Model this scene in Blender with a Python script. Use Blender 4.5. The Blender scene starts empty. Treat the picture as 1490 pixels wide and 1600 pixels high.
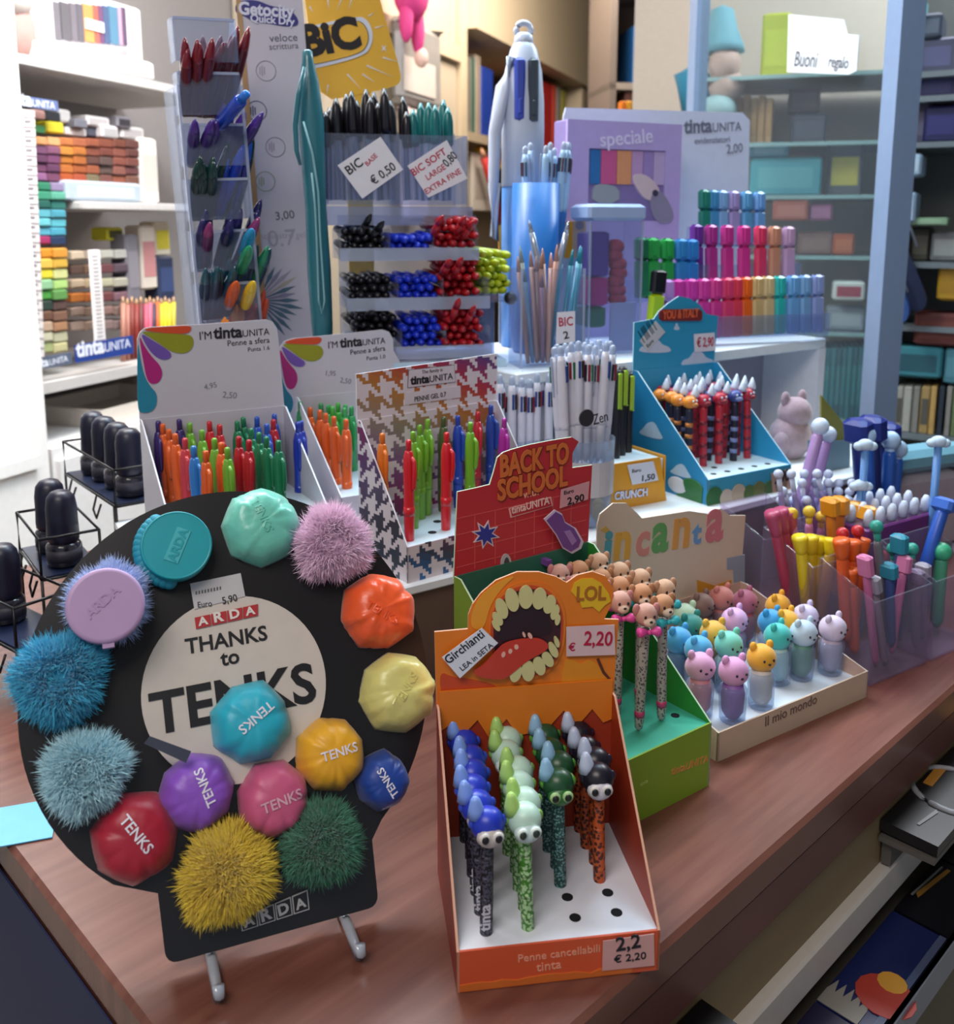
import bpy, math, random
from mathutils import Matrix, Vector
C = bpy.context.scene.collection
rnd = random.Random(11)
PI = math.pi
# ---------------------------------------------------------------- camera
H, CT = 1.47, 0.95                     # eye height, counter top
T1Z = CT + .13                         # top of the low riser
FPX, PCX, PCY = 1492., 745., 606.      # focal length and principal point for a 1490x1600 frame
TH = math.atan(256/FPX)
cd = bpy.data.cameras.new('camera'); cam = bpy.data.objects.new('camera', cd); C.objects.link(cam)
cam.location = (0, 0, H); cam.rotation_euler = (PI/2-TH, 0, 0)
cd.sensor_fit = 'HORIZONTAL'; cd.sensor_width = 36; cd.lens = 36*FPX/1490
cd.shift_y = -(800-PCY)/1490; cd.clip_start = .02
cd.dof.use_dof = True; cd.dof.focus_distance = .86; cd.dof.aperture_fstop = 9
S = bpy.context.scene; S.camera = cam
# ---------------------------------------------------------------- light
def hexc(h):
    h = h.lstrip('#'); o = []
    for i in (0, 2, 4):
        c = int(h[i:i+2], 16)/255
        o.append(c/12.92 if c <= .04045 else ((c+.055)/1.055)**2.4)
    return (*o, 1)
W = bpy.data.worlds.new('world'); S.world = W; W.use_nodes = True
W.node_tree.nodes['Background'].inputs[0].default_value = (.75, .85, 1, 1)
W.node_tree.nodes['Background'].inputs[1].default_value = .42
def area(name, loc, target, sx, sy, power, col):
    l = bpy.data.lights.new(name, 'AREA'); l.shape = 'RECTANGLE'; l.size = sx; l.size_y = sy; l.energy = power; l.color = col
    o = bpy.data.objects.new(name, l); C.objects.link(o); o.location = loc
    o.rotation_euler = (Vector(target)-Vector(loc)).to_track_quat('-Z', 'Y').to_euler()
    return o
area('ceiling_light_counter', (.15, 1.75, 2.85), (.05, 1.05, 1), 1.3, .5, 33, (.62, .85, 1))
area('ceiling_light_left', (-.62, 1.75, 2.8), (-1.35, 2.7, 1.1), 1.2, .6, 70, (1, .97, .94))
area('ceiling_light_rear', (.5, 4.4, 2.9), (.1, 5.0, 1.4), 1.6, .5, 56, (1, .89, .78))
area('ceiling_light_right', (1.7, 2.6, 2.9), (1.5, 2.9, 1.0), 1.0, .5, 62, (.92, .95, 1))
area('fill_light_entry', (-.5, -.5, 2.8), (0, .9, 1), 1.2, .6, 24, (1, .92, .86))  # added fill from the camera side, brightens the faces turned this way
S.view_settings.view_transform = 'Standard'; S.view_settings.look = 'None'
S.view_settings.exposure = 0.0; S.view_settings.gamma = 1
S.view_settings.use_curve_mapping = False
S.cycles.max_bounces = 8; S.cycles.transparent_max_bounces = 24
S.cycles.use_denoising = True
# ---------------------------------------------------------------- materials
_m = {}
def new_mat(name):
    m = bpy.data.materials.new(name); m.use_nodes = True
    return m, m.node_tree.nodes, m.node_tree.links, m.node_tree.nodes['Principled BSDF']
def mat(col, rough=.45, metal=0, var=.06, scale=60, coat=0, sheen=0, bump=0, emit=0):
    """plain coloured stuff with a little procedural unevenness"""
    k = (col, rough, metal, var, scale, coat, sheen, bump, emit)
    if k in _m: return _m[k]
    m, N, L, p = new_mat('mat_'+col.lstrip('#')); c = hexc(col)
    p.inputs['Roughness'].default_value = rough; p.inputs['Metallic'].default_value = metal
    if coat: p.inputs['Coat Weight'].default_value = coat; p.inputs['Coat Roughness'].default_value = .08
    if sheen: p.inputs['Sheen Weight'].default_value = sheen
    tc = N.new('ShaderNodeTexCoord'); nz = N.new('ShaderNodeTexNoise'); nz.inputs['Scale'].default_value = scale
    L.new(tc.outputs['Object'], nz.inputs['Vector'])
    r = N.new('ShaderNodeMix'); r.data_type = 'RGBA'
    r.inputs[6].default_value = tuple(x*(1-var) for x in c[:3])+(1,); r.inputs[7].default_value = tuple(min(1, x*(1+var)) for x in c[:3])+(1,)
    L.new(nz.outputs['Fac'], r.inputs[0]); L.new(r.outputs[2], p.inputs['Base Color'])
    if bump:
        b = N.new('ShaderNodeBump'); b.inputs['Strength'].default_value = bump; b.inputs['Distance'].default_value = .002
        L.new(nz.outputs['Fac'], b.inputs['Height']); L.new(b.outputs['Normal'], p.inputs['Normal'])
    _m[k] = m; return m
def clear(tint='#e8f0ff', amount=.10, rough=.06, edge=.28):
    """thin clear acrylic: mostly see-through, shinier at a glance"""
    k = ('clear', tint, amount, rough, edge)
    if k in _m: return _m[k]
    m = bpy.data.materials.new('clear_'+tint.lstrip('#')); m.use_nodes = True; N = m.node_tree.nodes; L = m.node_tree.links
    N.clear(); o = N.new('ShaderNodeOutputMaterial'); mx = N.new('ShaderNodeMixShader'); t = N.new('ShaderNodeBsdfTransparent'); g = N.new('ShaderNodeBsdfPrincipled')
    t.inputs[0].default_value = hexc(tint); g.inputs['Roughness'].default_value = rough; g.inputs['Base Color'].default_value = (.5, .56, .68, 1)
    g.inputs['Specular IOR Level'].default_value = .8
    lw = N.new('ShaderNodeLayerWeight'); lw.inputs[0].default_value = .35
    mp = N.new('ShaderNodeMapRange'); mp.inputs[3].default_value = amount; mp.inputs[4].default_value = min(1, amount+edge)
    L.new(lw.outputs['Facing'], mp.inputs[0]); L.new(mp.outputs[0], mx.inputs[0])
    L.new(t.outputs[0], mx.inputs[1]); L.new(g.outputs[0], mx.inputs[2]); L.new(mx.outputs[0], o.inputs[0])
    _m[k] = m; return m
def wood(c1, c2, rough=.3, sc=(3, 40, 3)):
    m, N, L, p = new_mat('wood'); tc = N.new('ShaderNodeTexCoord'); mp = N.new('ShaderNodeMapping'); mp.inputs['Scale'].default_value = sc
    nz = N.new('ShaderNodeTexNoise'); nz.inputs['Scale'].default_value = 2; nz.inputs['Detail'].default_value = 6
    r = N.new('ShaderNodeValToRGB'); r.color_ramp.elements[0].color = hexc(c1); r.color_ramp.elements[1].color = hexc(c2)
    r.color_ramp.elements[0].position = .35; r.color_ramp.elements[1].position = .65
    L.new(tc.outputs['Object'], mp.inputs[0]); L.new(mp.outputs[0], nz.inputs['Vector']); L.new(nz.outputs['Fac'], r.inputs[0]); L.new(r.outputs[0], p.inputs['Base Color'])
    p.inputs['Roughness'].default_value = rough; return m
def speckle(base, dot, scale=220, thr=.62, rough=.45):
    """printed pattern of small spots"""
    k = ('sp', base, dot, scale, thr)
    if k in _m: return _m[k]
    m, N, L, p = new_mat('speckle'); tc = N.new('ShaderNodeTexCoord'); v = N.new('ShaderNodeTexVoronoi'); v.inputs['Scale'].default_value = scale
    r = N.new('ShaderNodeValToRGB'); r.color_ramp.elements[0].color = hexc(dot); r.color_ramp.elements[1].color = hexc(base)
    r.color_ramp.elements[0].position = (1-thr)*.8; r.color_ramp.elements[1].position = (1-thr)*.8+.08
    L.new(tc.outputs['Object'], v.inputs['Vector']); L.new(v.outputs['Distance'], r.inputs[0]); L.new(r.outputs[0], p.inputs['Base Color'])
    p.inputs['Roughness'].default_value = rough; _m[k] = m; return m
# ---------------------------------------------------------------- frames
def ray(px, py):
    u = -(py-PCY)/FPX; c, s = math.cos(TH), math.sin(TH)
    return Vector(((px-PCX)/FPX, c+u*s, u*c-s))
class Fr:
    """a local frame standing in the room: x to the right, y away, z up"""
    def __init__(s, x, y, z, yaw=0, lean=0, roll=0):
        s.M = Matrix.Translation((x, y, z)) @ Matrix.Rotation(math.radians(yaw), 4, 'Z') @ Matrix.Rotation(-math.radians(lean), 4, 'X') @ Matrix.Rotation(math.radians(roll), 4, 'Y')
        s.I = s.M.inverted(); s.c = s.I @ Vector((0, 0, H)); s.R = s.I.to_3x3()
    def up(s, px, py, b=0):
        d = s.R @ ray(px, py); q = s.c+d*((b-s.c.y)/d.y); return q.x, q.z
    def fl(s, px, py, h=0):
        d = s.R @ ray(px, py); q = s.c+d*((h-s.c.z)/d.z); return q.x, q.y
    def at(s, a=0, b=0, h=0): return s.M @ Matrix.Translation((a, b, h))
    def outline(s, pts, b=0): return [s.up(x, y, b) for x, y in pts]
    def tm(s, p0, p1, b):
        """matrix that lays text (unit: its own width) from pixel p0 to p1 on plane y=b"""
        a0, h0 = s.up(*p0, b); a1, h1 = s.up(*p1, b); Ln = math.hypot(a1-a0, h1-h0)
        return Matrix.Translation((a0, b, h0)) @ Matrix.Rotation(-math.atan2(h1-h0, a1-a0), 4, 'Y') @ Matrix.Rotation(PI/2, 4, 'X'), Ln
# ---------------------------------------------------------------- meshes
_txt = {}
def text_geo(s, bold=0.0):
    k = (s, bold)
    if k not in _txt:
        cu = bpy.data.curves.new('t', 'FONT'); cu.body = s; cu.size = 1; cu.extrude = .02; cu.offset = bold; cu.resolution_u = 3
        o = bpy.data.objects.new('t', cu); C.objects.link(o); bpy.context.view_layer.update()
        me = bpy.data.meshes.new_from_object(o.evaluated_get(bpy.context.evaluated_depsgraph_get()))
        vs = [tuple(v.co) for v in me.vertices]; fs = [tuple(p.vertices) for p in me.polygons]
        bpy.data.objects.remove(o); bpy.data.curves.remove(cu); bpy.data.meshes.remove(me)
        x0 = min(v[0] for v in vs); x1 = max(v[0] for v in vs)
        _txt[k] = ([(v[0]-x0, v[1], v[2]+.02) for v in vs], fs, x1-x0)
    return _txt[k]
class MB:
    def __init__(s): s.v = []; s.f = []; s.mi = []; s.sm = []; s.mats = []
    def add(s, vs, fs, m, M=None, smooth=False):
        if m not in s.mats: s.mats.append(m)
        i = s.mats.index(m); k = len(s.v)
        s.v += [tuple(M @ Vector(v)) for v in vs] if M is not None else [tuple(v) for v in vs]
        for f in fs: s.f.append(tuple(k+j for j in f)); s.mi.append(i); s.sm.append(smooth)
        return s
    def box(s, x0, y0, z0, x1, y1, z1, m, M=None, bev=0):
        if bev:
            e = min(bev, (x1-x0)/2.01, (y1-y0)/2.01, (z1-z0)/2.01); vs = []; fs = []
            for (ex, ey, z) in ((e, e, z0), (0, 0, z0+e), (0, 0, z1-e), (e, e, z1)):
                c = e if (ex, ey) == (0, 0) else e*1.6
                X0, X1, Y0, Y1 = x0+ex, x1-ex, y0+ey, y1-ey
                vs += [(X0+c, Y0, z), (X1-c, Y0, z), (X1, Y0+c, z), (X1, Y1-c, z), (X1-c, Y1, z), (X0+c, Y1, z), (X0, Y1-c, z), (X0, Y0+c, z)]
            fs.append(tuple(range(7, -1, -1))); fs.append(tuple(range(24, 32)))
            for r in range(3):
                for j in range(8): a = r*8+j; b = r*8+(j+1) % 8; fs.append((a, b, b+8, a+8))
            return s.add(vs, fs, m, M)
        vs = [(x, y, z) for z in (z0, z1) for y in (y0, y1) for x in (x0, x1)]
        return s.add(vs, [(0, 2, 3, 1), (4, 5, 7, 6), (0, 1, 5, 4), (2, 6, 7, 3), (0, 4, 6, 2), (1, 3, 7, 5)], m, M)
    def prism(s, pts, y0, y1, m, M=None, side=None):
        n = len(pts); A = sum(pts[i][0]*pts[(i+1) % n][1]-pts[(i+1) % n][0]*pts[i][1] for i in range(n))
        if A < 0: pts = pts[::-1]
        vs = [(p[0], y0, p[1]) for p in pts]+[(p[0], y1, p[1]) for p in pts]
        s.add(vs, [tuple(range(n)), tuple(range(2*n-1, n-1, -1))], m, M)
        return s.add(vs, [(i, i+n, (i+1) % n+n, (i+1) % n) for i in range(n)], side or m, M)
    def lathe(s, prof, m, M=None, n=14, smooth=True):
        vs = []; fs = []
        for r, z in prof:
            for j in range(n): t = 2*PI*j/n; vs.append((r*math.cos(t), r*math.sin(t), z))
        for k in range(len(prof)-1):
            for j in range(n): a = k*n+j; b = k*n+(j+1) % n; fs.append((a, b, b+n, a+n))
        if prof[0][0] > 1e-6: fs.append(tuple(range(n-1, -1, -1)))
        if prof[-1][0] > 1e-6: fs.append(tuple(range((len(prof)-1)*n, len(prof)*n)))
        return s.add(vs, fs, m, M, smooth)
    def ball(s, c, r, m, M=None, nu=14, nv=9):
        rx, ry, rz = r if isinstance(r, tuple) else (r, r, r)
        pr = []
        vs = [(c[0], c[1], c[2]-rz)]; fs = []
        for k in range(1, nv):
            t = PI*k/nv
            for j in range(nu): p = 2*PI*j/nu; vs.append((c[0]+rx*math.sin(t)*math.cos(p), c[1]+ry*math.sin(t)*math.sin(p), c[2]-rz*math.cos(t)))
        vs.append((c[0], c[1], c[2]+rz)); e = len(vs)-1
        for j in range(nu):
            fs.append((0, 1+(j+1) % nu, 1+j)); b = 1+(nv-2)*nu; fs.append((e, b+j, b+(j+1) % nu))
            for k in range(nv-2): a = 1+k*nu+j; d = 1+k*nu+(j+1) % nu; fs.append((a, d, d+nu, a+nu))
        return s.add(vs, fs, m, M, True)
    def tube(s, path, r, m, M=None, n=8, closed=False):
        P = [Vector(p) for p in path]; vs = []; fs = []; q = len(P)
        for i, p in enumerate(P):
            if closed: t = P[(i+1) % q]-P[i-1]
            else: t = P[min(i+1, q-1)]-P[max(i-1, 0)]
            t.normalize(); u = t.orthogonal() if abs(t.z) > .95 else t.cross(Vector((0, 0, 1))); u.normalize(); w = t.cross(u)
            rr = r[i] if isinstance(r, (list, tuple)) else r
            for j in range(n): a = 2*PI*j/n; vs.append(p+u*rr*math.cos(a)+w*rr*math.sin(a))
        for i in range(q if closed else q-1):
            for j in range(n): a = i*n+j; b = i*n+(j+1) % n; c = ((i+1) % q)*n; fs.append((a, b, c+(j+1) % n, c+j))
        if not closed: fs.append(tuple(range(n-1, -1, -1))); fs.append(tuple(range((q-1)*n, q*n)))
        return s.add(vs, fs, m, M, True)
    def text(s, t, m, M, width, bold=0.0, hs=1.0):
        vs, fs, w = text_geo(t, bold); k = width/w
        return s.add(vs, fs, m, M @ Matrix.Diagonal((k, k*hs, min(k, .02), 1)))
    def mesh(s, name):
        me = bpy.data.meshes.new(name); me.from_pydata(s.v, [], s.f)
        me.polygons.foreach_set('material_index', s.mi); me.polygons.foreach_set('use_smooth', s.sm)
        for m in s.mats: me.materials.append(m if not isinstance(m, str) else None)
        me.update(); return me
    def build(s, name, parent=None, M=None):
        o = bpy.data.objects.new(name, s.mesh(name)); C.objects.link(o)
        if parent: o.parent = parent
        if M is not None: o.matrix_local = M
        return o
def tag(o, label, cat, group=None):
    o['label'] = label; o['category'] = cat
    if group: o['group'] = group
    return o
def thing(name, label, cat, M, group=None):
    o = bpy.data.objects.new(name, None); C.objects.link(o); o.empty_display_size = .01; o.matrix_world = M
    return tag(o, label, cat, group)
def structure(o): o['kind'] = 'structure'; return o
class Proto:
    """parts of a kind of thing: list of (name, MB with string material keys, index of parent part or None)"""
    def __init__(s, *parts): s.parts = [(n, mb.mesh(n), list(mb.mats), par) for n, mb, par in parts]
    def put(s, name, label, cat, M, mats, group=None, own=None):
        if len(s.parts) == 1:
            o = bpy.data.objects.new(name, s.parts[0][1]); C.objects.link(o); o.matrix_world = M; s._paint(o, s.parts[0][2], mats)
            return tag(o, label, cat, group)
        r = thing(name, label, cat, M, group); made = []
        for n, me, keys, par in s.parts:
            o = bpy.data.objects.new(n, me); C.objects.link(o); o.parent = r if par is None else made[par]
            s._paint(o, keys, mats); made.append(o)
        return r
    def _paint(s, o, keys, mats):
        for i, k in enumerate(keys):
            if isinstance(k, str): o.material_slots[i].link = 'OBJECT'; o.material_slots[i].material = mats[k]
ORD = 'first second third fourth fifth sixth seventh eighth ninth tenth eleventh twelfth thirteenth fourteenth fifteenth sixteenth seventeenth eighteenth nineteenth twentieth'.split()
def nth(i): return ORD[i] if i < 20 else 'twenty-'+ORD[i-20]
def rz(d): return Matrix.Rotation(math.radians(d), 4, 'Z')
def rx(d): return Matrix.Rotation(math.radians(d), 4, 'X')
def ry(d): return Matrix.Rotation(math.radians(d), 4, 'Y')
def tr(*a): return Matrix.Translation(a)
def circ(cx, cz, r, n=24, r2=None, a0=0, a1=360):
    return [(cx+r*math.cos(math.radians(a0+(a1-a0)*i/n)), cz+(r2 or r)*math.sin(math.radians(a0+(a1-a0)*i/n))) for i in range(n if a1-a0 == 360 else n+1)]
def rrect(x0, z0, x1, z1, r, n=5):
    o = []
    for cx, cz, a in ((x1-r, z0+r, -90), (x1-r, z1-r, 0), (x0+r, z1-r, 90), (x0+r, z0+r, 180)): o += circ(cx, cz, r, n, None, a, a+90)
    return o
def smooth(pts, it=2):
    for _ in range(it):
        o = []
        for i in range(len(pts)):
            a, b = pts[i], pts[(i+1) % len(pts)]
            o += [(a[0]*.75+b[0]*.25, a[1]*.75+b[1]*.25), (a[0]*.25+b[0]*.75, a[1]*.25+b[1]*.75)]
        pts = o
    return pts
WHITE = mat('#e9e9ee', .35); PAPER = mat('#dfe0ea', .6); INK = mat('#1a1a22', .5); REDINK = mat('#b3123c', .5)
def card(name, label, cat, M, w, h, lines, t=.0006, paper=None, group=None):
    """a price card lying in its own x-z plane with handwriting: lines = (text, x, z, width, ink)"""
    r = thing(name, label, cat, M, group)
    MB().box(0, -t, 0, w, 0, h, paper or PAPER).build('card', r)
    for (s, x, z, wd, ink) in lines:
        MB().text(s, ink, tr(x, -t-.0001, z) @ ry(-6) @ rx(90), wd, .01, 1.15).build('writing', r)
    return r
# ---------------------------------------------------------------- room shell
flo = MB().box(-6, -3, -.05, 6, 12, 0, mat('#8d877f', .35, var=.15, scale=3)).build('floor'); structure(flo)
structure(MB().box(-6, -3, 3.05, 6, 12, 3.1, mat('#cfc8bc', .9)).build('ceiling'))
structure(MB().box(-6, 11, 0, 6, 11.1, 3.05, mat('#b7ab9a', .9)).build('wall_back'))
structure(MB().box(4.5, -3, 0, 4.6, 11, 3.05, mat('#7c8084', .9)).build('wall_right'))
LW = Fr(-1.0, 2.5, 0, 69)              # shelves along the left wall: x runs away along the wall, y into it
structure(MB().box(-3, .42, 0, 8.5, .5, 3.05, mat('#8f8a8a', .9)).build('wall_left', None, LW.M))
# counter: corner near the camera, long edge going right
CO = Fr(-.0803, .4069, 0, 44.2)
ctop = wood('#683f35', '#7a4e42', .26)
CLEN = 1.55
cw = thing('counter', 'reddish brown wooden shop counter carrying the pen displays', 'counter', CO.M)
MB().box(0, 0, CT-.035, CLEN, 1.15, CT, ctop, None, .004).build('worktop', cw)
MB().box(.002, .002, CT-.075, CLEN-.004, 1.146, CT-.035, wood('#613a34', '#6c433b', .4)).build('fascia', cw)
MB().box(.0, .008, CT-.145, CLEN-.01, 1.14, CT-.075, mat('#84704f', .5, var=.06, scale=8)).build('upper_panel', cw)
MB().box(.03, .02, .0, CLEN-.03, 1.12, CT-.145, mat('#6d6250', .6, var=.1, scale=8)).build('base_panel', cw)
MB().box(0, .0, .0, .03, 1.145, CT-.145, mat('#1f2a50', .6)).build('end_panel', cw)
MB().box(-.002, .0, CT-.145, -.0002, 1.145, CT-.036, mat('#1f2a50', .6)).build('end_strip', cw)
MB().box(.03, -.004, CT-.185, CLEN-.03, .02, CT-.145, mat('#c9c2ba', .45), None, .003).build('white_strip', cw)
# ---------------------------------------------------------------- risers
rtop = mat('#e6eef4', .3)
def riser(fr, w, d, z0, z1, label, front):
    r = thing('riser', label, 'riser', fr.M)
    MB().box(0, 0, z1-z0-.012, w, d, z1-z0, rtop, None, .002).build('top_board', r)
    MB().box(.004, .006, 0, w-.004, d-.004, z1-z0-.012, front).build('body', r)
    return r
brown = wood('#5a463c', '#665046', .5)
R1 = Fr(-.085, .985, CT, 34.8); riser(R1, 1.02, .62, CT, T1Z, 'long white topped brown riser behind the front row of displays', brown)
R0 = Fr(-.335, .965, CT, 29.7); riser(R0, .168, .3, CT, T1Z, 'small brown riser under the leftmost white pen display', brown)
T2Z = 1.265
R2 = Fr(.055, 1.31, T1Z, 36)
def cubby():
    r = thing('cubby_riser', 'white open fronted riser behind the sky blue pen display', 'riser', R2.M); h = T2Z-T1Z; w = .72; wh = mat('#dfe3ee', .35)
    MB().box(0, 0, h-.018, w, .3, h, rtop, None, .002).build('top_board', r)
    for x in (0, w-.02): MB().box(x, 0, 0, x+.02, .3, h-.018, wh).build('side_board', r)
    MB().box(.02, .12, 0, w-.02, .13, h-.018, mat('#8d8c9c', .6)).build('back_board', r)
cubby()
# ---------------------------------------------------------------- round scrunchie display
K1 = lambda x, y: (x/2.1286, 740+y/2.1286)
K2 = lambda x, y: (x/2.1286, 1100+y/2.1286)
TK = Fr(-.1451, .616, CT+.012, 22.34, 28.13)
def tenks():
    r = thing('scrunchie_display', 'large round black display board of fabric puffs on clear feet', 'display', TK.M)
    blk = mat('#141216', .32, var=.03); cu, cv, R = -.0096, .1769, .1535
    a1 = math.degrees(math.asin((.046-cv)/R)); al = 180-a1
    pts = [(cu+R*math.cos(math.radians(a1+8+(al-a1-16)*i/72)), cv+R*math.sin(math.radians(a1+8+(al-a1-16)*i/72))) for i in range(73)]
    pts = pts+[(-.0785, .046)]+circ(-.069, .008, .008, 4, None, 180, 270)+circ(.069, .008, .008, 4, None, 270, 360)+[(.0785, .046)]
    MB().prism(pts, 0, .006, blk).build('board', r)
    wd = (-.0103, .1755)
    MB().prism(circ(wd[0], wd[1], .0695, 64), -.0012, 0, mat('#cfc6bd', .5)).build('round_label', r)
    m = MB(); ink = mat('#17151a', .4)
    for s, p0, p1, bold, hs in (('THANKS', K1(618, 600), K1(890, 552), .02, 1.0), ('to', K1(735, 640), K1(797, 628), .02, 1.0), ('TENKS', K1(505, 868), K1(1055, 752), .025, 1.0)):
        M, w = TK.tm(p0, p1, -.0012); m.text(s, ink, M, w, bold, hs)
    m.build('lettering', r)
    def tiles(q, col, lc, fr):
        A, B, D, E = [TK.up(*p, -.0014) for p in q]
        lerp = lambda u, v, t: (u[0]+(v[0]-u[0])*t, u[1]+(v[1]-u[1])*t)
        for i, ch in enumerate('ARDA'):
            t = MB(); q4 = [lerp(A, B, i/4+.008), lerp(A, B, (i+1)/4-.008), lerp(E, D, (i+1)/4-.008), lerp(E, D, i/4+.008)]
            t.prism(q4, -.0026, -.0003, fr)
            if fr is not col:
                c = (sum(p[0] for p in q4)/4, sum(p[1] for p in q4)/4); t.prism([lerp(p, c, .13) for p in q4], -.003, -.0024, col)
            a = math.atan2(q4[1][1]-q4[0][1], q4[1][0]-q4[0][0]); p = lerp(lerp(q4[3], q4[2], .17), lerp(q4[0], q4[1], .17), .2); L = math.dist(q4[0], q4[1])
            t.text(ch, lc, tr(p[0], -.003, p[1]) @ ry(-math.degrees(a)) @ rx(90), L*.66, .035, .88).build('letter_tile', r)
    red = mat('#b5272f', .45)
    tiles([K1(645, 480), K1(858, 434), K1(858, 472), K1(650, 517)], red, mat('#e5ddd6', .5), red)
    sil = mat('#b9b6b4', .35, .4)
    tiles([K2(795, 712), K2(1023, 616), K2(1030, 682), K2(802, 756)], blk, sil, sil)
    st = MB().prism(TK.outline([K1(632, 366), K1(800, 331), K1(815, 408), K1(646, 452)], -.0016), -.002, -.0006, mat('#c2bfc2', .4))
    for s, p0, p1 in (('Euro', K1(658, 446), K1(705, 440)), ('5,90', K1(741, 434), K1(790, 422))):
        M, w = TK.tm(p0, p1, -.002); st.text(s, ink, M, w, .01, 1.1)
    for k in range(9):
        x = 650+k*10; st.prism(TK.outline([K1(x, 392-k*2), K1(x+5, 391-k*2), K1(x+5, 402-k*2), K1(x, 403-k*2)], -.0021), -.0023, -.002, mat('#56555a'))
    st.build('price_sticker', r)
    F0 = Fr(-.1451, .616, CT, 22.34); ac = mat('#aab0bb', .12, var=.02, coat=.6)
    for u in (-.046, .052):
        pth = [(u, .06, .004), (u, .02, .0045), (u, -.015, .0045), (u, -.034, .004), (u, -.038, .009), (u, -.036, .015)]
        MB().tube(pth, .004, ac, TK.I @ F0.M, 8).build('foot', r)
    MB().tube([(-.05, .006, .2), (-.05, .10, -.075)], .003, ac, None, 6).build('strut', r)
tenks()
def pf(px, py, r, b):       # centre and true radius on the board
    a0, h0 = TK.up(px, py, b); a1, h1 = TK.up(px, py-r, b); a2, h2 = TK.up(px+r, py, b)
    return a0, h0, (math.hypot(a1-a0, h1-h0)+math.hypot(a2-a0, h2-h0))/2
def puff_cap(px, py, r, col, label, txt=None, ang=0, tcol='#e8e4f0', emboss=False, sides=8, off=(0, 0), tw=.95, tab=None, shine=.42):
    a, h, R = pf(px, py, r, -.016); g = random.Random(int(px*7+py))
    root = thing('fabric_puff', label, 'fabric puff', TK.at(a, -.0008, h), 'fabric puffs on the round board')
    n, ks = 64, [0, .14, .28, .42, .56, .7, .82, .91, .97, 1.0]; ph = g.uniform(0, 6)
    lines = [(g.uniform(0, 6.28), g.uniform(-.7, .7), g.uniform(.05, .12), g.uniform(.0012, .0034)) for _ in range(9)]
    vs = []; fs = []
    fac = [1+g.uniform(-.05, .05) for _ in range(sides)]
    pinch = [(g.uniform(0, 6.28), g.uniform(.05, .10), g.uniform(.004, .008)) for _ in range(5)]
    def hgt(x, z, k):
        th = math.atan2(z, x); y = .022*(1-min(k, 1)**6)-.0045*k*k
        for t0, w, d in pinch:
            q = (th-t0+PI) % (2*PI)-PI; y -= d*math.exp(-(q/(w+.12*(1-k)))**2)*max(0, k-.35)
        for t, o, w, d in lines:
            q = x*math.cos(t)+z*math.sin(t)-o; y += d*.45*math.exp(-(q/w)**2)*(k if not emboss else .35+k)
        return y
    for k in ks:
        for j in range(n):
            t = 2*PI*j/n+ph; q = (t-ph) % (2*PI/sides); idx = int((t-ph)/(2*PI/sides)) % sides
            poly = math.cos(PI/sides)/math.cos(q-PI/sides); f0 = fac[idx]*(1-q/(2*PI/sides))+fac[(idx+1) % sides]*(q/(2*PI/sides))
            s_ = k**5; rr = k*f0*(1-s_+s_*(.15+.85*poly)); x, z = rr*math.cos(t), rr*math.sin(t)
            vs.append((x*R, -hgt(x, z, k)-.003, z*R))
    vs += [(v[0]*.78, 0, v[2]*.78) for v in vs[-n:]]
    for k in range(len(ks)):
        for j in range(n): A = k*n+j; B = k*n+(j+1) % n; fs.append((A, A+n, B+n, B))
    m = mat(col, shine, var=.07, scale=70, bump=.55 if emboss else .3, sheen=.2)
    MB().add(vs, fs, m, None, True).build('puff', root)
    if txt:
        w = R*tw; _, _, tw0 = text_geo(txt, .012); ca, sa = math.cos(math.radians(ang)), math.sin(math.radians(ang)); hh = w*.26
        p = (off[0]*R-w/2*ca+hh/2*sa, off[1]*R-w/2*sa-hh/2*ca)
        t_ = MB().text(txt, mat(tcol, .5) if not emboss else m, tr(p[0], 0, p[1]) @ ry(-ang) @ rx(90), w, .015, 1.0)
        t_.v = [(x, -hgt(x/R, z/R, min(1, math.hypot(x, z)/R))-.0036+y*.6, z) for x, y, z in t_.v]; t_.build('lettering', root)
    if tab: MB().prism([(x*R, z*R) for x, z in tab], -.03, -.0285, mat('#3c4252', .35)).build('tab', root)
    return root
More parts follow.
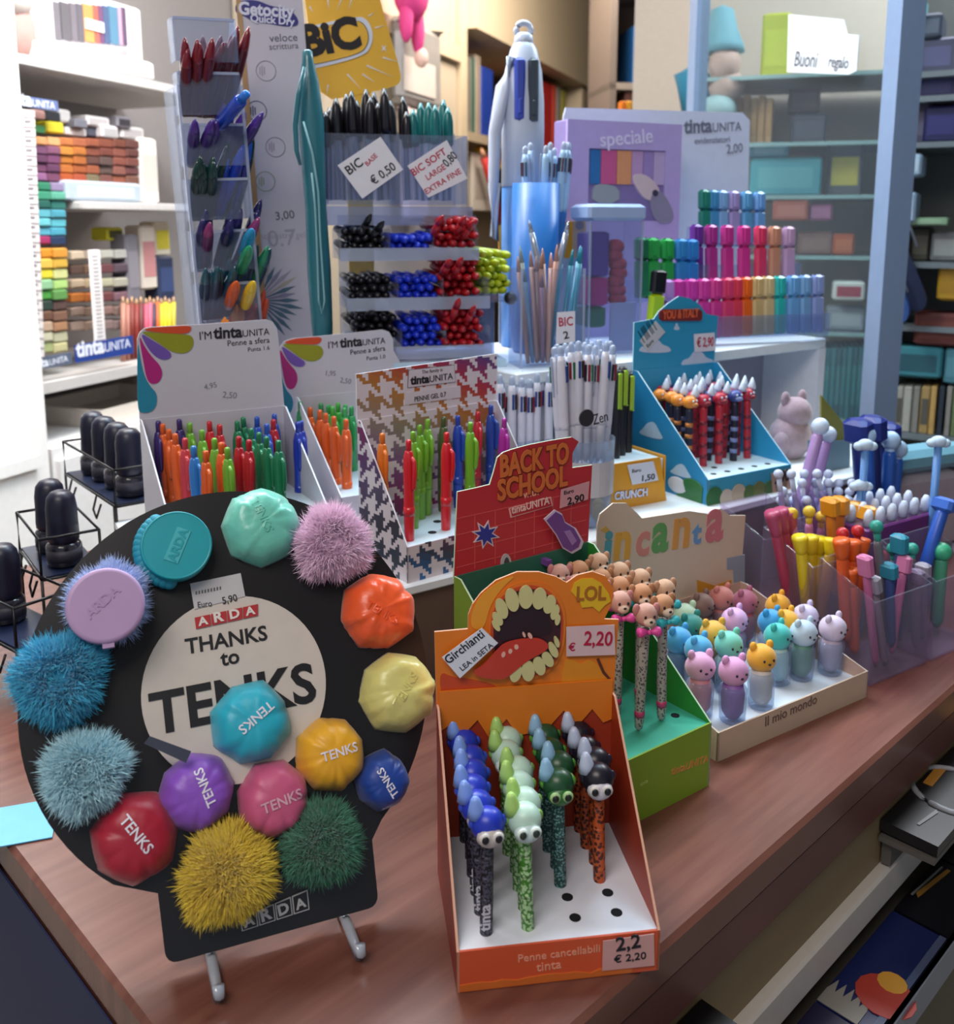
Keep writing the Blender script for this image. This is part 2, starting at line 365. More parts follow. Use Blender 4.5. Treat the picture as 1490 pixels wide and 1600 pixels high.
def fur_puff(px, py, r, col, label, seed, donut=.45, lid=None, lidtxt=None, lang=0, name='fur_puff', lidoff=(0, 0), n=11000, ln=.0105):
    a, h, R = pf(px, py, r, -.018); g = random.Random(seed)
    root = thing(name, label, 'fabric puff', TK.at(a, -.0008, h), 'fabric puffs on the round board')
    R0 = R-ln*.75; vs = []; fs = []
    for i in range(n):
        t = g.uniform(0, 2*PI); k = math.sqrt(g.random()); lump = 1+.08*math.sin(3*t+seed)+.05*math.sin(7*t+seed*2)
        prof = .030*math.sqrt(max(0, 1-((k-donut)/(1-donut+.001))**2)) if k > donut else .030-(donut-k)*.055
        x, z = R0*lump*k*math.cos(t), R0*lump*k*math.sin(t); b = Vector((x, -max(.002, prof), z))
        nrm = Vector((math.cos(t)*max(0, (k-donut))*1.9-math.cos(t)*max(0, donut-k)*.8, -1.1+k*.7, math.sin(t)*max(0, (k-donut))*1.9-math.sin(t)*max(0, donut-k)*.8))
        nrm += Vector((g.gauss(0, .4)+.3*math.sin(t*5+seed), g.gauss(0, .3), g.gauss(0, .4)+.3*math.cos(t*4))); nrm.normalize()
        L = ln*g.uniform(.6, 1.25); s = nrm.orthogonal().normalized(); s = Matrix.Rotation(g.uniform(0, 6.3), 3, nrm) @ s
        w = .00055; q = len(vs); bend = Vector((g.gauss(0, .3), 0, g.gauss(0, .3)))*L*.5
        vs += [b-s*w, b+s*w, b+nrm*L*.55+s*w*.7+bend*.3, b+nrm*L*.55-s*w*.7+bend*.3, b+nrm*L+bend]
        fs += [(q, q+1, q+2, q+3), (q+3, q+2, q+4)]
    m = mat(col, .9, var=.12, scale=400, sheen=.5)
    mb = MB().add(vs, fs, m); mb.ball((0, -.006, 0), (R0*.97, .024, R0*.97), m)
    o = mb.build('fur', root)
    if lid:
        lm = mat(lid, .4, var=.03); lr = lidoff[2]*R; M = tr(lidoff[0]*R, -.030, lidoff[1]*R) @ rx(90)
        l = MB().lathe([(lr*.96, 0), (lr, .0015), (lr, .009), (lr*.97, .0105), (lr*.9, .011), (lr*.88, .011), (lr*.5, .011), (0, .011)], lm, M, 48)
        l.box(lidoff[0]*R-.004, -.039, lidoff[1]*R-lr-.003, lidoff[0]*R+.004, -.031, lidoff[1]*R-lr+.004, lm, rx(0)); lo = l.build('lid', root)
        w = lr*1.05; MB().text(lidtxt, mat(lid, .25), tr(lidoff[0]*R-w/2*math.cos(math.radians(lang)), -.0412, lidoff[1]*R-w/2*math.sin(math.radians(lang))) @ ry(-lang) @ rx(90), w, .02, 1).build('lettering', lo)
    return root
def round_lid():
    a, h, R = pf(275, 855, 54, -.012); col = '#159aa6'; m = mat(col, .35, var=.03)
    r = thing('fabric_puff', 'flat glossy turquoise puff with round lid, left of the mint puff', 'fabric puff', TK.at(a, -.0008, h), 'fabric puffs on the round board')
    l = MB().lathe([(R*.95, 0), (R, .002), (R, .012), (R*.985, .0145), (R*.95, .0155), (R*.93, .0148), (R*.92, .0148), (R*.6, .0148), (0, .0148)], m, tr(0, -.006, 0) @ rx(90), 56); lo = l.build('lid', r)
    vs = MB(); g = random.Random(4)
    for i in range(16):
        t = math.radians(120+i*9); vs.ball((R*.98*math.cos(t), -.006, R*.98*math.sin(t)), (.006, .007, .006), mat('#1f8fa8', .6))
    vs.build('frill', r)
    w = R*1.0; A = 63; c, s = math.cos(math.radians(A)), math.sin(math.radians(A))
    t = MB(); t.prism([(-w/2*c-.005*s, -w/2*s+.005*c), (-w/2*c+.006*s, -w/2*s-.006*c), (w/2*c+.006*s, w/2*s-.006*c), (w/2*c-.005*s, w/2*s+.005*c)], -.0216, -.0206, mat('#3fb0b8', .4))
    t.text('ARDA', m, tr(-w/2*c+.004*s, -.0217, -w/2*s-.004*c) @ ry(-A) @ rx(90), w, .03, 1).build('lettering', lo)
round_lid()
puff_cap(412, 816, 63, '#6fc7b4', 'shimmering mint green puff at the top of the round board', 'TENKS', -72, emboss=True, shine=.3, tw=.9, off=(-.05, .15))
fur_puff(520, 848, 62, '#f6d2ea', 'fluffy pale pink fur puff at the upper right of the round board', 3, .42)
puff_cap(598, 951, 61, '#ee5a26', 'shiny orange puff below the pink fur one on the round board', 'TENKS', -38, emboss=True, shine=.3, off=(-.1, -.1), tw=.9)
puff_cap(627, 1078, 64, '#d8cf7c', 'shimmering pale yellow puff at the right edge of the round board', 'TENKS', 47, emboss=True, shine=.3, tw=.9)
fur_puff(170, 938, 66, '#b4c6ee', 'lilac round lid with pale blue fur behind it, upper left', 5, .3, '#b394bd', 'ARDA', 38, 'fur_puff', (-.08, -.2, .88), n=9000, ln=.0105)
fur_puff(93, 1059, 77, '#44b8de', 'fluffy bright blue fur puff at the left edge of the board', 6, .4)
fur_puff(133, 1207, 72, '#bce6f2', 'fluffy pale blue fur puff at the lower left of the board', 7, .4)
puff_cap(213, 1310, 74, '#a8132f', 'crimson cloth puff at the bottom left of the board', 'TENKS', -58, sides=7, off=(.02, .12), tw=.95)
puff_cap(309, 1240, 64, '#8a4fc0', 'purple cloth puff with dark tab beside the crimson one', 'TENKS', 106, off=(.15, .12), tw=.98, tab=[(-1.2, 1.45), (-1.05, 1.6), (-.1, 1.05), (-.25, .8)])
puff_cap(396, 1128, 66, '#22afc8', 'cyan cloth puff covering part of the round white label', 'TENKS', 211, off=(.05, .08))
puff_cap(431, 1250, 63, '#c8567f', 'rose pink cloth puff below the cyan one', 'TENKS', 10, off=(.1, -.02), tcol='#d9a8bb', tw=1.05)
puff_cap(521, 1178, 59, '#e9a91c', 'golden yellow cloth puff below the right of the white label', 'TENKS', 6, off=(.1, .05), tw=1.0)
puff_cap(602, 1220, 47, '#163f96', 'royal blue cloth puff at the lower right edge of the board', 'TENKS', 114, off=(-.05, -.05), tw=1.05)
fur_puff(356, 1366, 80, '#ecd046', 'fluffy yellow fur puff at the bottom of the board', 9, .12)
fur_puff(504, 1318, 66, '#45866a', 'fluffy dark green fur puff at the bottom right of the board', 10, .35)
# ---------------------------------------------------------------- cardboard pen displays
def display(fr, label, w, d, t, s, Hh, cl, header, extra=None, holes=(), hr=.0042, lip=True, group=None, trayz=0):
    """cl: front, side_out, side_in, tray, back"""
    r = thing('pen_display', label, 'pen display', fr.M, group); e = .0018
    if lip: MB().box(0, 0, 0, w, e, t, cl['front']).build('front_lip', r)
    MB().box(e, e, t-e-trayz, w-e, d-e, t-trayz, cl['tray']).build('tray', r)
    for x in (0, w-e):
        inner = cl['in']; m = MB(); q = [(0, 0), (d, 0), (d, s), (d*.94, s), (0, t)]
        v = [(x, b, h) for b, h in q]+[(x+e, b, h) for b, h in q]
        m.add(v, [(0, 4, 3, 2, 1)], cl['out'] if x == 0 else inner); m.add(v, [(5, 6, 7, 8, 9)], inner if x == 0 else cl['out'])
        m.add(v, [(i, (i+1) % 5, (i+1) % 5+5, i+5) for i in range(5)], cl.get('edge', PAPER)); m.build('side_wall', r)
    MB().box(e, d-e, 0, w-e, d, s, cl['back']).build('back_wall', r)
    MB().box(e, e, 0, w-e, d-e, e, cl['out']).build('base', r)
    if header: MB().prism(header, d, d+e, cl['head'], None, cl.get('edge', PAPER)).build('header', r)
    for a, b in holes: MB().lathe([(hr, 0), (hr, .0004), (0, .0004)], mat('#0d0f14', .9), tr(a, b, t-trayz), 16, False).build('hole_shade_disc', r)  # flat black discs on the tray, the shade inside each hole put into colour
    return r
# -- pens as kinds
def P_click():
    b = MB().lathe([(.001, 0), (.0026, .012), (.0058, .024), (.0066, .06), (.0062, .085), (.0069, .105), (.0066, .122), (.0048, .131), (.0036, .133)], 'body', None, 14)
    b.lathe([(.0067, .055), (.0069, .06), (.0067, .066)], 'body', None, 14)
    c = MB().tube([(0, -.006, .126), (0, -.0095, .121), (0, -.0102, .105), (0, -.0088, .09), (0, -.0075, .086)], [.002, .0026, .0028, .0024, .0015], 'body', None, 8)
    p = MB().lathe([(.0034, .13), (.0034, .1425), (.003, .145), (.0015, .146)], 'body', None, 12)
    return Proto(('barrel', b, None), ('clip', c, None), ('plunger', p, None))
PC = P_click()
def pen_mats(col, rough=.28): return {'body': mat(col, rough, var=.03, coat=.25)}
def place_pens(fr, lst, K, htop, length, b0, b1, name, where, group, kindtxt, proto, matf, tilt=0, scale=1, cat='pen'):
    """lst: (x, y, colour word, hex[, extra]) of the pens' tops in the photograph; they stand in the rack at the height of their kind"""
    out = []
    for e in lst:
        px, py = K(e[0], e[1]); a, b = fr.fl(px, py, htop); h = htop
        if not b0 <= b <= b1: b = min(max(b, b0), b1); a, h = fr.up(px, py, b)
        out.append((px, a, b, h, e))
    n = {}
    for px, a, b, h, e in sorted(out, key=lambda q: q[0]):
        k = e[2]; i = n.get(k, 0); n[k] = i+1; tot = sum(1 for q in out if q[4][2] == k)
        lab = f'{k} {kindtxt} {where}' if tot == 1 else f'{k} {kindtxt}, {nth(i)} from left of the {k} ones {where}'
        proto.put(name, lab, cat, fr.at(a, b, h-length*scale) @ rz(rnd.uniform(-25, 25)) @ rx(rnd.uniform(-1, 1)*tilt) @ ry(rnd.uniform(-1, 1)*tilt) @ Matrix.Scale(scale, 4), matf(e), group)
def crop(ox, oy, s): return lambda x, y: (ox+x/s, oy+y/s)
K9 = crop(640, 860, 2.98); K10 = crop(640, 1100, 2.98); K5 = crop(430, 480, 2.98); K4 = crop(0, 480, 2.98); K6 = crop(880, 480, 2.443); K11 = crop(990, 900, 2.98)
def outl(fr, K, pts, b): return [fr.up(*K(*p), b) for p in pts]
def zig(x0, x1, z0, z1, n, seed):      # drippy lower edge of a printed band
    g = random.Random(seed); o = [(x0, z1), (x0, z0)]
    for i in range(n): o += [(x0+(x1-x0)*(i+.3)/n, z0+g.uniform(-.2, .35)*(z1-z0)), (x0+(x1-x0)*(i+.7)/n, z0-g.uniform(.1, .5)*(z1-z0)*.5)]
    return o+[(x1, z0), (x1, z1)]
# ---------------------------------------------------------------- orange display with the open mouth
OB = Fr(-.0139, .5754, CT, 8.3)
def orange_display():
    w, d, t, s, Hh = .144, .1253, .0315, .1468, .2069; org = mat('#e07a1e', .42, var=.06, scale=14); dred = mat('#a03216', .5, var=.1, scale=20); red = mat('#c8481c', .45)
    hd = [(0, s-.004)]+outl(OB, K9, [(115, 380), (270, 366), (272, 300), (292, 250), (330, 200), (400, 140), (500, 100), (600, 100), (680, 122), (730, 150), (780, 115), (850, 98), (910, 120), (950, 180), (940, 250), (905, 320), (972, 322)], d)+[(w, s-.004)]
    r = display(OB, 'tall orange cardboard pen display with a wide open mouth printed on top', w, d, t, s, Hh,
        dict(front=mat('#cf5430', .42, var=.08, scale=16), out=mat('#8a2f22', .5), tray=mat('#e3e6f2', .4), back=dred, head=org, edge=mat('#d9a48a', .6), **{'in': mat('#a5371a', .45, var=.12, scale=18)}), hd,
        holes=[(.0873, .0418), (.0878, .0204), (.118, .0422), (.1186, .0212)])
    m = MB()
    m.prism(zig(.002, w-.002, s-.022, s+.012, 6, 5), d-.0032, d-.0012, org)
    m.prism(smooth(outl(OB, K9, [(135, 560), (150, 700), (330, 690), (440, 640), (300, 600), (200, 590)], d), 2), d-.0006, d, red)
    m.prism(smooth(outl(OB, K9, [(715, 500), (760, 510), (800, 530), (840, 500), (900, 560), (945, 610), (945, 700), (700, 700)], d), 2), d-.0006, d, mat('#dc8a1c', .45))
    m.prism(outl(OB, K9, [(868, 505), (880, 500), (905, 560), (938, 600), (930, 606), (895, 570)], d), d-.0012, d-.0004, mat('#5a2a14'))
    m.prism(smooth(outl(OB, K9, [(285, 290), (330, 205), (420, 140), (500, 112), (430, 170), (370, 260), (345, 370), (285, 365)], d), 2), d-.0006, d, mat('#e79a2c', .45))
    m.build('printed_shapes', r)
    def ell(cx, cy, rx_, ry_, rot=0, n=20):
        o = []
        for i in range(n):
            a = 2*PI*i/n; x, y = rx_*math.cos(a), ry_*math.sin(a); q = math.radians(rot); o.append((cx+x*math.cos(q)-y*math.sin(q), cy+x*math.sin(q)+y*math.cos(q)))
        return o
    mo = MB(); b = d
    ring = [(360, 330), (385, 240), (440, 175), (520, 140), (610, 145), (680, 190), (722, 270), (725, 370), (712, 470), (670, 550), (590, 597), (490, 605), (400, 575), (365, 480)]
    mo.prism(smooth(outl(OB, K9, ring, b), 2), b-.0014, b, mat('#e0761f', .4))
    cx, cy = 545, 375; sh = lambda k, dx=0: [(cx+(x-cx)*k+dx, cy+(y-cy)*k) for x, y in ring]
    mo.prism(smooth(outl(OB, K9, sh(.93), b), 2), b-.002, b-.0012, mat('#c24a26', .4))
    mo.prism(smooth(outl(OB, K9, sh(.86), b), 2), b-.0026, b-.0018, mat('#3c1420', .5))
    mo.prism(smooth(outl(OB, K9, [(430, 330), (500, 262), (580, 250), (640, 300), (670, 380), (560, 400), (430, 420), (395, 400)], b), 2), b-.003, b-.0024, mat('#28101c', .6))
    mo.build('mouth', r)
    te = MB()
    for i, q in enumerate([(398, 342, 13, 28, -35), (405, 310, 20, 34, -32), (424, 262, 27, 48, -18), (472, 222, 31, 54, -12), (536, 208, 34, 54, 2), (598, 215, 32, 50, 12), (645, 242, 26, 44, 22), (670, 278, 18, 36, 20), (682, 312, 12, 26, 12), (488, 556, 27, 45, 14), (545, 548, 31, 48, 0), (597, 525, 27, 44, -16), (636, 494, 23, 38, -30), (662, 452, 18, 36, -25), (678, 415, 11, 24, -15)]):
        te.prism(outl(OB, K9, ell(*q), b), b-.0042-.0001*i, b-.0026, mat('#cfc58a', .35))
    te.build('teeth', r)
    MB().prism(smooth(outl(OB, K9, [(292, 548), (340, 520), (400, 450), (440, 415), (520, 398), (600, 394), (648, 430), (615, 462), (540, 500), (470, 560), (430, 588), (340, 580), (300, 565)], b), 2), b-.0056, b-.0042, mat('#c43a2c', .32, var=.15, scale=40)).build('tongue', r)
    sp = MB()
    for q in [(430, 470, 9, 14, 20), (462, 455, 9, 12, 20), (490, 435, 10, 12, 0), (525, 378, 6, 14, -20), (553, 383, 9, 16, -30)]: sp.prism(outl(OB, K9, ell(*q, n=10), b), b-.006, b-.0054, mat('#e8b0a0', .3))
    sp.build('glints', r)
    bd = MB().prism(outl(OB, K9, [(750, 190), (765, 150), (800, 130), (850, 128), (890, 150), (925, 200), (935, 235), (905, 255), (880, 285), (850, 260), (800, 265), (790, 235)], b), b-.001, b, mat('#e2b21e', .45))
    M, wd = OB.tm(K9(775, 232), K9(912, 228), b-.001); bd.text('LOL', mat('#a8641a', .5), M, wd, .03, 1.2)
    bd.build('badge', r)
    fl = MB(); M, wd = OB.tm(K10(505, 1202), K10(885, 1152), 0); fl.text('Penne cancellabili', mat('#e2a184', .5), M, wd).build('lettering', r); fl = MB()
    M, wd = OB.tm(K10(590, 1245), K10(705, 1228), 0); fl.text('tinta', mat('#e2a184', .5), M, wd); fl.build('lettering', r)
    MB().prism(zig(.002, w-.02, .006, .001, 7, 3), -.0008, 0, mat('#cf6a2a', .45)).build('printed_drips', r)
    def quadcard(fr, K, q, b, label, lines, paper=PAPER):
        pts = outl(fr, K, q, b); o = pts[3]
        rt = thing('price_card', label, 'price card', fr.at(0, 0, 0)); MB().prism(pts, b-.0006, b, paper).build('card', rt)
        wr = MB()
        for tx, p0, p1, ink, hs in lines: M, wd = fr.tm(K(*p0), K(*p1), b-.0006); wr.text(tx, ink, M, wd, .012, hs)
        wr.build('handwriting', rt); return rt
    quadcard(OB, K9, [(150, 497), (335, 360), (410, 430), (233, 594)], d-.0062, 'small white handwritten card stuck left of the printed mouth', [('Girchianti', (180, 530), (350, 398), INK, 1.1), ('LEA in SETA', (245, 562), (390, 445), INK, 1.0)])
    quadcard(OB, K9, [(728, 355), (952, 345), (956, 485), (728, 492)], d-.0022, 'pinkish price card stuck right of the printed mouth', [('2,20', (808, 440), (940, 442), REDINK, 1.2), ('\u20ac', (738, 468), (770, 466), REDINK, 1.0)], mat('#d9b7b9', .6))
    quadcard(OB, K10, [(898, 1102), (1135, 1068), (1138, 1215), (895, 1240)], -.001, 'pinkish price card on the front lip of the orange display', [('2,2', (960, 1150), (1075, 1130), INK, 1.0), ('\u20ac 2,20', (950, 1205), (1100, 1185), INK, .9)], mat('#cf9c98', .6))
    return quadcard
quadcard = orange_display()
def P_topper():
    br = MB().lathe([(.0012, 0), (.004, .004), (.0046, .01), (.0046, .098), (.004, .102)], 'barrel', None, 12)
    for k in range(5): br.lathe([(.0047, .022+k*.016), (.00475, .024+k*.016), (.0047, .0256+k*.016)], 'mark', None, 12)
    hood = MB().ball((0, 0, .112), (.0122, .0118, .0118), 'hood'); hood.lathe([(.0066, .118), (.0054, .124), (.0036, .130), (.002, .1325), (.0006, .133)], 'tip', tr(.0005, .001, 0) @ ry(-4), 10)
    face = MB().ball((0, -.0085, .1075), (.0095, .0058, .0075), 'face', None, 12, 8)
    eyes = MB()
    for x in (-.0042, .0042): eyes.ball((x*1.1, -.0135, .1095), (.0042, .0022, .0044), 'rim', None, 10, 6); eyes.ball((x*1.1, -.0152, .1095), (.0026, .0012, .003), 'eye', None, 8, 6)
    ears = MB()
    for x in (-1, 1): ears.ball((x*.0105, 0, .1135), (.0032, .0026, .0042), 'ear', None, 10, 6)
    return Proto(('barrel', br, None), ('topper', hood, None), ('face', face, 1), ('eyes', eyes, 2), ('ears', ears, 1))
PT = P_topper()
def orange_pens():
    kinds = [('blue hooded animal pen', 6, 0, dict(barrel='#15151f', hood='#2238b8', tip='#7f9fe8', face='#c9c0bc', rim='#d9d4d0', eye='#1a1a22', ear='#3550c8', mark='#4a4a5c')),
             ('white and green animal pen', 6, 0, dict(barrel='#4a8a2c', hood='#b9d8c8', tip='#a8d070', face='#cfe4e4', rim='#e2efe8', eye='#2c3b34', ear='#7fae5a', mark='#b8d8a8')),
             ('dark green big-eyed animal pen', 4, 2, dict(barrel='#1f4a42', hood='#1d4a2c', tip='#8fb8d8', face='#2e6b34', rim='#a8c88a', eye='#182018', ear='#5a9a3a', mark='#7fa8a8')),
             ('black and white animal pen with orange barrel', 4, 2, dict(barrel='#b5491c', hood='#1a1624', tip='#b9c3dc', face='#cfcad6', rim='#d8d2cc', eye='#15131a', ear='#241c34', mark='#5a1c10'))]
    spots = [('#14141c', '#4a4a5c', 520, .36), ('#3f7f26', '#a8cc98', 420, .36), ('#1c4640', '#6f9c9c', 520, .5), ('#b8501e', '#4a180e', 300, .5)]
    for c, (lab, n, r0, cl) in enumerate(kinds):
        mats = {k: mat(v, .35) for k, v in cl.items()}; mats['barrel'] = mats['mark'] = speckle(*spots[c])
        for i in range(r0, r0+n):
            pos = 'frontmost' if i == r0 else ('rearmost' if i == r0+n-1 else nth(i-r0)+' from the front')
            pr = PT.put('topper_pen', f'{lab}, {pos} in its column', 'pen', OB.at(.0225+.0316*c+rnd.uniform(-.0008, .0008), .0152+.0204*i, .002) @ rx(rnd.uniform(-2.5, 0)) @ ry(rnd.uniform(-2, 1)) @ rz(rnd.uniform(-6, 14)), mats, 'animal pens in the orange display')
            if c == 0 and i < 3: MB().text('tinta', mat('#c8c8d4', .4), tr(.0016, -.0044, .034) @ ry(-90) @ rx(90), .02, .02, 1.0).build('lettering', pr)
orange_pens()
# ---------------------------------------------------------------- green display with the red header
GB = Fr(.0796, .72, CT, 36.2)
def green_display():
    w, d, t, s = .1713, .1718, .0638, .192; red = mat('#b8303a', .4, var=.05, scale=14); grn = mat('#2f6b58', .45, var=.1, scale=14)
    P = crop(0, 0, 1)
    hd = [(0, s-.003)]+outl(GB, P, [(714.6, 768.6), (745, 762), (765, 757), (771, 738), (777, 715), (786, 707), (800, 702), (826, 695), (856, 689), (893, 683), (904, 690), (894, 708), (894, 731), (925, 726.6)], d)+[(w, s-.003)]
    r = display(GB, 'green cardboard pen display with a red back to school header', w, d, t, s, .27,
        dict(front=mat('#7fa02c', .4, var=.08, scale=10), out=mat('#6f8f2a', .45), tray=mat('#44b095', .35), back=grn, head=red, edge=mat('#bcd6b8', .5), **{'in': mat('#2f8a34', .4, var=.08, scale=10)}), hd,
        holes=[(.155, .030), (.093-.012, .030), (.06, .03), (.03, .03)], trayz=.001)
    pr = MB()
    M, wd = GB.tm((781, 745), (888, 722), d); pr.text('BACK TO', mat('#7c2c1c', .5), M, wd, .075, 1.45); M2, wd = GB.tm((781, 745), (888, 722), d-.0006); pr.text('BACK TO', mat('#cf7038', .45), M2, wd, .035, 1.45)
    M, wd = GB.tm((777, 782), (886, 757), d); pr.text('SCHOOL', mat('#7c2c1c', .5), M, wd, .075, 1.3); M2, wd = GB.tm((777, 782), (886, 757), d-.0006); pr.text('SCHOOL', mat('#cf7038', .45), M2, wd, .035, 1.3)
    M, wd = GB.tm((817, 779), (841, 773), d); pr.text('with', mat('#e0a890'), M, wd, .01); pr.build('lettering', r)
    pl = MB(); q = outl(GB, P, [(794, 794), (860, 776), (863, 790), (797, 809)], d); pl.prism(q, d-.0006, d, mat('#e0b0a8')); c = (sum(p[0] for p in q)/4, sum(p[1] for p in q)/4)
    pl.prism([(p[0]+(c[0]-p[0])*.06, p[1]+(c[1]-p[1])*.2) for p in q], d-.0009, d-.0005, red); M, wd = GB.tm((799, 803), (858, 787), d-.0009); pl.text('tintaUNITA', mat('#e8cfc8'), M, wd, .01, 1.1); pl.build('name_plate', r)
    def star(cx, cy, r0, r1, n=8): return [(cx+(r0 if i % 2 else r1)*math.cos(PI*i/n+.2), cy+(r0 if i % 2 else r1)*math.sin(PI*i/n+.2)) for i in range(2*n)]
    st = MB().prism(outl(GB, P, star(758, 835, 12, 23), d), d-.0006, d, mat('#d8d0d8')); st.prism(outl(GB, P, star(758, 835, 9, 18), d), d-.001, d-.0005, mat('#28389c')); st.build('star', r)
    ln = MB(); lm = mat('#cc5a58', .45)
    for i in range(1, 7): x = w*i/7; ln.box(x-.0004, d-.0003, s+.002, x+.0004, d, s+.055, lm)
    for i in range(4): z = s+.008+i*.016; ln.box(.003, d-.0003, z-.0004, w-.003, d, z+.0004, lm)
    ln.build('grid_print', r)
    hp = [(849, 811), (866, 796), (877, 802), (882, 815), (899, 825), (911, 846), (907, 857), (893, 865), (879, 857), (868, 836)]
    ha = MB().prism(outl(GB, P, hp, d-.012), d-.0126, d-.0116, mat('#cfc0d8')); cx, cy = 880, 832
    ha.prism(outl(GB, P, [(cx+(x-cx)*.86, cy+(y-cy)*.9) for x, y in hp], d-.0126), d-.0132, d-.0125, mat('#6f4590', .45)); ha.prism(outl(GB, P, [(880, 830), (890, 828), (900, 845), (893, 852)], d-.013), d-.0138, d-.013, mat('#9a78b8'))
    ha.box(.5*w+.02, d-.012, s-.01, .5*w+.026, d-.001, s-.004, mat('#6f4590')); ha.build('cut_out_figure', r)
    sw = MB().prism(outl(GB, P, smooth([(783, 893), (781, 875), (788, 863), (796, 868), (799, 882), (802, 893)], 2), d), d-.0008, d, mat('#b9bcc0')); sw.prism(outl(GB, P, smooth([(787, 890), (786, 877), (790, 869), (794, 873), (796, 888)], 2), d), d-.0012, d-.0006, mat('#4a4c52')); sw.build('swirl_print', r)
    M, wd = GB.tm(K11(197, 925), K11(370, 860), 0)
    lf = MB(); M, wd = GB.tm((1048, 1211), (1106, 1190), 0); lf.text('tintaUNITA', mat('#cf8a4a'), M, wd, .01, 1.0); M, wd = GB.tm((1000, 1229), (1012, 1222), 0); lf.text('tinta', mat('#b8c878'), M, wd); lf.build('front_lettering', r)
    quadcard(GB, P, [(876, 765), (920, 752), (918, 780), (874, 794)], d-.001, 'small pinkish price card on the red back to school header', [('Euro', (881, 773), (896, 769), INK, .8), ('2,90', (886, 789), (912, 782), INK, .8)], mat('#cf9aa2', .6))
green_display()
def P_puppy():
    br = MB().lathe([(.0012, 0), (.0036, .003), (.0044, .012), (.0044, .092), (.004, .1)], 'barrel', None, 12); br.lathe([(.0046, .014), (.0048, .017), (.0046, .020)], 'dot', None, 12)
    hd = MB().ball((0, 0, .113), (.0105, .0098, .0105), 'fur'); hd.ball((0, -.008, .1095), (.0058, .0045, .0045), 'muzzle', None, 10, 6)
    ea = MB()
    for s in (-1, 1): ea.ball((s*.0095, 0, .118), (.0038, .003, .006), 'ear', ry(0), 10, 6)
    fc = MB().ball((0, -.0122, .1112), (.0016, .001, .0012), 'dark', None, 6, 5)
    for s in (-1, 1): fc.ball((s*.0042, -.009, .1145), (.0013, .001, .0016), 'dark', None, 6, 5)
    bow = MB()
    for s in (-1, 1): bow.lathe([(.0012, 0), (.0048, .008), (.004, .0105)], 'bow', tr(0, -.009, .1005) @ ry(s*90), 10)
    bow.ball((0, -.0098, .1005), .0024, 'bow', None, 8, 6)
    return Proto(('barrel', br, None), ('topper', hd, None), ('ears', ea, 1), ('nose_and_eyes', fc, 1), ('bow', bow, None))
PP = P_puppy()
def green_pens():
    gl = speckle('#a8a49c', '#4f4b50', 420, .55)
    teal, pink, blue = '#2fb0bc', '#d8489a', '#5a6fc8'
    cols = [(.175, range(1, 5), '#c9a184', '#b88a6c', teal, 'tan puppy pen with teal bow'), (.145, range(0, 5), '#c08a64', '#a87450', teal, 'brown puppy pen with teal bow'), (.115, range(0, 5), '#c99a8c', '#b87a78', pink, 'pinkish puppy pen with magenta bow'),
            (.085, range(2, 5), '#c47a48', '#9a5a34', blue, 'rust brown puppy pen with blue bow'), (.055, range(3, 5), '#b56a3c', '#a8583a', pink, 'dark rust puppy pen with magenta bow')]
    for a, rows, f, ea, bw, lab in cols:
        L = list(rows)
        for i in L:
            pos = 'frontmost' if i == L[0] else ('rearmost' if i == L[-1] else nth(i-L[0])+' from the front')
            PP.put('puppy_pen', f'{lab}, {pos} in its column', 'pen', GB.at(a-.008, .031+.0288*i, .0635) @ rz(-18+rnd.uniform(-8, 8)) @ rx(rnd.uniform(-2, 2)) @ ry(rnd.uniform(-2, 2)),
                {'barrel': gl, 'dot': mat('#c03a6a'), 'fur': mat(f, .7, var=.1, scale=200), 'muzzle': mat('#dcc3ae', .7), 'ear': mat(ea, .7), 'dark': mat('#2a1c18'), 'bow': mat(bw, .4)}, 'puppy pens in the green display')
    cn = GB.at(.02, .06, .07)
    PC.put('blue_pen', 'plain blue pen at the left end of the green display', 'pen', GB.at(.03, .12, .058), pen_mats('#1c4a8c'))
green_pens()
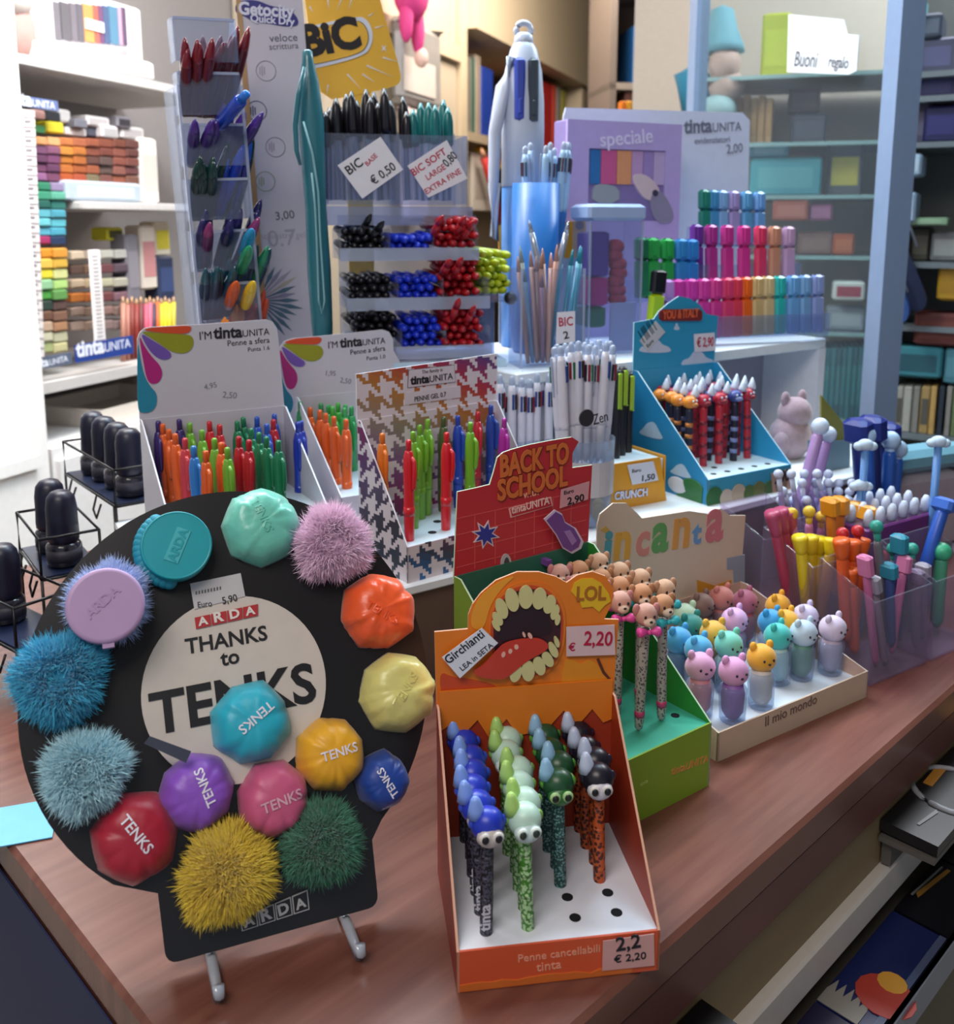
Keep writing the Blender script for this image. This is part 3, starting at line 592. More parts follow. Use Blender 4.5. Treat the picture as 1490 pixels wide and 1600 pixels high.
# ---------------------------------------------------------------- cream display of squishy figures
IB = Fr(.2352, .8605, CT, 33.4)
def cream_display():
    w, d, t, s = .2383, .185, .0307, .0759; cr = mat('#cdb8a4', .5, var=.04, scale=10); crin = mat('#c7a596', .55)
    hd = [(0, s-.003)]+outl(IB, K6, [(130, 830), (140, 790), (190, 748), (240, 748), (283, 788), (300, 806), (480, 778), (560, 790), (600, 768), (635, 795), (695, 795)], d)+[(w, s-.003)]
    r = display(IB, 'low cream cardboard tray of squishy figures with coloured lettering', w, d, t, s, .1755, dict(front=mat('#c4ad97', .5), out=cr, tray=mat('#d9e2ee', .4), back=crin, head=cr, edge=mat('#d8c8b8'), **{'in': crin}), hd, trayz=.012)
    L = MB()
    for ch, x0, x1, y, yl, col in (('i', 150, 178, 985, 0, '#4f9aa8'), ('n', 190, 252, 962, 0, '#dba23c'), ('c', 273, 324, 948, 0, '#cf8478'), ('a', 333, 397, 933, 0, '#5f9a58'), ('n', 413, 477, 918, 0, '#d3944a'), ('t', 487, 523, 903, 0, '#6a94c0'), ('a', 538, 606, 892, 0, '#c8747c')):
        M, wd = IB.tm(K6(x0, y), K6(x1, y-(x1-x0)*.16), d); L.text(ch, mat(col, .5), M, wd, .035, 1.15 if ch not in 'it' else .95)
    L.build('lettering', r)
    o = MB().prism(outl(IB, K6, [(508, 1040), (575, 1062), (640, 1040), (630, 1108), (512, 1118)], d), d-.0008, d, mat('#c98f2a')); o.prism(outl(IB, K6, [(622, 958), (690, 944), (690, 1075), (652, 1090), (645, 1000), (622, 1000)], d), d-.0008, d, mat('#8e98a8'))
    o.prism(outl(IB, K6, [(140, 850), (160, 835), (175, 850), (160, 862)], d), d-.0008, d, mat('#c9a24a')); o.build('printed_shapes', r)
    M, wd = IB.tm(K11(610, 700), K11(850, 590), 0); MB().text('Il mio mondo', mat('#6b5a52'), M, wd, .0, 1.0).build('front_lettering', r)
cream_display()
def P_squish():
    c = MB().lathe([(.0095, 0), (.0115, .003), (.0125, .03), (.011, .033)], 'cup', None, 16)
    bo = MB().lathe([(.006, .004), (.0095, .01), (.0105, .026), (.0085, .036)], 'body', None, 14)
    hd = MB().ball((0, 0, .046), (.0135, .013, .0128), 'head', None, 16, 10)
    ea = MB()
    for s in (-1, 1): ea.ball((s*.0085, 0, .0575), (.0036, .003, .0046), 'ear', None, 10, 6)
    fc = MB()
    for s in (-1, 1): fc.ball((s*.0048, -.0122, .0475), (.0012, .001, .0014), 'dark', None, 6, 5)
    fc.ball((0, -.0132, .0445), (.0016, .001, .001), 'dark', None, 6, 5)
    return Proto(('cup', c, None), ('body', bo, None), ('head', hd, None), ('ears', ea, 2), ('face', fc, 2))
PS = P_squish()
def squishes():
    lst = [(600, 440, 'orange-yellow', '#e8a82c', '#cfc8c0'), (465, 500, 'rose pink with purple base', '#d79acb', '#8a5aa8'), (312, 480, 'pale pink with peach body', '#e2a6cf', '#d88a9a'), (440, 372, 'mint green', '#6fc8b4', '#8fb8b0'), (372, 322, 'mustard yellow', '#d9a83a', '#b88a4a'), (292, 390, 'sky blue', '#4aa8d8', '#5a90b8'), (205, 350, 'bright sky blue', '#3f9cd0', '#5a8ab0'), (272, 290, 'dark teal', '#1f8078', '#3a7a78'), (240, 240, 'pale cream green', '#b8d0b4', '#a0b098'), (465, 255, 'lilac pink unicorn', '#d8aadc', '#b088b8'), (690, 190, 'orange and yellow', '#dfa022', '#c88a3a'), (640, 265, 'blue', '#2f94d0', '#8ab0c8'), (712, 268, 'yellow star', '#e2a628', '#c8b090'), (680, 335, 'turquoise', '#3fbcb8', '#a8c8c8'), (785, 315, 'white and blue', '#bcd0e2', '#5a8a78'), (812, 232, 'lilac white', '#c9bfe0', '#b8a8c8'), (920, 292, 'pale lilac', '#d4c6e0', '#b4a4b8'), (318, 185, 'dark brown', '#7a5a50', '#6a4a48'), (402, 142, 'salmon', '#c97a72', '#b86a68'), (520, 168, 'deep rose', '#b0607a', '#a05068')]
    n = 0
    for x, y, nm, c1, c2 in lst:
        px, py = K11(x, y); a, b = IB.fl(px, py, .060); h = .060
        if not .016 < b < .166: b = min(max(b, .016), .166); a, h = IB.up(px, py, b)
        a = min(max(a, .017), .22)
        PS.put('squishy_figure', f'{nm} squishy figure in a clear cup on the cream display tray', 'squishy figure', IB.at(a, b, .0192) @ Matrix.Scale(1.16, 4) @ rz(rnd.uniform(-25, 15)) @ rx(rnd.uniform(-4, 2)), {'cup': clear('#e6eefa', .16), 'body': mat(c2, .5), 'head': mat(c1, .6, var=.08, sheen=.3), 'ear': mat(c1, .6), 'dark': mat('#2a2430')}, 'squishy figures on the cream tray')
squishes()
# ---------------------------------------------------------------- sky blue display
BB = Fr(.3234, 1.2943, T1Z, 31.7)
def cloud(fr, K, cx, cy, w, h, b, m, col='#c4d2e6'):
    pts = [(cx-w/2, cy+h*.4), (cx-w*.42, cy), (cx-w*.25, cy-.05*h), (cx-w*.12, cy-h*.5), (cx+w*.1, cy-h*.45), (cx+w*.2, cy-h*.1), (cx+w*.4, cy), (cx+w/2, cy+h*.4)]
    m.prism(smooth(outl(fr, K, pts, b), 2), b-.0006, b, mat(col, .5))
def blue_display():
    w, d, t, s = .1704, .1649, .037, .171; sky = mat('#2f9cc8', .4, var=.08, scale=9)
    hd = [(0, s-.003)]+outl(BB, K6, [(270, 58), (345, 45), (365, 15), (400, -15), (440, -42), (480, -35), (520, -10), (545, 25), (590, 33)], d)+[(w, s-.003)]
    r = display(BB, 'sky blue cardboard pen display printed with white clouds', w, d, t, s, .24, dict(front=mat('#3a9cb8', .45), out=mat('#2483b8', .4, var=.1, scale=9), tray=mat('#cfe4ee', .35), back=sky, head=sky, edge=mat('#bfe0f0'), **{'in': mat('#2f9ed2', .4)}), hd,
        holes=[(.03+.028*i, .02+.026*j) for i, j in ((0, 0), (1, 0), (2, 0), (3, 0), (4, 0), (0, 1), (1, 1))], hr=.0045)
    m = MB(); cloud(BB, K6, 350, 150, 130, 60, d, m); cloud(BB, K6, 515, 200, 140, 70, d, m); cloud(BB, K6, 432, 75, 22, 30, d, m); m.build('cloud_print', r)
    sd = MB(); A = BB.M @ Matrix.Identity(4)
    for cb, ch, cw, hh in ((.055, .03, .05, .02), (.12, .075, .06, .026)):
        pts = smooth([(cb-cw/2, ch), (cb-cw*.3, ch+hh*.5), (cb-.1*cw, ch+hh), (cb+.15*cw, ch+.8*hh), (cb+.3*cw, ch+.4*hh), (cb+cw/2, ch)], 2)
        sd.add([(-.0005, b, h) for b, h in pts], [tuple(range(len(pts)))], mat('#a9c4dc')); sd.add([(-.0002, b, h) for b, h in pts], [tuple(range(len(pts)-1, -1, -1))], mat('#a9c4dc'))
    sd.build('side_cloud_print', r)
    sg = MB().prism(outl(BB, K6, rrect(365, 8, 527, 52, 14, 4), d-.001), d-.003, d, mat('#7a2a2c', .45)); M, wd = BB.tm(K6(378, 46), K6(516, 36), d-.003); sg.text('YOU & ITALY', mat('#d9653c'), M, wd, .03, 1.5); sg.build('sign_print', r)
    fr_ = MB()
    for i, (x, z, rr, c) in enumerate([(.012, .014, .016, '#2f6b3a'), (.036, .01, .013, '#c4b8a8'), (.06, .013, .014, '#b8a890'), (.082, .010, .012, '#4f6b34'), (.102, .012, .013, '#6a7040'), (.125, .011, .012, '#4a6a3a'), (.148, .012, .013, '#8a9a68')]):
        fr_.prism(circ(x, z-.004, rr, 18), -.0014-.0002*i, -.0003, mat(c, .6))
    fr_.build('bush_print', r)
    sb = MB(); sb.box(-.0012, .01, 0, -.0002, .06, .022, mat('#2c6b3c')); sb.ball((-.001, .03, .02), (.001, .022, .012), mat('#2c6b3c')); sb.ball((-.001, .06, .016), (.001, .02, .012), mat('#c8ccd8')); sb.build('side_bush_print', r)
    quadcard(BB, K6, [(352, 52), (388, 95), (320, 168), (290, 128)], d-.001, 'small barcode sticker on the sky blue display header', [('| ||| || |', (302, 125), (350, 75), INK, 2.0), ('Euro', (322, 155), (345, 130), INK, 1.0)], mat('#c4ccd4'))
    quadcard(BB, K6, [(497, 103), (575, 97), (580, 165), (500, 172)], d-.001, 'white price card on the sky blue display header', [('\u20ac 2,90', (508, 152), (572, 148), REDINK, 1.5)])
    quadcard(BB, K6, [(792, 635), (868, 615), (874, 700), (798, 715)], -.002, 'tan price card hanging on the sky blue display lip', [('2,90', (805, 675), (860, 660), INK, 1.4)], mat('#b8937f'))
blue_display()
def P_wing():
    br = MB().lathe([(.001, 0), (.0038, .006), (.0046, .014), (.0046, .1), (.004, .105)], 'barrel', None, 12)
    for k in range(4): br.lathe([(.0047, .03+k*.016), (.0048, .033+k*.016), (.0047, .036+k*.016)], 'mark', None, 12)
    hd = MB().ball((0, 0, .113), (.0092, .0088, .0092), 'head', None, 12, 8); hd.ball((0, -.0075, .110), (.0056, .004, .0036), 'beak', None, 8, 6)
    cap = MB().lathe([(.0048, .120), (.0052, .124), (.003, .131), (.0008, .137)], 'tip', ry(5), 10)
    ey = MB()
    for s in (-1, 1): ey.ball((s*.0034, -.0078, .1155), (.0016, .0012, .002), 'tip', None, 6, 5)
    return Proto(('barrel', br, None), ('topper', hd, None), ('cap', cap, 1), ('eyes', ey, 1))
PW = P_wing()
def blue_pens():
    wt = mat('#c9d8ea', .3)
    n = {}
    grid = []
    for i in range(5):          # columns
        for j in range(5):
            if i < 1: k = 'orange'
            elif (i+j) % 3 == 0: k = 'navy'
            else: k = 'red'
            if i in (0,) and j == 4: continue
            grid.append((i, j, k))
    for i, j, k in grid:
        a = .020+.0315*i; b = .062+.0225*j
        if i == 0: a += .004*j*.5
        cl = {'orange': ('#1f2238', '#d9872a', '#c07a3a'), 'navy': ('#1a1a30', '#3a4a90', '#7a88b8'), 'red': ('#b02838', '#b3243c', '#8a1f30')}[k]
        col = ['leftmost', 'second', 'third', 'fourth', 'rightmost'][i]; pos = 'frontmost' if j == 0 else nth(j)+' from front'
        PW.put('topper_pen', f'{k} topped pen, {pos}, {col} column of the sky blue display', 'pen', BB.at(a+rnd.uniform(-.001, .001), b, .018) @ Matrix.Diagonal((1.2, 1.2, 1.04, 1)) @ rz(rnd.uniform(-15, 15)) @ rx(rnd.uniform(-3, 1)) @ ry(rnd.uniform(-2, 2)), {'barrel': mat(cl[0], .4), 'mark': mat(cl[2] if k != 'red' else '#7a1f30', .4), 'head': mat(cl[1], .4), 'beak': mat(cl[2], .4), 'tip': wt}, 'topper pens in the sky blue display')
blue_pens()
# ---------------------------------------------------------------- houndstooth display
HB = Fr(-.0761, .999, T1Z, 38.2)
def houndstooth(axis, cell=.0040):
    m, N, L, p = new_mat('houndstooth'); tc = N.new('ShaderNodeTexCoord'); sx = N.new('ShaderNodeSeparateXYZ'); L.new(tc.outputs['Object'], sx.inputs[0])
    def mth(op, a, b=None):
        n = N.new('ShaderNodeMath'); n.operation = op
        for i, q in enumerate((a, b)):
            if q is None: continue
            if isinstance(q, (int, float)): n.inputs[i].default_value = q
            else: L.new(q, n.inputs[i])
        return n.outputs[0]
    u = mth('FLOOR', mth('DIVIDE', mth('ADD', sx.outputs['X' if axis == 'x' else 'Y'], 2), cell)); v = mth('FLOOR', mth('DIVIDE', mth('ADD', sx.outputs['Z'], 2), cell))
    tw = mth('LESS_THAN', mth('MODULO', mth('ADD', u, v), 4), 1.5)
    cu = mth('LESS_THAN', mth('MODULO', u, 8), 3.5); cv = mth('LESS_THAN', mth('MODULO', v, 8), 3.5)
    dark = mth('ADD', mth('MULTIPLY', tw, cu), mth('MULTIPLY', mth('SUBTRACT', 1, tw), cv))
    # coloured yarn: hue changes along the card
    cr = N.new('ShaderNodeValToRGB'); e = cr.color_ramp.elements
    stops = ['#2f6fb0', '#3a3f4c', '#8a2f6a', '#7a5a8c', '#8a8478', '#b07a3a', '#b02f3c', '#5a3a7c'] if axis == 'x' else ['#3a4a5c', '#2f2f3c', '#5a3a6a', '#8a2f5a', '#5a4a5c']
    e[0].color = hexc(stops[0]); e[1].color = hexc(stops[-1])
    for i in range(1, len(stops)-1): q = e.new(i/(len(stops)-1)); q.color = hexc(stops[i])
    big = mth('DIVIDE', mth('FLOOR', mth('DIVIDE', mth('ADD', mth('MULTIPLY', sx.outputs['Z'], 3.2), mth('MULTIPLY', sx.outputs['X' if axis == 'x' else 'Y'], 1.3)), .025)), 38)
    L.new(big, cr.inputs[0])
    mx = N.new('ShaderNodeMix'); mx.data_type = 'RGBA'; mx.inputs[6].default_value = hexc('#d8d2da'); L.new(cr.outputs[0], mx.inputs[7]); L.new(dark, mx.inputs[0]); L.new(mx.outputs[2], p.inputs['Base Color'])
    p.inputs['Roughness'].default_value = .45; return m
def hound_display():
    w, d, t, s = .2049, .0999, .0416, .1672; hx, hy = houndstooth('x'), houndstooth('y'); pl = mat('#c9c4d2', .45)
    hd = [(0, s-.003)]+outl(HB, K5, [(377, 312), (1030, 216), (1033, 300)], d)+[(w, s-.003)]
    r = display(HB, 'white cardboard gel pen display with coloured houndstooth print', w, d, t, s, .22, dict(front=hx, out=hy, tray=mat('#cfe2ee', .35), back=hx, head=hx, **{'in': pl}), hd,
        holes=[(.0797, .0544), (.0513, .0251), (.11, .0251), (.14, .0251), (.012, .0544)], hr=.005)
    m = MB(); q = outl(HB, K5, [(618, 292), (832, 268), (838, 348), (614, 375)], d); m.prism(q, d-.0008, d, mat('#55505c')); c = (sum(p[0] for p in q)/4, sum(p[1] for p in q)/4)
    m.prism([(p[0]+(c[0]-p[0])*.02, p[1]+(c[1]-p[1])*.05) for p in q], d-.0012, d-.0006, mat('#d3ced8'))
    M, wd = HB.tm(K5(628, 360), K5(716, 350), d-.0012); m.text('tinta', INK, M, wd, .035, .95); M, wd = HB.tm(K5(718, 349), K5(826, 334), d-.0012); m.text('UNITA', INK, M, wd, 0, .95); M, wd = HB.tm(K5(682, 310), K5(778, 298), d-.0012); m.text('The family is', INK, M, wd)
    q = outl(HB, K5, [(600, 400), (860, 365), (862, 420), (600, 455)], d); m.prism(q, d-.0008, d, mat('#d3ced8')); M, wd = HB.tm(K5(648, 440), K5(795, 415), d-.0008); m.text('PENNE GEL 0.7', INK, M, wd, .01, 1.15); m.build('name_plate', r)
hound_display()
place_pens(HB, [(495, 585, 'orange', '#e0761f'), (618, 615, 'red', '#cf2430'), (640, 575, 'lime green', '#6fae2f'), (672, 545, 'lime green', '#6fae2f'), (700, 520, 'lime green', '#7ab83a'), (775, 510, 'dark olive', '#4a5a34'), (790, 580, 'red', '#cf2430'), (850, 505, 'blue', '#2448b8'), (903, 535, 'lime green', '#72b430'), (930, 485, 'red', '#c42838'), (1000, 455, 'blue', '#2448a8'), (1055, 515, 'magenta', '#a82fa0')],
    K5, .157, .146, .017, .085, 'gel_pen', 'in the houndstooth display', 'gel pens in the houndstooth display', 'gel pen', PC, lambda e: pen_mats(e[3]), 1.2, .95)
# ---------------------------------------------------------------- two white displays of ballpoint pens
def white_display(fr, label, K, q, w, d, t, s, hold):
    wh = mat('#c3c2cc', .42, var=.02)
    hd = [(0, s-.004)]+outl(fr, K, q['top'], d)+[(w, s-.004)]
    r = display(fr, label, w, d, t, s, .27, dict(front=wh, out=wh, tray=mat('#cfe2ee', .35), back=wh, head=wh, edge=mat('#dcdce6'), **{'in': mat('#b7b6c2', .45)}), hd)
    m = MB()
    for pts, col in q['petals']: m.prism(smooth(outl(fr, K, pts, d), 2), d-.0010, d, mat(col, .42))
    m.build('petal_print', r)
    t_ = MB()
    for s_, p0, p1, bo in q['text']: M, wd = fr.tm(K(*p0), K(*p1), d); t_.text(s_, INK if bo >= 0 else mat('#7a7a88'), M, wd, max(bo, 0), 1.05)
    t_.build('lettering', r); return r
TB = Fr(-.3239, .9776, T1Z, 29.7)
white_display(TB, 'leftmost white ballpoint pen display with coloured petals in its corner', K4, dict(top=[(638, 150), (650, 118), (672, 98), (700, 92), (1000, 76), (1240, 57), (1268, 66), (1288, 95), (1296, 150)],
    petals=[([(660, 108), (700, 95), (800, 90), (888, 85), (890, 105), (870, 124), (780, 122)], '#cf4a24'), ([(655, 112), (720, 118), (820, 124), (890, 128), (903, 160), (890, 200), (850, 218), (790, 205), (730, 160), (680, 130)], '#8f931c'), ([(652, 118), (700, 148), (760, 185), (800, 215), (790, 240), (755, 246), (715, 225), (680, 180)], '#6d4fa8'), ([(647, 128), (670, 180), (705, 230), (745, 270), (757, 310), (740, 350), (705, 360), (682, 335), (668, 260), (655, 190)], '#ad1f78'), ([(640, 150), (650, 230), (670, 320), (700, 370), (730, 400), (728, 460), (700, 490), (660, 492), (640, 480), (638, 300)], '#1f86a4')],
    text=[("I'M", (930, 152), (985, 148), 0), ('tinta', (993, 146), (1128, 138), .03), ('UNITA', (1130, 138), (1255, 128), 0), ('Penne a sfera', (1060, 182), (1255, 165), 0), ('Punta 1.6', (1155, 208), (1255, 198), 0), ('4,95', (952, 385), (1010, 372), -1), ('2,50', (1035, 420), (1100, 425), -1)]), .1781, .1563, .06, .1608, None)
T2 = Fr(-.166, 1.128, T1Z, 30)
white_display(T2, 'second white ballpoint pen display, between the leftmost and the houndstooth one', K5, dict(top=[(18, 240), (20, 190), (40, 160), (80, 145), (300, 125), (500, 104), (530, 115), (548, 150), (550, 200)],
    petals=[([(30, 168), (80, 148), (140, 142), (214, 138), (214, 158), (196, 174), (120, 172)], '#cf4a24'), ([(24, 170), (100, 172), (160, 176), (212, 178), (224, 210), (210, 240), (170, 256), (120, 240), (70, 200)], '#8f931c'), ([(22, 176), (60, 200), (110, 235), (140, 255), (132, 275), (100, 280), (60, 255)], '#6d4fa8'), ([(18, 186), (40, 230), (70, 270), (98, 300), (104, 340), (90, 375), (65, 386), (45, 360), (30, 280)], '#ad1f78'), ([(14, 210), (22, 300), (45, 380), (78, 415), (84, 460), (65, 500), (40, 500), (20, 470)], '#1f86a4')],
    text=[("I'M", (247, 192), (290, 188), 0), ('tinta', (300, 188), (405, 178), .03), ('UNITA', (407, 178), (512, 168), 0), ('Penne a sfera', (350, 222), (512, 202), 0), ('Punta 1.0', (425, 248), (512, 238), 0), ('1,95', (235, 318), (280, 320), -1), ('2,50', (300, 350), (350, 358), -1)]), .1781, .1563, .06, .1608, None)
OR, RD, GN, LM, BL, PU = '#dd5f22', '#c4242e', '#157a52', '#6fae34', '#2250b4', '#3c2a6c'
place_pens(TB, [(738, 530, 'purple', PU), (755, 540, 'orange', OR), (797, 565, 'orange', OR), (822, 588, 'orange', OR), (850, 608, 'red', '#c83a44'), (845, 520, 'purple', PU), (878, 535, 'lime green', LM), (935, 572, 'lime green', LM), (978, 530, 'red', RD), (1015, 543, 'red', RD), (913, 645, 'blue', '#2f7ac8'), (948, 668, 'orange', OR), (998, 606, 'lime green', LM), (1030, 630, 'orange', OR), (1068, 650, 'lime green', LM), (1110, 600, 'glossy red', '#b0182c'), (1145, 615, 'glossy red', '#b0182c'), (1105, 528, 'green', GN), (1135, 512, 'green', GN), (1178, 563, 'green', GN), (1213, 582, 'green', GN), (1252, 602, 'green', GN), (1300, 620, 'green', GN), (1185, 508, 'blue', BL), (1245, 540, 'blue', BL), (1280, 495, 'blue', BL), (1280, 520, 'glossy red', '#b0182c')],
    K4, .152, .146, .014, .142, 'ballpoint_pen', 'in the leftmost white display', 'ballpoint pens in the leftmost white display', 'ballpoint', PC, lambda e: pen_mats(e[3]), 1.2, 1.0)
place_pens(T2, [(118, 437, 'green', '#2a8a52'), (160, 465, 'orange', OR), (200, 478, 'orange', OR), (240, 492, 'orange', OR), (282, 507, 'orange', OR), (325, 522, 'orange', OR), (205, 445, 'green', '#2a8a52'), (243, 455, 'green', '#3aa85a'), (288, 445, 'green', '#4ab84a'), (325, 450, 'green', '#3aa85a'), (105, 535, 'blue', '#1f3aa8'), (128, 528, 'blue', '#1f3aa8'), (275, 462, 'green', '#4ab84a'), (318, 468, 'green', '#3aa85a'), (352, 460, 'green', '#2a9a5a')],
    K5, .149, .146, .014, .142, 'ballpoint_pen', 'in the second white display', 'ballpoint pens in the second white display', 'ballpoint', PC, lambda e: pen_mats(e[3]), 1.2, 1.0)
# ---------------------------------------------------------------- helpers for the second and third rows
P1 = crop(0, 0, 1)
def wp(px, py, Y):                       # point in the room on the vertical plane at distance Y
    q = ray(px, py); return Vector((0, 0, H))+q*(Y/q.y)
def along(p, q):                         # matrix: z from p to q
    d = (q-p); return Matrix.Translation(p) @ d.to_track_quat('Z', 'Y').to_matrix().to_4x4(), d.length
def facing(px, py, Y, z, yaw): p = wp(px, py, Y); return Fr(p.x, Y, z, yaw)
def stick(name, label, cat, p, q, prof, mats, group=None, spin=0):
    """a pen-like thing lying from p to q; prof: list of (part name, material key, [(radius, share of length)])"""
    M, Ln = along(p, q); r = thing(name, label, cat, M @ rz(spin), group)
    for pn, k, pr in prof: MB().lathe([(a, b*Ln) for a, b in pr], mats[k], None, 12).build(pn, r)
    return r
CL = clear('#f2f5fb', .05, .06, .2); CLB = clear('#e6ecf9', .11, .06, .2)
# ---------------------------------------------------------------- tall clear tower of slanted pockets
p = wp(312, 520, 1.24); TW = Fr(p.x+.012, 1.24, T1Z+.001, 28, 0, -2.6)
def tower():
    r = thing('pen_tower', 'tall clear acrylic tower of slanted pen pockets', 'pen rack', TW.M); w, d = .082, .085; top = .56
    lips = [TW.up(*q, 0)[1] for q in ((265, 25), (273, 111), (282, 193), (289, 280), (300, 362), (304, 446), (312, 528))]
    MB().box(0, d-.003, 0, w, d, top, CL).build('back_panel', r)
    for x in (0, w-.003): MB().box(x, d-.055, 0, x+.003, d, top, CL).build('side_panel', r)
    MB().box(-.01, -.005, 0, w+.01, d+.01, .004, CL).build('base', r)
    for x in (0, w-.003): MB().box(x, -.001, 0, x+.0035, .0025, top, clear('#eef3ff', .45)).build('post', r)
    for h in lips:
        m = MB(); m.box(.003, 0, h-.052, w-.003, .002, h, CLB); m.box(.003, -.0006, h-.003, w-.003, .0022, h+.0004, clear('#f4f7ff', .6))
        m.build('pocket', r)
        for x in (.0015, w-.003): MB().prism([(x, h-.052), (x+.0016, h-.052), (x+.0016, h), (x, h)], 0, .03, CLB).build('pocket_side', r)
    return lips
lips = tower()
pocket_prof = [('barrel', 'c', [(.005, 0), (.007, .1), (.0078, .55), (.0072, .72), (.005, .85)]), ('cap', 'd', [(.0072, .68), (.0064, .8), (.0042, .92), (.0012, 1)])]
def tower_pens():
    rows = [(1, 'dark red', '#5a1420', '#7a1a28', 14, .05), (2, 'purple', '#3c2370', '#4a2a88', 7, .004), (3, 'dark green', '#0f2c2c', '#123a38', 14, .04), (4, 'navy', '#1a1f4a', '#2a2560', 11, .02), (5, 'dark teal', '#14304a', '#1a4a5a', 14, .03), (6, 'red', '#b02a24', '#d0481f', 14, .036)]
    where = 'top pocket,second pocket,third pocket,fourth pocket,fifth pocket,lowest pocket'.split(',')
    for li, nm, c1, c2, n, up in rows:
        h = lips[li]; L = []
        odd = {3: ('blue', '#1d3fb0', '#2a62d8', (7, 8, 10)), 5: ('green', '#1f8a5a', '#2aa070', (8,)), 4: ('plum', '#5a2458', '#8a2f6a', (5, 6, 9)), 6: ('orange', '#d8641c', '#e88a2c', (4, 7, 9, 12))}.get(li)
        for i in range(n):
            x = .010+.064*((i*5) % n+.5)/n; row = i % 3
            b0 = Vector((x, .03+.016*row, h-.05)); tip = Vector((x+(x-.02)*.6+rnd.uniform(-.006, .012), -.014+.022*row-rnd.uniform(0, .008), h+up*rnd.uniform(.45, .8)+.012*row))
            L.append((tip, b0, odd[:3] if odd and i in odd[3] else (nm, c1, c2)))
        cnt = {}
        for tip, b0, c in sorted(L, key=lambda e: e[0].x):
            k = cnt.get(c[0], 0); cnt[c[0]] = k+1
            stick('pen', f'{c[0]} pen, {nth(k)} {c[0]} one from left in the {where[li-1]} of the tower', 'pen', TW.M @ b0, TW.M @ tip, pocket_prof, {'c': mat(c[1], .25, coat=.3), 'd': mat(c[2], .2, coat=.4)}, 'pens in the clear tower')
    stick('pen', 'thick bright blue pen leaning out of the second tower pocket', 'pen', wp(335, 205, 1.275), wp(386, 145, 1.19), [('barrel', 'c', [(.006, 0), (.0085, .2), (.0085, .8), (.0062, .84)]), ('plunger', 'd', [(.0058, .84), (.005, .98), (.003, 1)])], {'c': mat('#1a44b8', .2, coat=.4), 'd': mat('#2a7ae0', .2)})
    for i, (x, y, c, nm) in enumerate([(394, 358, '#1f9ad0', 'cyan'), (390, 385, '#1f9a6a', 'bright green'), (396, 440, '#e8c020', 'yellow'), (370, 440, '#d85a1c', 'bright orange')]):
        stick('pen', f'{nm} pen sticking out at the right of the clear tower', 'pen', wp(x-14, y+40, 1.27), wp(x, y, 1.2), pocket_prof, {'c': mat(c, .25), 'd': mat(c, .25)})
tower_pens()
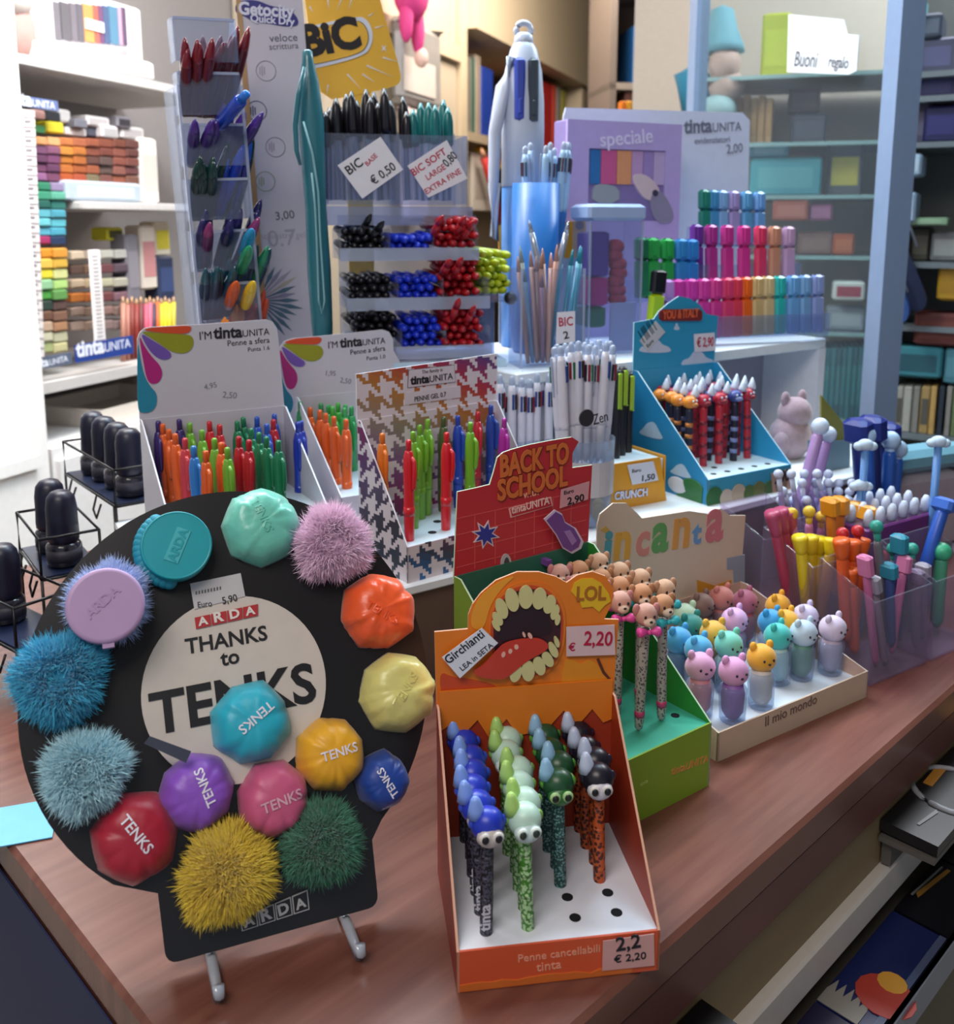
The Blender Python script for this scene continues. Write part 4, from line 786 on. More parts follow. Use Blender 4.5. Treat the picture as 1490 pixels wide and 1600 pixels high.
# ---------------------------------------------------------------- tall white advertising panel and giant teal pen
GP = facing(412, 505, 1.39, T1Z+.0, 16)
def panel():
    d = 0; wh = mat('#c6c4d2', .5, var=.02)
    r = thing('advertising_panel', 'tall white advertising panel with round icons and a fan of pens printed on it', 'panel', GP.M)
    A = outl(GP, P1, [(366, -30), (470, -30), (524, 525), (412, 525)], d); zb = 0
    A[2] = (A[2][0], zb); A[3] = (A[3][0], zb)
    MB().prism(A, d, d+.004, wh).build('board', r)
    MB().prism(outl(GP, P1, [(366, -30), (374, -30), (419, 520), (411, 520)], d), d-.0016, d+.0045, mat('#b08d62', .5)).build('edge_strip', r)
    t = MB(); P2 = crop(0, 0, 2.98)
    t.prism(smooth(outl(GP, P2, [(1095, 20), (1130, 0), (1200, 2), (1260, 30), (1340, 40), (1385, 80), (1390, 120), (1330, 125), (1250, 110), (1170, 98), (1140, 75), (1095, 62)], d), 2), d-.0012, d, mat('#2f2f80', .45))
    M, wd = GP.tm(P2(1110, 65), P2(1370, 82), d-.0012); t.text('Getocity', mat('#d8dcf0'), M, wd, .035, 1.1); M, wd = GP.tm(P2(1165, 100), P2(1372, 118), d-.0012); t.text('Quick Dry', mat('#d8dcf0'), M, wd, .03, 1.0); t.build('logo', r)
    t = MB(); gi = mat('#5c5a68', .5)
    for s, a, b in (('veloce', (1255, 195), (1385, 190)), ('scrittura', (1255, 232), (1390, 225)), ('3,00', (1285, 1025), (1372, 1015))): M, wd = GP.tm(P2(*a), P2(*b), d); t.text(s, gi, M, wd)
    for s, a, b in (('inchiostro gel', (1200, 1115), (1420, 1105)), ('0.7', (1250, 1150), (1380, 1140))): M, wd = GP.tm(P2(*a), P2(*b), d); t.text(s, mat('#a8a6b4'), M, wd)
    t.build('lettering', r)
    for i, (x, y, c) in enumerate(((1238, 330, '#9a98a8'), (1195, 517, '#4a4a78'), (1282, 685, '#9a8aa0'), (1235, 845, '#90a080'))):
        t = MB(); cx, cz = GP.up(*P2(x, y), d); R = .0135
        t.tube([(cx+R*math.cos(2*PI*k/28), d-.0004, cz+R*math.sin(2*PI*k/28)) for k in range(28)], .0006, mat(c), None, 5, True)
        for k in (-1, 0, 1): t.box(cx-.006+k*.003, d-.0006, cz-.007+abs(k)*.002, cx-.0045+k*.003, d, cz+.007-abs(k)*.002, mat(c))
        t.build('round_icon', r)
    t = MB(); c0 = P2(1200, 1400)
    for k in range(15):
        a = math.radians(95-k*10.5); L = rnd.uniform(58, 78); q = (c0[0]+L*math.cos(a), c0[1]-L*math.sin(a)); n = (math.sin(a)*3, math.cos(a)*3); m_ = ((c0[0]+q[0])/2, (c0[1]+q[1])/2); m2 = (c0[0]*.3+q[0]*.7, c0[1]*.3+q[1]*.7)
        t.prism(outl(GP, P1, [c0, (m_[0]+n[0]*.5, m_[1]+n[1]*.5), (m2[0]+n[0]*1.2, m2[1]+n[1]*1.2), q, (m2[0]-n[0]*1.2, m2[1]-n[1]*1.2), (m_[0]-n[0]*.5, m_[1]-n[1]*.5)], d), d-.0004-.00003*k, d, mat(['#8a86a4', '#a09ab0', '#b0a8a0', '#4a6a80'][k % 4 if k < 9 else 3], .5))
    t.build('pen_fan_print', r)
panel()
def teal_pen():
    p, q = wp(506, 560, 1.345), wp(480, 78, 1.345); M, L = along(p, q); r = thing('giant_pen', 'giant teal pen model standing right of the white advertising panel', 'display pen', M)
    tl = mat('#2d6f7c', .3, var=.05, coat=.2); lt = mat('#7fb0b8', .3)
    MB().lathe([(.0125, 0), (.015, .12*L), (.0165, .3*L), (.0145, .5*L), (.016, .62*L), (.0175, .78*L), (.0135, .9*L), (.0075, .97*L), (.0068, .995*L), (.004, L)], tl, None, 24).build('barrel', r)
    MI = M.inverted(); pts = [MI @ wp(x, y, 1.315) for x, y in ((476, 105), (466, 150), (461, 195), (463, 235), (469, 258))]
    MB().tube(pts, [.003, .004, .004, .0035, .002], tl, None, 10).build('clip', r)
    pts = [MI @ wp(x, y, 1.322) for x, y in ((474, 190), (488, 240), (497, 300), (500, 370), (507, 470), (503, 492), (498, 470), (495, 380), (492, 320), (487, 270))]
    MB().tube(pts, .0014, lt, None, 6).build('inlay_line', r)
    MB().lathe([(.03, 0), (.03, .006), (.012, .008)], tl, M.inverted() @ tr(p.x, p.y, T1Z), 20).build('stand', r)
    MB().lathe([(.01, T1Z-p.z+.005), (.01, .01)], tl, M.inverted() @ tr(p.x, p.y, p.z), 12).build('stem', r)
teal_pen()
# ---------------------------------------------------------------- yellow sign, clear bin of stick pens, three slanted trays
K2b = crop(450, 0, 2.98)
SG = facing(545, 300, 1.52, T1Z, 18)
def bic_sign():
    r = thing('shop_sign', 'yellow rounded sign with dark lettering behind the black stick pens', 'sign', SG.M)
    ye = mat('#e6b23a', .5, var=.03); o = [(60, -130), (400, -120), (428, 0), (470, 150), (527, 345), (522, 385), (490, 405), (330, 440), (165, 470), (120, 300)]
    MB().prism(smooth(outl(SG, K2b, o, 0), 1), 0, .004, ye).build('board', r)
    m = MB(); st = [(20, 140), (320, 75), (365, 88), (395, 150), (388, 215), (350, 262), (140, 318), (40, 330), (10, 240)]
    m.prism(smooth(outl(SG, K2b, st, 0), 2), -.002, 0, mat('#d8dce8')); cx, cy = 205, 200
    sh = lambda k: [(cx+(x-cx)*k, cy+(y-cy)*(k-.06)) for x, y in st]
    m.prism(smooth(outl(SG, K2b, sh(.90), 0), 2), -.003, -.001, mat('#2a2420')); m.prism(smooth(outl(SG, K2b, sh(.88), 0), 2), -.0036, -.002, ye)
    m.build('logo_plate', r)
    t = MB(); M, wd = SG.tm(K2b(78, 262), K2b(345, 212), -.0036); t.text('BiC', mat('#1f1a1c'), M, wd, .05, 1.0); t.build('lettering', r)
    t = MB()
    for a, b in (((185, 0), (190, 45)), ((255, -20), (225, 52)), ((300, -20), (280, 48)), ((375, 75), (400, 60)), ((440, 268), (510, 288)), ((365, 305), (490, 360)), ((345, 345), (405, 385)), ((275, 345), (340, 418)), ((405, 130), (450, 118)), ((100, 30), (115, 60)), ((185, 395), (180, 440))):
        dx, dy = b[0]-a[0], b[1]-a[1]; L = math.hypot(dx, dy); n = (-dy/L*4, dx/L*4); t.prism(outl(SG, K2b, [(a[0]+n[0], a[1]+n[1]), (a[0]-n[0], a[1]-n[1]), b], 0), -.0008, 0, mat('#dcd6d2'))
    st8 = [(445+(16 if i % 2 else 6)*math.cos(PI*i/4), 225+(22 if i % 2 else 6)*math.sin(PI*i/4)) for i in range(8)]; t.prism(outl(SG, K2b, st8, 0), -.0008, 0, mat('#dcd6d2')); t.build('ray_print', r)
    a, h = SG.up(560, 160, 0); MB().box(a-.02, .001, 0, a+.02, .006, h+.03, ye).build('stem', r)
bic_sign()
BN = facing(512, 318, 1.36, T1Z, 14)
def bin_():
    r = thing('pen_bin', 'clear two compartment bin of black and teal stick pens', 'pen rack', BN.M)
    x0, h0 = BN.up(510, 318); x1, _ = BN.up(730, 318); _, h1 = BN.up(620, 210); d = .08
    for nm, bx in (('front_panel', (x0, 0, h0, x1, .003, h1)), ('back_panel', (x0, d, h0, x1, d+.003, h1+.01)), ('side_panel', (x0, 0, h0, x0+.003, d, h1)), ('side_panel', (x1-.003, 0, h0, x1, d, h1)), ('floor_panel', (x0, 0, h0-.004, x1, d, h0)), ('divider', ((x0+x1)/2, .003, h0, (x0+x1)/2+.003, d, h1))): MB().box(*bx, CLB).build(nm, r)
    m = MB(); m.box(x0, -.012, h0-.03, x1+.005, .143, h0-.004, clear('#c8d4f4', .3)); m.build('plinth', r)
    for x in (x0+.004, x1-.012): MB().box(x, .135, 0, x+.008, .143, h0-.03, CLB).build('post', r)
    return x0, x1, h0, h1
bx0, bx1, bh0, bh1 = bin_()
def P_bicstick():
    b = MB().lathe([(.0036, 0), (.0038, .11)], 'glass', None, 6, False); b.lathe([(.0014, .0), (.0014, .11)], 'ink', None, 6)
    c = MB().lathe([(.0048, .09), (.0054, .1), (.0054, .128), (.0042, .14), (.0014, .152)], 'cap', None, 12); c.box(-.0012, -.0078, .098, .0012, -.0054, .142, 'cap')
    return Proto(('barrel', b, None), ('cap', c, None))
PB = P_bicstick()
def bin_pens():
    gl = clear('#e4e6ee', .3)
    for nm, c, L in (('black', '#17141c', [(170, 520), (188, 500), (212, 488), (232, 458), (252, 500), (285, 438), (308, 426), (330, 470), (355, 415), (378, 452), (415, 430), (430, 480), (460, 412), (488, 470), (545, 450), (560, 520)]), ('teal', '#106a6c', [(596, 510), (622, 480), (652, 478), (690, 490), (720, 465), (748, 500)])):
        for i, (x, y) in enumerate(sorted(L)):
            px, py = K2b(x, y); b = .02+.045*((i*5) % 3)/2; a, h = BN.up(px, py, b); h2 = bh0+.006; s = (h-h2)/.152
            PB.put('stick_pen', f'{nm} capped stick pen, {nth(i)} from left of the {nm} ones in the bin', 'pen', BN.at(a, b, h2) @ ry(rnd.uniform(-3, 1)) @ Matrix.Diagonal((1.45, 1.45, s, 1)), {'glass': gl, 'ink': mat(c), 'cap': mat(c, .3)}, f'{nm} stick pens in the clear bin')
    quadcard(BN, K2b, [(230, 770), (430, 637), (535, 790), (345, 925)], -.0005, 'white price card with black and red writing on the clear bin', [('BIC', (285, 815), (352, 765), INK, 1.0), ('BASE', (370, 775), (418, 728), REDINK, 1.0), ('\u20ac 0,50', (398, 862), (505, 785), INK, 1.1)])
    quadcard(BN, K2b, [(555, 772), (738, 652), (835, 832), (652, 920)], -.0005, 'white price card with mostly red writing on the clear bin', [('BIC SOFT', (585, 820), (740, 715), REDINK, 1.0), ('LARGE', (650, 840), (735, 785), REDINK, 1.1), ('0,80', (740, 780), (790, 730), INK, 1.3), ('EXTRA FINE', (645, 905), (808, 805), REDINK, 1.0)])
bin_pens()
TRY = facing(540, 545, 1.34, T1Z, 14)
def trays():
    r = thing('tray_rack', 'clear rack of three slanted trays holding black, blue and red pens', 'pen rack', TRY.M)
    for (ya, yb, xl, xr) in ((392, 345, 530, 745), (470, 410, 541, 762), (547, 478, 548, 765)):
        x0, h0 = TRY.up(xl, ya); x1, _ = TRY.up(xr, ya); m = MB()
        m.add([(x0, -.01, h0-.012), (x1, -.01, h0-.012), (x1, .1, h0+.006), (x0, .1, h0+.006)], [(0, 1, 2, 3)], CLB); m.box(x0, -.013, h0-.014, x1, -.010, h0+.004, clear('#e8f0ff', .4)); m.build('tray', r)
        for x in (x0, x0+(x1-x0)*.345, x0+(x1-x0)*.66, x1-.003): MB().box(x, -.01, h0-.012, x+.002, .1, h0+.03, CL).build('divider', r)
    x0, h0 = TRY.up(548, 547); x1, _ = TRY.up(765, 547)
    MB().box(x0-.004, .1, 0, x1+.004, .104, TRY.up(620, 335)[1], CLB).build('back_panel', r)
    MB().box(x0-.008, -.02, h0-.03, x1+.02, .11, h0-.018, mat('#b4d2e6', .25)).build('base_shelf', r)
    MB().box(x0, .0, 0, x1, .1, h0-.03, mat('#8fa4bc', .35)).build('base', r)
trays()
def lying(fr, x0, y0, x1, y1, nm, c, where, group, rpx=6.6, lean=.25, cat='pen', n=99, c2=None):
    pts = []; y = y1-rpx; k = 0
    while y > y0:
        x = x0+rpx+(rpx if k % 2 else 0)
        while x < x1: pts.append((x+rnd.uniform(-1.6, 1.6), y+rnd.uniform(-1.6, 1.6))); x += 2.0*rpx
        y -= 1.8*rpx; k += 1
    pts = sorted(pts[:n])
    for i, (x, y) in enumerate(pts):
        b = rnd.uniform(-.012, .006); a, h = fr.up(x, y, b); R = rpx/FPX*fr.M.translation.y*.98
        p = fr.M @ Vector((a, b, h)); q = fr.M @ Vector((a-.02*lean+rnd.uniform(-.004, .004), b+.085, h+rnd.uniform(0, .004)+.002))
        cc = c2 if c2 and i % 4 == 1 else c
        stick('pen', f'{nm} pen end, {nth(i)} from left {where}', cat, q, p, [('barrel', 'c', [(R*.9, 0), (R, .2), (R, .8)]), ('cap', 'd', [(R, .8), (R*1.04, .82), (R*.96, .93), (R*.6, .985), (R*.15, 1)])], {'c': mat(cc, .35), 'd': mat(cc, .3)}, group)
for ri, (row, q) in enumerate((('in the upper tray', ((534, 355, 602, 392), (607, 362, 676, 392), (678, 342, 745, 388))), ('in the middle tray', ((545, 430, 615, 470), (620, 426, 682, 468), (685, 405, 748, 464))), ('in the lowest tray', ((550, 490, 622, 540), (627, 498, 690, 544), (692, 472, 756, 544))))):
    for (nm, c), rc in zip((('black', '#16151c'), ('blue', '#1a34c0'), ('red', '#a81822')), q): lying(TRY, *rc, nm, c, row, f'{nm} pens {row}')
def tray_tips():       # loose pens pointing up out of the trays
    for i, (x0, y0, x1, y1, nm, c) in enumerate([(560, 372, 580, 334, 'black', '#17161d'), (575, 378, 600, 345, 'black', '#17161d'), (675, 368, 692, 337, 'red', '#a81822'), (712, 366, 727, 338, 'red', '#a81822'), (722, 372, 740, 345, 'red', '#a81822'), (560, 500, 585, 486, 'black', '#17161d'), (708, 432, 722, 402, 'red', '#a81822'), (690, 428, 704, 405, 'red', '#a81822'), (705, 500, 718, 466, 'red', '#a81822'), (728, 505, 742, 478, 'red', '#a81822')]):
        stick('pen', f'loose {nm} pen pointing up out of the trays, {nth(i)} of the loose ones', 'pen', wp(x0, y0, 1.37), wp(x1, y1, 1.32), [('barrel', 'c', [(.004, 0), (.005, .3), (.005, .6)]), ('cap', 'c', [(.005, .6), (.0046, .8), (.001, 1)])], {'c': mat(c, .3)}, 'loose pens above the trays')
tray_tips()
YT = facing(745, 462, 1.42, T2Z, 20)
def yellow_tray():
    r = thing('clear_tray', 'small clear tray of yellow green marker ends beside the red pens', 'pen rack', YT.M); x0, h0 = YT.up(742, 466); x1, _ = YT.up(806, 466)
    MB().box(x0, -.008, h0-.006, x1, .09, h0-.002, CLB).build('tray', r); MB().box(x0, .09, 0, x1, .094, h0+.06, CLB).build('back_panel', r)
    MB().box(x0+.02, .04, 0, x1-.02, .09, h0-.006, CLB).build('stand', r)
    a, h = YT.up(797, 466, -.012); MB().ball((a, -.012, h), .010, mat('#1a1c24', .3)).build('knob', r)
yellow_tray()
lying(YT, 745, 392, 800, 462, 'yellow green', '#a8b81e', 'in the small clear tray', 'yellow green markers in the small tray', 6.4, .6, n=26, c2='#b8c83a')
# ---------------------------------------------------------------- giant four colour pen and pens beside it
def giant4():
    Y = 1.62; p, q = wp(815, 500, Y), wp(817, 60, Y); p.z = T2Z+.001; q.x = p.x = (wp(816, 280, Y)).x; M = tr(p.x, p.y, p.z); L = q.z-p.z; R = .035
    r = thing('giant_pen', 'giant white four colour pen model with a ring on top', 'display pen', M @ rz(8)); w = mat('#b9c2d6', .35, var=.02); bl = mat('#3f7cc0', .35)
    hb = wp(816, 292, Y).z-p.z
    MB().lathe([(R*.98, 0), (R*.98, hb)], bl, None, 28).build('lower_barrel', r)
    MB().lathe([(R, hb), (R, L*.72), (R*.98, L*.8), (R*.86, L*.9), (R*.62, L*.965), (R*.36, L*.995), (R*.2, L)], w, None, 28).build('upper_barrel', r)
    c = MB(); hs = [L*.93, L*.84, L*.7, L*.52, L*.36, hb*1.02]
    c.tube([(-R*.55, -.014, hs[0]), (-R*1.05, -.016, hs[1]), (-R*1.4, -.016, hs[2]), (-R*1.47, -.016, hs[3]), (-R*1.42, -.016, hs[4]), (-R*1.3, -.016, hs[5])], [.012, .012, .011, .009, .009, .007], w, None, 10); c.build('clip', r)
    for a, col, h0, h1 in ((-.33, '#3a4cb0', .735, .93), (.3, '#39434f', .73, .93)):
        m = MB(); x = math.sin(a)*R; m.box(x-.0085, -R*1.04, L*h0, x+.0085, -R*.5, L*h1, mat(col, .35), None, .004); m.box(x-.0035, -R*1.12, L*h0+.01, x+.0035, -R*.9, L*h0+.035, mat(col, .35), None, .002); m.build('slider', r)
    MB().tube([(.012*math.cos(2*PI*k/20), 0, L+.012+.012*math.sin(2*PI*k/20)) for k in range(20)], .005, w, None, 8, True).build('ring', r)
    MB().lathe([(R*.5, L*.965), (R*.42, L+.004), (R*.3, L+.008)], w, None, 16).build('crown', r)
giant4()
def P_four():
    b = MB().lathe([(.001, 0), (.003, .008), (.0055, .02), (.006, .05), (.006, .1)], 'low', None, 12)
    u = MB().lathe([(.006, .05), (.0064, .055), (.0064, .12), (.0056, .138), (.004, .146)], 'white', None, 12)
    s = MB()
    for k, a in enumerate((-50, -10, 30, 75)): s.box(-.0015, -.0078, .112, .0015, -.0052, .134, 's%d' % k, rz(a), .0006)
    t = MB().lathe([(.0035, .142), (.004, .147), (.0044, .152), (.0036, .157), (.001, .159)], 'tip', None, 10); t.box(-.0016, -.0088, .095, .0016, -.0066, .146, 'tip', rz(120), .0006)
    return Proto(('barrel', b, None), ('upper_barrel', u, None), ('sliders', s, None), ('top', t, None))
P4 = P_four(); K8 = crop(700, 300, 3.477)
def four_pens():
    w = mat('#d4d6e4', .3); tp = clear('#dff0ff', .55)
    S0 = {'s0': mat('#1f3f8a'), 's1': mat('#1c2430'), 's2': mat('#8a1f34'), 's3': mat('#1f6a4a')}
    F = facing(790, 640, 1.285, T1Z+.0, 30)
    L = [(285, 990), (300, 1015), (322, 1002), (345, 1000), (362, 1020), (372, 1008), (405, 972), (420, 1000), (440, 1015), (462, 968), (480, 985), (508, 978), (530, 1000), (550, 985), (450, 1030), (400, 1010)]
    for i, (x, y) in enumerate(sorted(L)):
        px, py = K8(x, y); b = .008+.02*(i % 3); a, h = F.up(px, py, b)
        P4.put('four_colour_pen', f'white four colour pen, {nth(i)} from left of the bunch beside the houndstooth display', 'pen', F.at(a, b, h-.159) @ rz(rnd.uniform(-50, 50)) @ ry(rnd.uniform(-2, 2)), dict(white=w, tip=tp, low=mat(['#b8bcd8', '#d89a98', '#c4c6d8', '#a8a4c4'][i % 4], .4), **S0), 'four colour pens beside the houndstooth display')
    r = thing('pen_box', 'clear box holding the bunch of white four colour pens', 'pen holder', F.M); a0, _ = F.up(777, 700); a1, _ = F.up(868, 700)
    for bx in ((a0, 0, 0, a1, .002, .09), (a0, .07, 0, a1, .072, .09), (a0, 0, 0, a0+.002, .07, .09), (a1-.002, 0, 0, a1, .07, .09), (a0, 0, 0, a1, .07, .003)): MB().box(*bx, CL).build('panel', r)
    px, py = K8(645, 995); F2 = facing(px, py, 1.285, T1Z, 30); a, h = F2.up(px, py, 0)
    P4.put('four_colour_pen', 'single white four colour pen between the bunch and the clear tumbler', 'pen', F2.at(a, 0, h-.159), dict(white=w, tip=tp, low=mat('#d89a98', .4), **S0))
    G_ = facing(915, 700, 1.22, T1Z, 30); r = thing('clear_tumbler', 'clear round tumbler of white pens with a dark round sticker', 'pen holder', G_.at(0, 0, .001)); Rr = .038
    MB().lathe([(Rr*.86, 0), (Rr*.88, .002), (Rr, .115), (Rr*.98, .115), (Rr*.85, .004), (0, .004)], clear('#dfe6f2', .16), None, 28).build('tumbler', r)
    m = MB()
    for k in range(9):
        a0 = math.radians(-160+k*15.5); a1 = math.radians(-160+(k+1)*15.5); rr = Rr*.965
        m.add([(rr*math.cos(a0), rr*math.sin(a0), .042), (rr*math.cos(a1), rr*math.sin(a1), .042), (rr*1.02*math.cos(a1), rr*1.02*math.sin(a1), .088), (rr*1.02*math.cos(a0), rr*1.02*math.sin(a0), .088)], [(0, 1, 2, 3)], mat('#b9bac4', .4))
    m.build('label_band', r)
    m = MB(); ax, ah = G_.up(915, 654, -Rr); m.prism(circ(ax, ah, .011, 20), -Rr*1.06, -Rr*1.0, mat('#2c2c34')); M, wd = G_.tm((925, 665), (948, 658), -Rr*1.0); m.text('Zen', INK, tr(0, -.002, 0) @ M, wd, 0, 1.3); m.build('sticker', r)
    m = MB()
    for k in range(6): m.ball((Rr*.6*math.cos(k), Rr*.6*math.sin(k), .016), (.009, .009, .012), mat('#c8a24a', .5))
    m.build('pellets', r)
    L = [(575, 840), (590, 825), (612, 835), (635, 820), (652, 838), (668, 815), (690, 830), (708, 808), (725, 830), (742, 815), (762, 828), (780, 812), (800, 832), (820, 800), (838, 822), (860, 812), (880, 808), (895, 830)]
    for i, (x, y) in enumerate(L):
        px, py = K8(x, y); t = 2*PI*i*.382*2.618/18*7; b = .018*math.sin(i*2.4)+.004; a, h = G_.up(px, py, b); p0 = G_.M @ Vector((a*.62, b*.5, .012)); p1 = G_.M @ Vector((a, b, h)); M, L_ = along(p0, p1)
        P4.put('four_colour_pen', f'white four colour pen, {nth(i)} from left in the clear tumbler', 'pen', M @ tr(0, 0, L_-.159) @ rz(rnd.uniform(0, 360)), dict(white=w, tip=tp, low=mat('#cfd2de', .4), **S0), 'four colour pens in the clear tumbler')
four_pens()
def markers():
    F = facing(972, 690, 1.33, T1Z, 31)
    for i, (x, y) in enumerate(((964, 578), (973, 573), (983, 582))):
        a, h = F.up(x, y, .01*i); r = thing('marker', f'black marker with lime clip, {nth(i)} of three left of the sky blue display', 'marker', F.at(a, .01*i, 0))
        MB().lathe([(.0065, 0), (.007, .01), (.007, h-.006), (.005, h)], mat('#16161e', .35), None, 12).build('barrel', r); MB().box(-.004, -.0095, h-.055, .004, -.006, h-.004, mat('#a8d03a', .35), None, .002).build('clip', r)
markers()
def yellow_box():
    p0 = Vector((0, 0, H)); q = ray(917, 805); t = (T1Z-H)/q.z; a = q*t; q2 = ray(1041, 782); b = q2*((T1Z-H)/q2.z); yaw = math.degrees(math.atan2(b.y-a.y, b.x-a.x)); F = Fr(a.x, a.y, T1Z, yaw); w = math.hypot(b.x-a.x, b.y-a.y)
    r = thing('carton', 'low yellow printed carton on the riser behind the red header', 'carton', F.M); ye = mat('#d9981c', .42, var=.04); _, h = F.up(928, 730); _, h2 = F.up(1020, 716)
    MB().prism([(0, 0), (w, 0), (w*.9, h2), (w*.08, h)], 0, .002, ye).build('front_panel', r)
    MB().box(.004, .004, .002, w-.006, .09, h-.004, mat('#d0e4ee', .4)).build('inner_tray', r)
    for x in (0, w-.006): MB().box(x+.002, .002, 0, x+.004, .092, h, ye).build('side_panel', r)
    MB().prism([(0, 0), (w, 0), (w*.97, h+.022), (w*.03, h+.014)], .092, .094, ye).build('back_panel', r)
    m = MB(); M, wd = F.tm(K6(192, 735), K6(318, 718), 0); m.text('CRUNCH', mat('#3a3a7a'), tr(0, -.0006, 0) @ M, wd, .06, 1.1); M, wd = F.tm(K6(192, 735), K6(318, 718), 0); m.text('CRUNCH', mat('#d8dcf0'), tr(0, -.001, 0) @ M, wd, .03, 1.1); m.build('lettering', r)
    m = MB(); m.prism(outl(F, K6, [(155, 645), (165, 630), (175, 655), (165, 668)], 0), -.0006, 0, mat('#e6c468')); m.prism(outl(F, K6, [(120, 700), (150, 690), (155, 720), (125, 735)], 0), -.0006, 0, mat('#e6c468')); m.build('flash_print', r)
    quadcard(F, K6, [(243, 603), (342, 588), (362, 660), (262, 678)], -.002, 'white price sticker on the low yellow carton', [('Euro', (262, 632), (296, 627), INK, .8), ('1,50', (300, 664), (348, 656), INK, .8)], mat('#cdd2e2'))
yellow_box()
# ---------------------------------------------------------------- things on the tall white riser
def onz(px, py, z, yaw=30): q = ray(px, py); t = (z-H)/q.z; return Fr(q.x*t, q.y*t, z, yaw)
def at_depth(px, Y, z, yaw=30): q = wp(px, 400, Y); return Fr(q.x, Y, z, yaw)
def boxthing(fr, name, label, cat, rect, d, body, h0=0, K=P1, bev=.002, build=True, group=None):
    """a cardboard or plastic box whose front shows at rect (px) and which stands at height h0 of its frame"""
    x0, y0, x1, y1 = rect; a0, _ = fr.up(*K(x0, y1), 0); a1, _ = fr.up(*K(x1, y1), 0); _, h1 = fr.up(*K((x0+x1)/2, y0), 0)
    r = thing(name, label, cat, fr.at(a0, 0, h0), group); MB().box(0, 0, 0, a1-a0, d, h1-h0, body, None, bev).build('body', r); return r, a1-a0, h1-h0
K3 = crop(880, 0, 2.443)
W1 = at_depth(880, 1.86, T2Z, 20)
def white_panel():
    F = W1; r = thing('header_panel', 'large white rounded panel behind the highlighters', 'panel', F.M); wh = mat('#cdd2e6', .45)
    o = outl(F, P1, [(880, 182), (884, 168), (1020, 172), (1160, 176), (1171, 188), (1173, 330), (880, 330)], 0); o[-2] = (o[-2][0], .02); o[-1] = (o[-1][0], .02)
    MB().prism(o, 0, .004, wh).build('board', r); MB().box(o[-1][0], -.03, 0, o[-2][0], .03, .02, wh).build('foot', r)
    t = MB()
    for s, a, b, bo in (('tinta', (1068, 208), (1112, 206), .03), ('UNITA', (1113, 206), (1158, 204), 0), ('evidenziatori', (1085, 225), (1140, 222), 0), ('2,00', (1135, 240), (1160, 237), 0)): M, wd = F.tm(a, b, 0); t.text(s, mat('#6a6e80'), M, wd, bo, 1.1)
    t.build('lettering', r)
white_panel()
PK = at_depth(890, 1.72, T2Z, 24)
def purple_pack():
    F = PK; li = mat('#b3a2da', .45); dk = mat('#8576b0', .5)
    x0, _ = F.up(885, 300); x1, _ = F.up(1062, 300); h1 = F.up(970, 190)[1]; h0 = F.up(970, 352)[1]; d = .05; r = thing('gift_pack', 'lilac framed gift pack with a window of coloured bars', 'gift pack', F.M)
    MB().box(x0, .004, 0, x1, d, h1, dk, None, .002).build('box', r)
    wx0, wh0 = F.up(918, 345); wx1, wh1 = F.up(1040, 236); fr_ = MB()
    fr_.box(x0, 0, 0, wx0, .006, h1, li); fr_.box(wx1, 0, 0, x1, .006, h1, li); fr_.box(wx0, 0, wh1, wx1, .006, h1, li); fr_.box(wx0, 0, 0, wx1, .006, wh0, li); fr_.build('frame', r)
    for a, b, c in ((922, 938, '#2f6fb0'), (939, 963, '#c85a90'), (964, 986, '#d8956c'), (987, 1004, '#b894c4'), (1005, 1020, '#9a84c0'), (1021, 1038, '#b8a4d0')):
        u0 = F.up(a, 290)[0]; u1 = F.up(b, 290)[0]; MB().box(u0, .0015, F.up(970, 288)[1], u1, .0042, wh1-.002, mat(c, .45)).build('coloured_bar', r)
    m = MB(); m.prism(smooth(outl(F, K3, [(115, 710), (150, 700), (215, 715), (215, 775), (110, 775)], 0), 1), .001, .004, mat('#98a0ac')); m.build('grey_piece', r)
    m = MB(); m.prism(smooth(outl(F, K3, [(258, 672), (300, 660), (345, 690), (370, 730), (350, 770), (310, 760), (280, 720)], 0), 2), -.001, .004, mat('#d0bcc4')); m.build('hand_print', r)
    m = MB(); m.prism(smooth(outl(F, K3, [(325, 765), (350, 725), (385, 740), (425, 825), (400, 855), (350, 850)], 0), 2), -.002, .003, mat('#8a86a0')); m.prism(circ(*F.up(*K3(348, 737), 0), .006, 12), -.003, -.001, mat('#3a3850')); m.build('creature_print', r)
    t = MB(); M, wd = F.tm((938, 229), (1020, 222), 0); t.text('speciale', mat('#d8d0ee'), M, wd, .01, 1); t.build('lettering', r)
purple_pack()
OP = at_depth(790, 1.62, T2Z, 15)
def orange_pack():
    F = OP; r = thing('hanging_pack', 'orange topped pen pack behind the clear cup of brush pens', 'pack', F.M); oc = mat('#c98a1c', .45)
    MB().prism(outl(F, P1, [(778, 352), (915, 345), (917, 402), (780, 408)], .03), .03, .034, oc).build('card_top', r)
    o = outl(F, P1, [(780, 408), (917, 402), (917, 440), (780, 440)], .03); MB().prism([(o[0][0], o[0][1]), (o[1][0], o[1][1]), (o[1][0], 0), (o[0][0], 0)], .03, .033, mat('#9aa4b8', .4)).build('backing', r)
    t = MB(); M, wd = F.tm((808, 390), (862, 383), .03); t.text('elegy', mat('#8a4a1c'), M, wd, .02, 1.2); t.prism(circ(*F.up(905, 352, .03), .008, 16), .0285, .03, mat('#5a2a3c')); t.prism(outl(F, P1, [(835, 358), (860, 355), (861, 361), (836, 363)], .03), .0285, .03, mat('#b0a4b0')); t.build('print', r)
orange_pack()
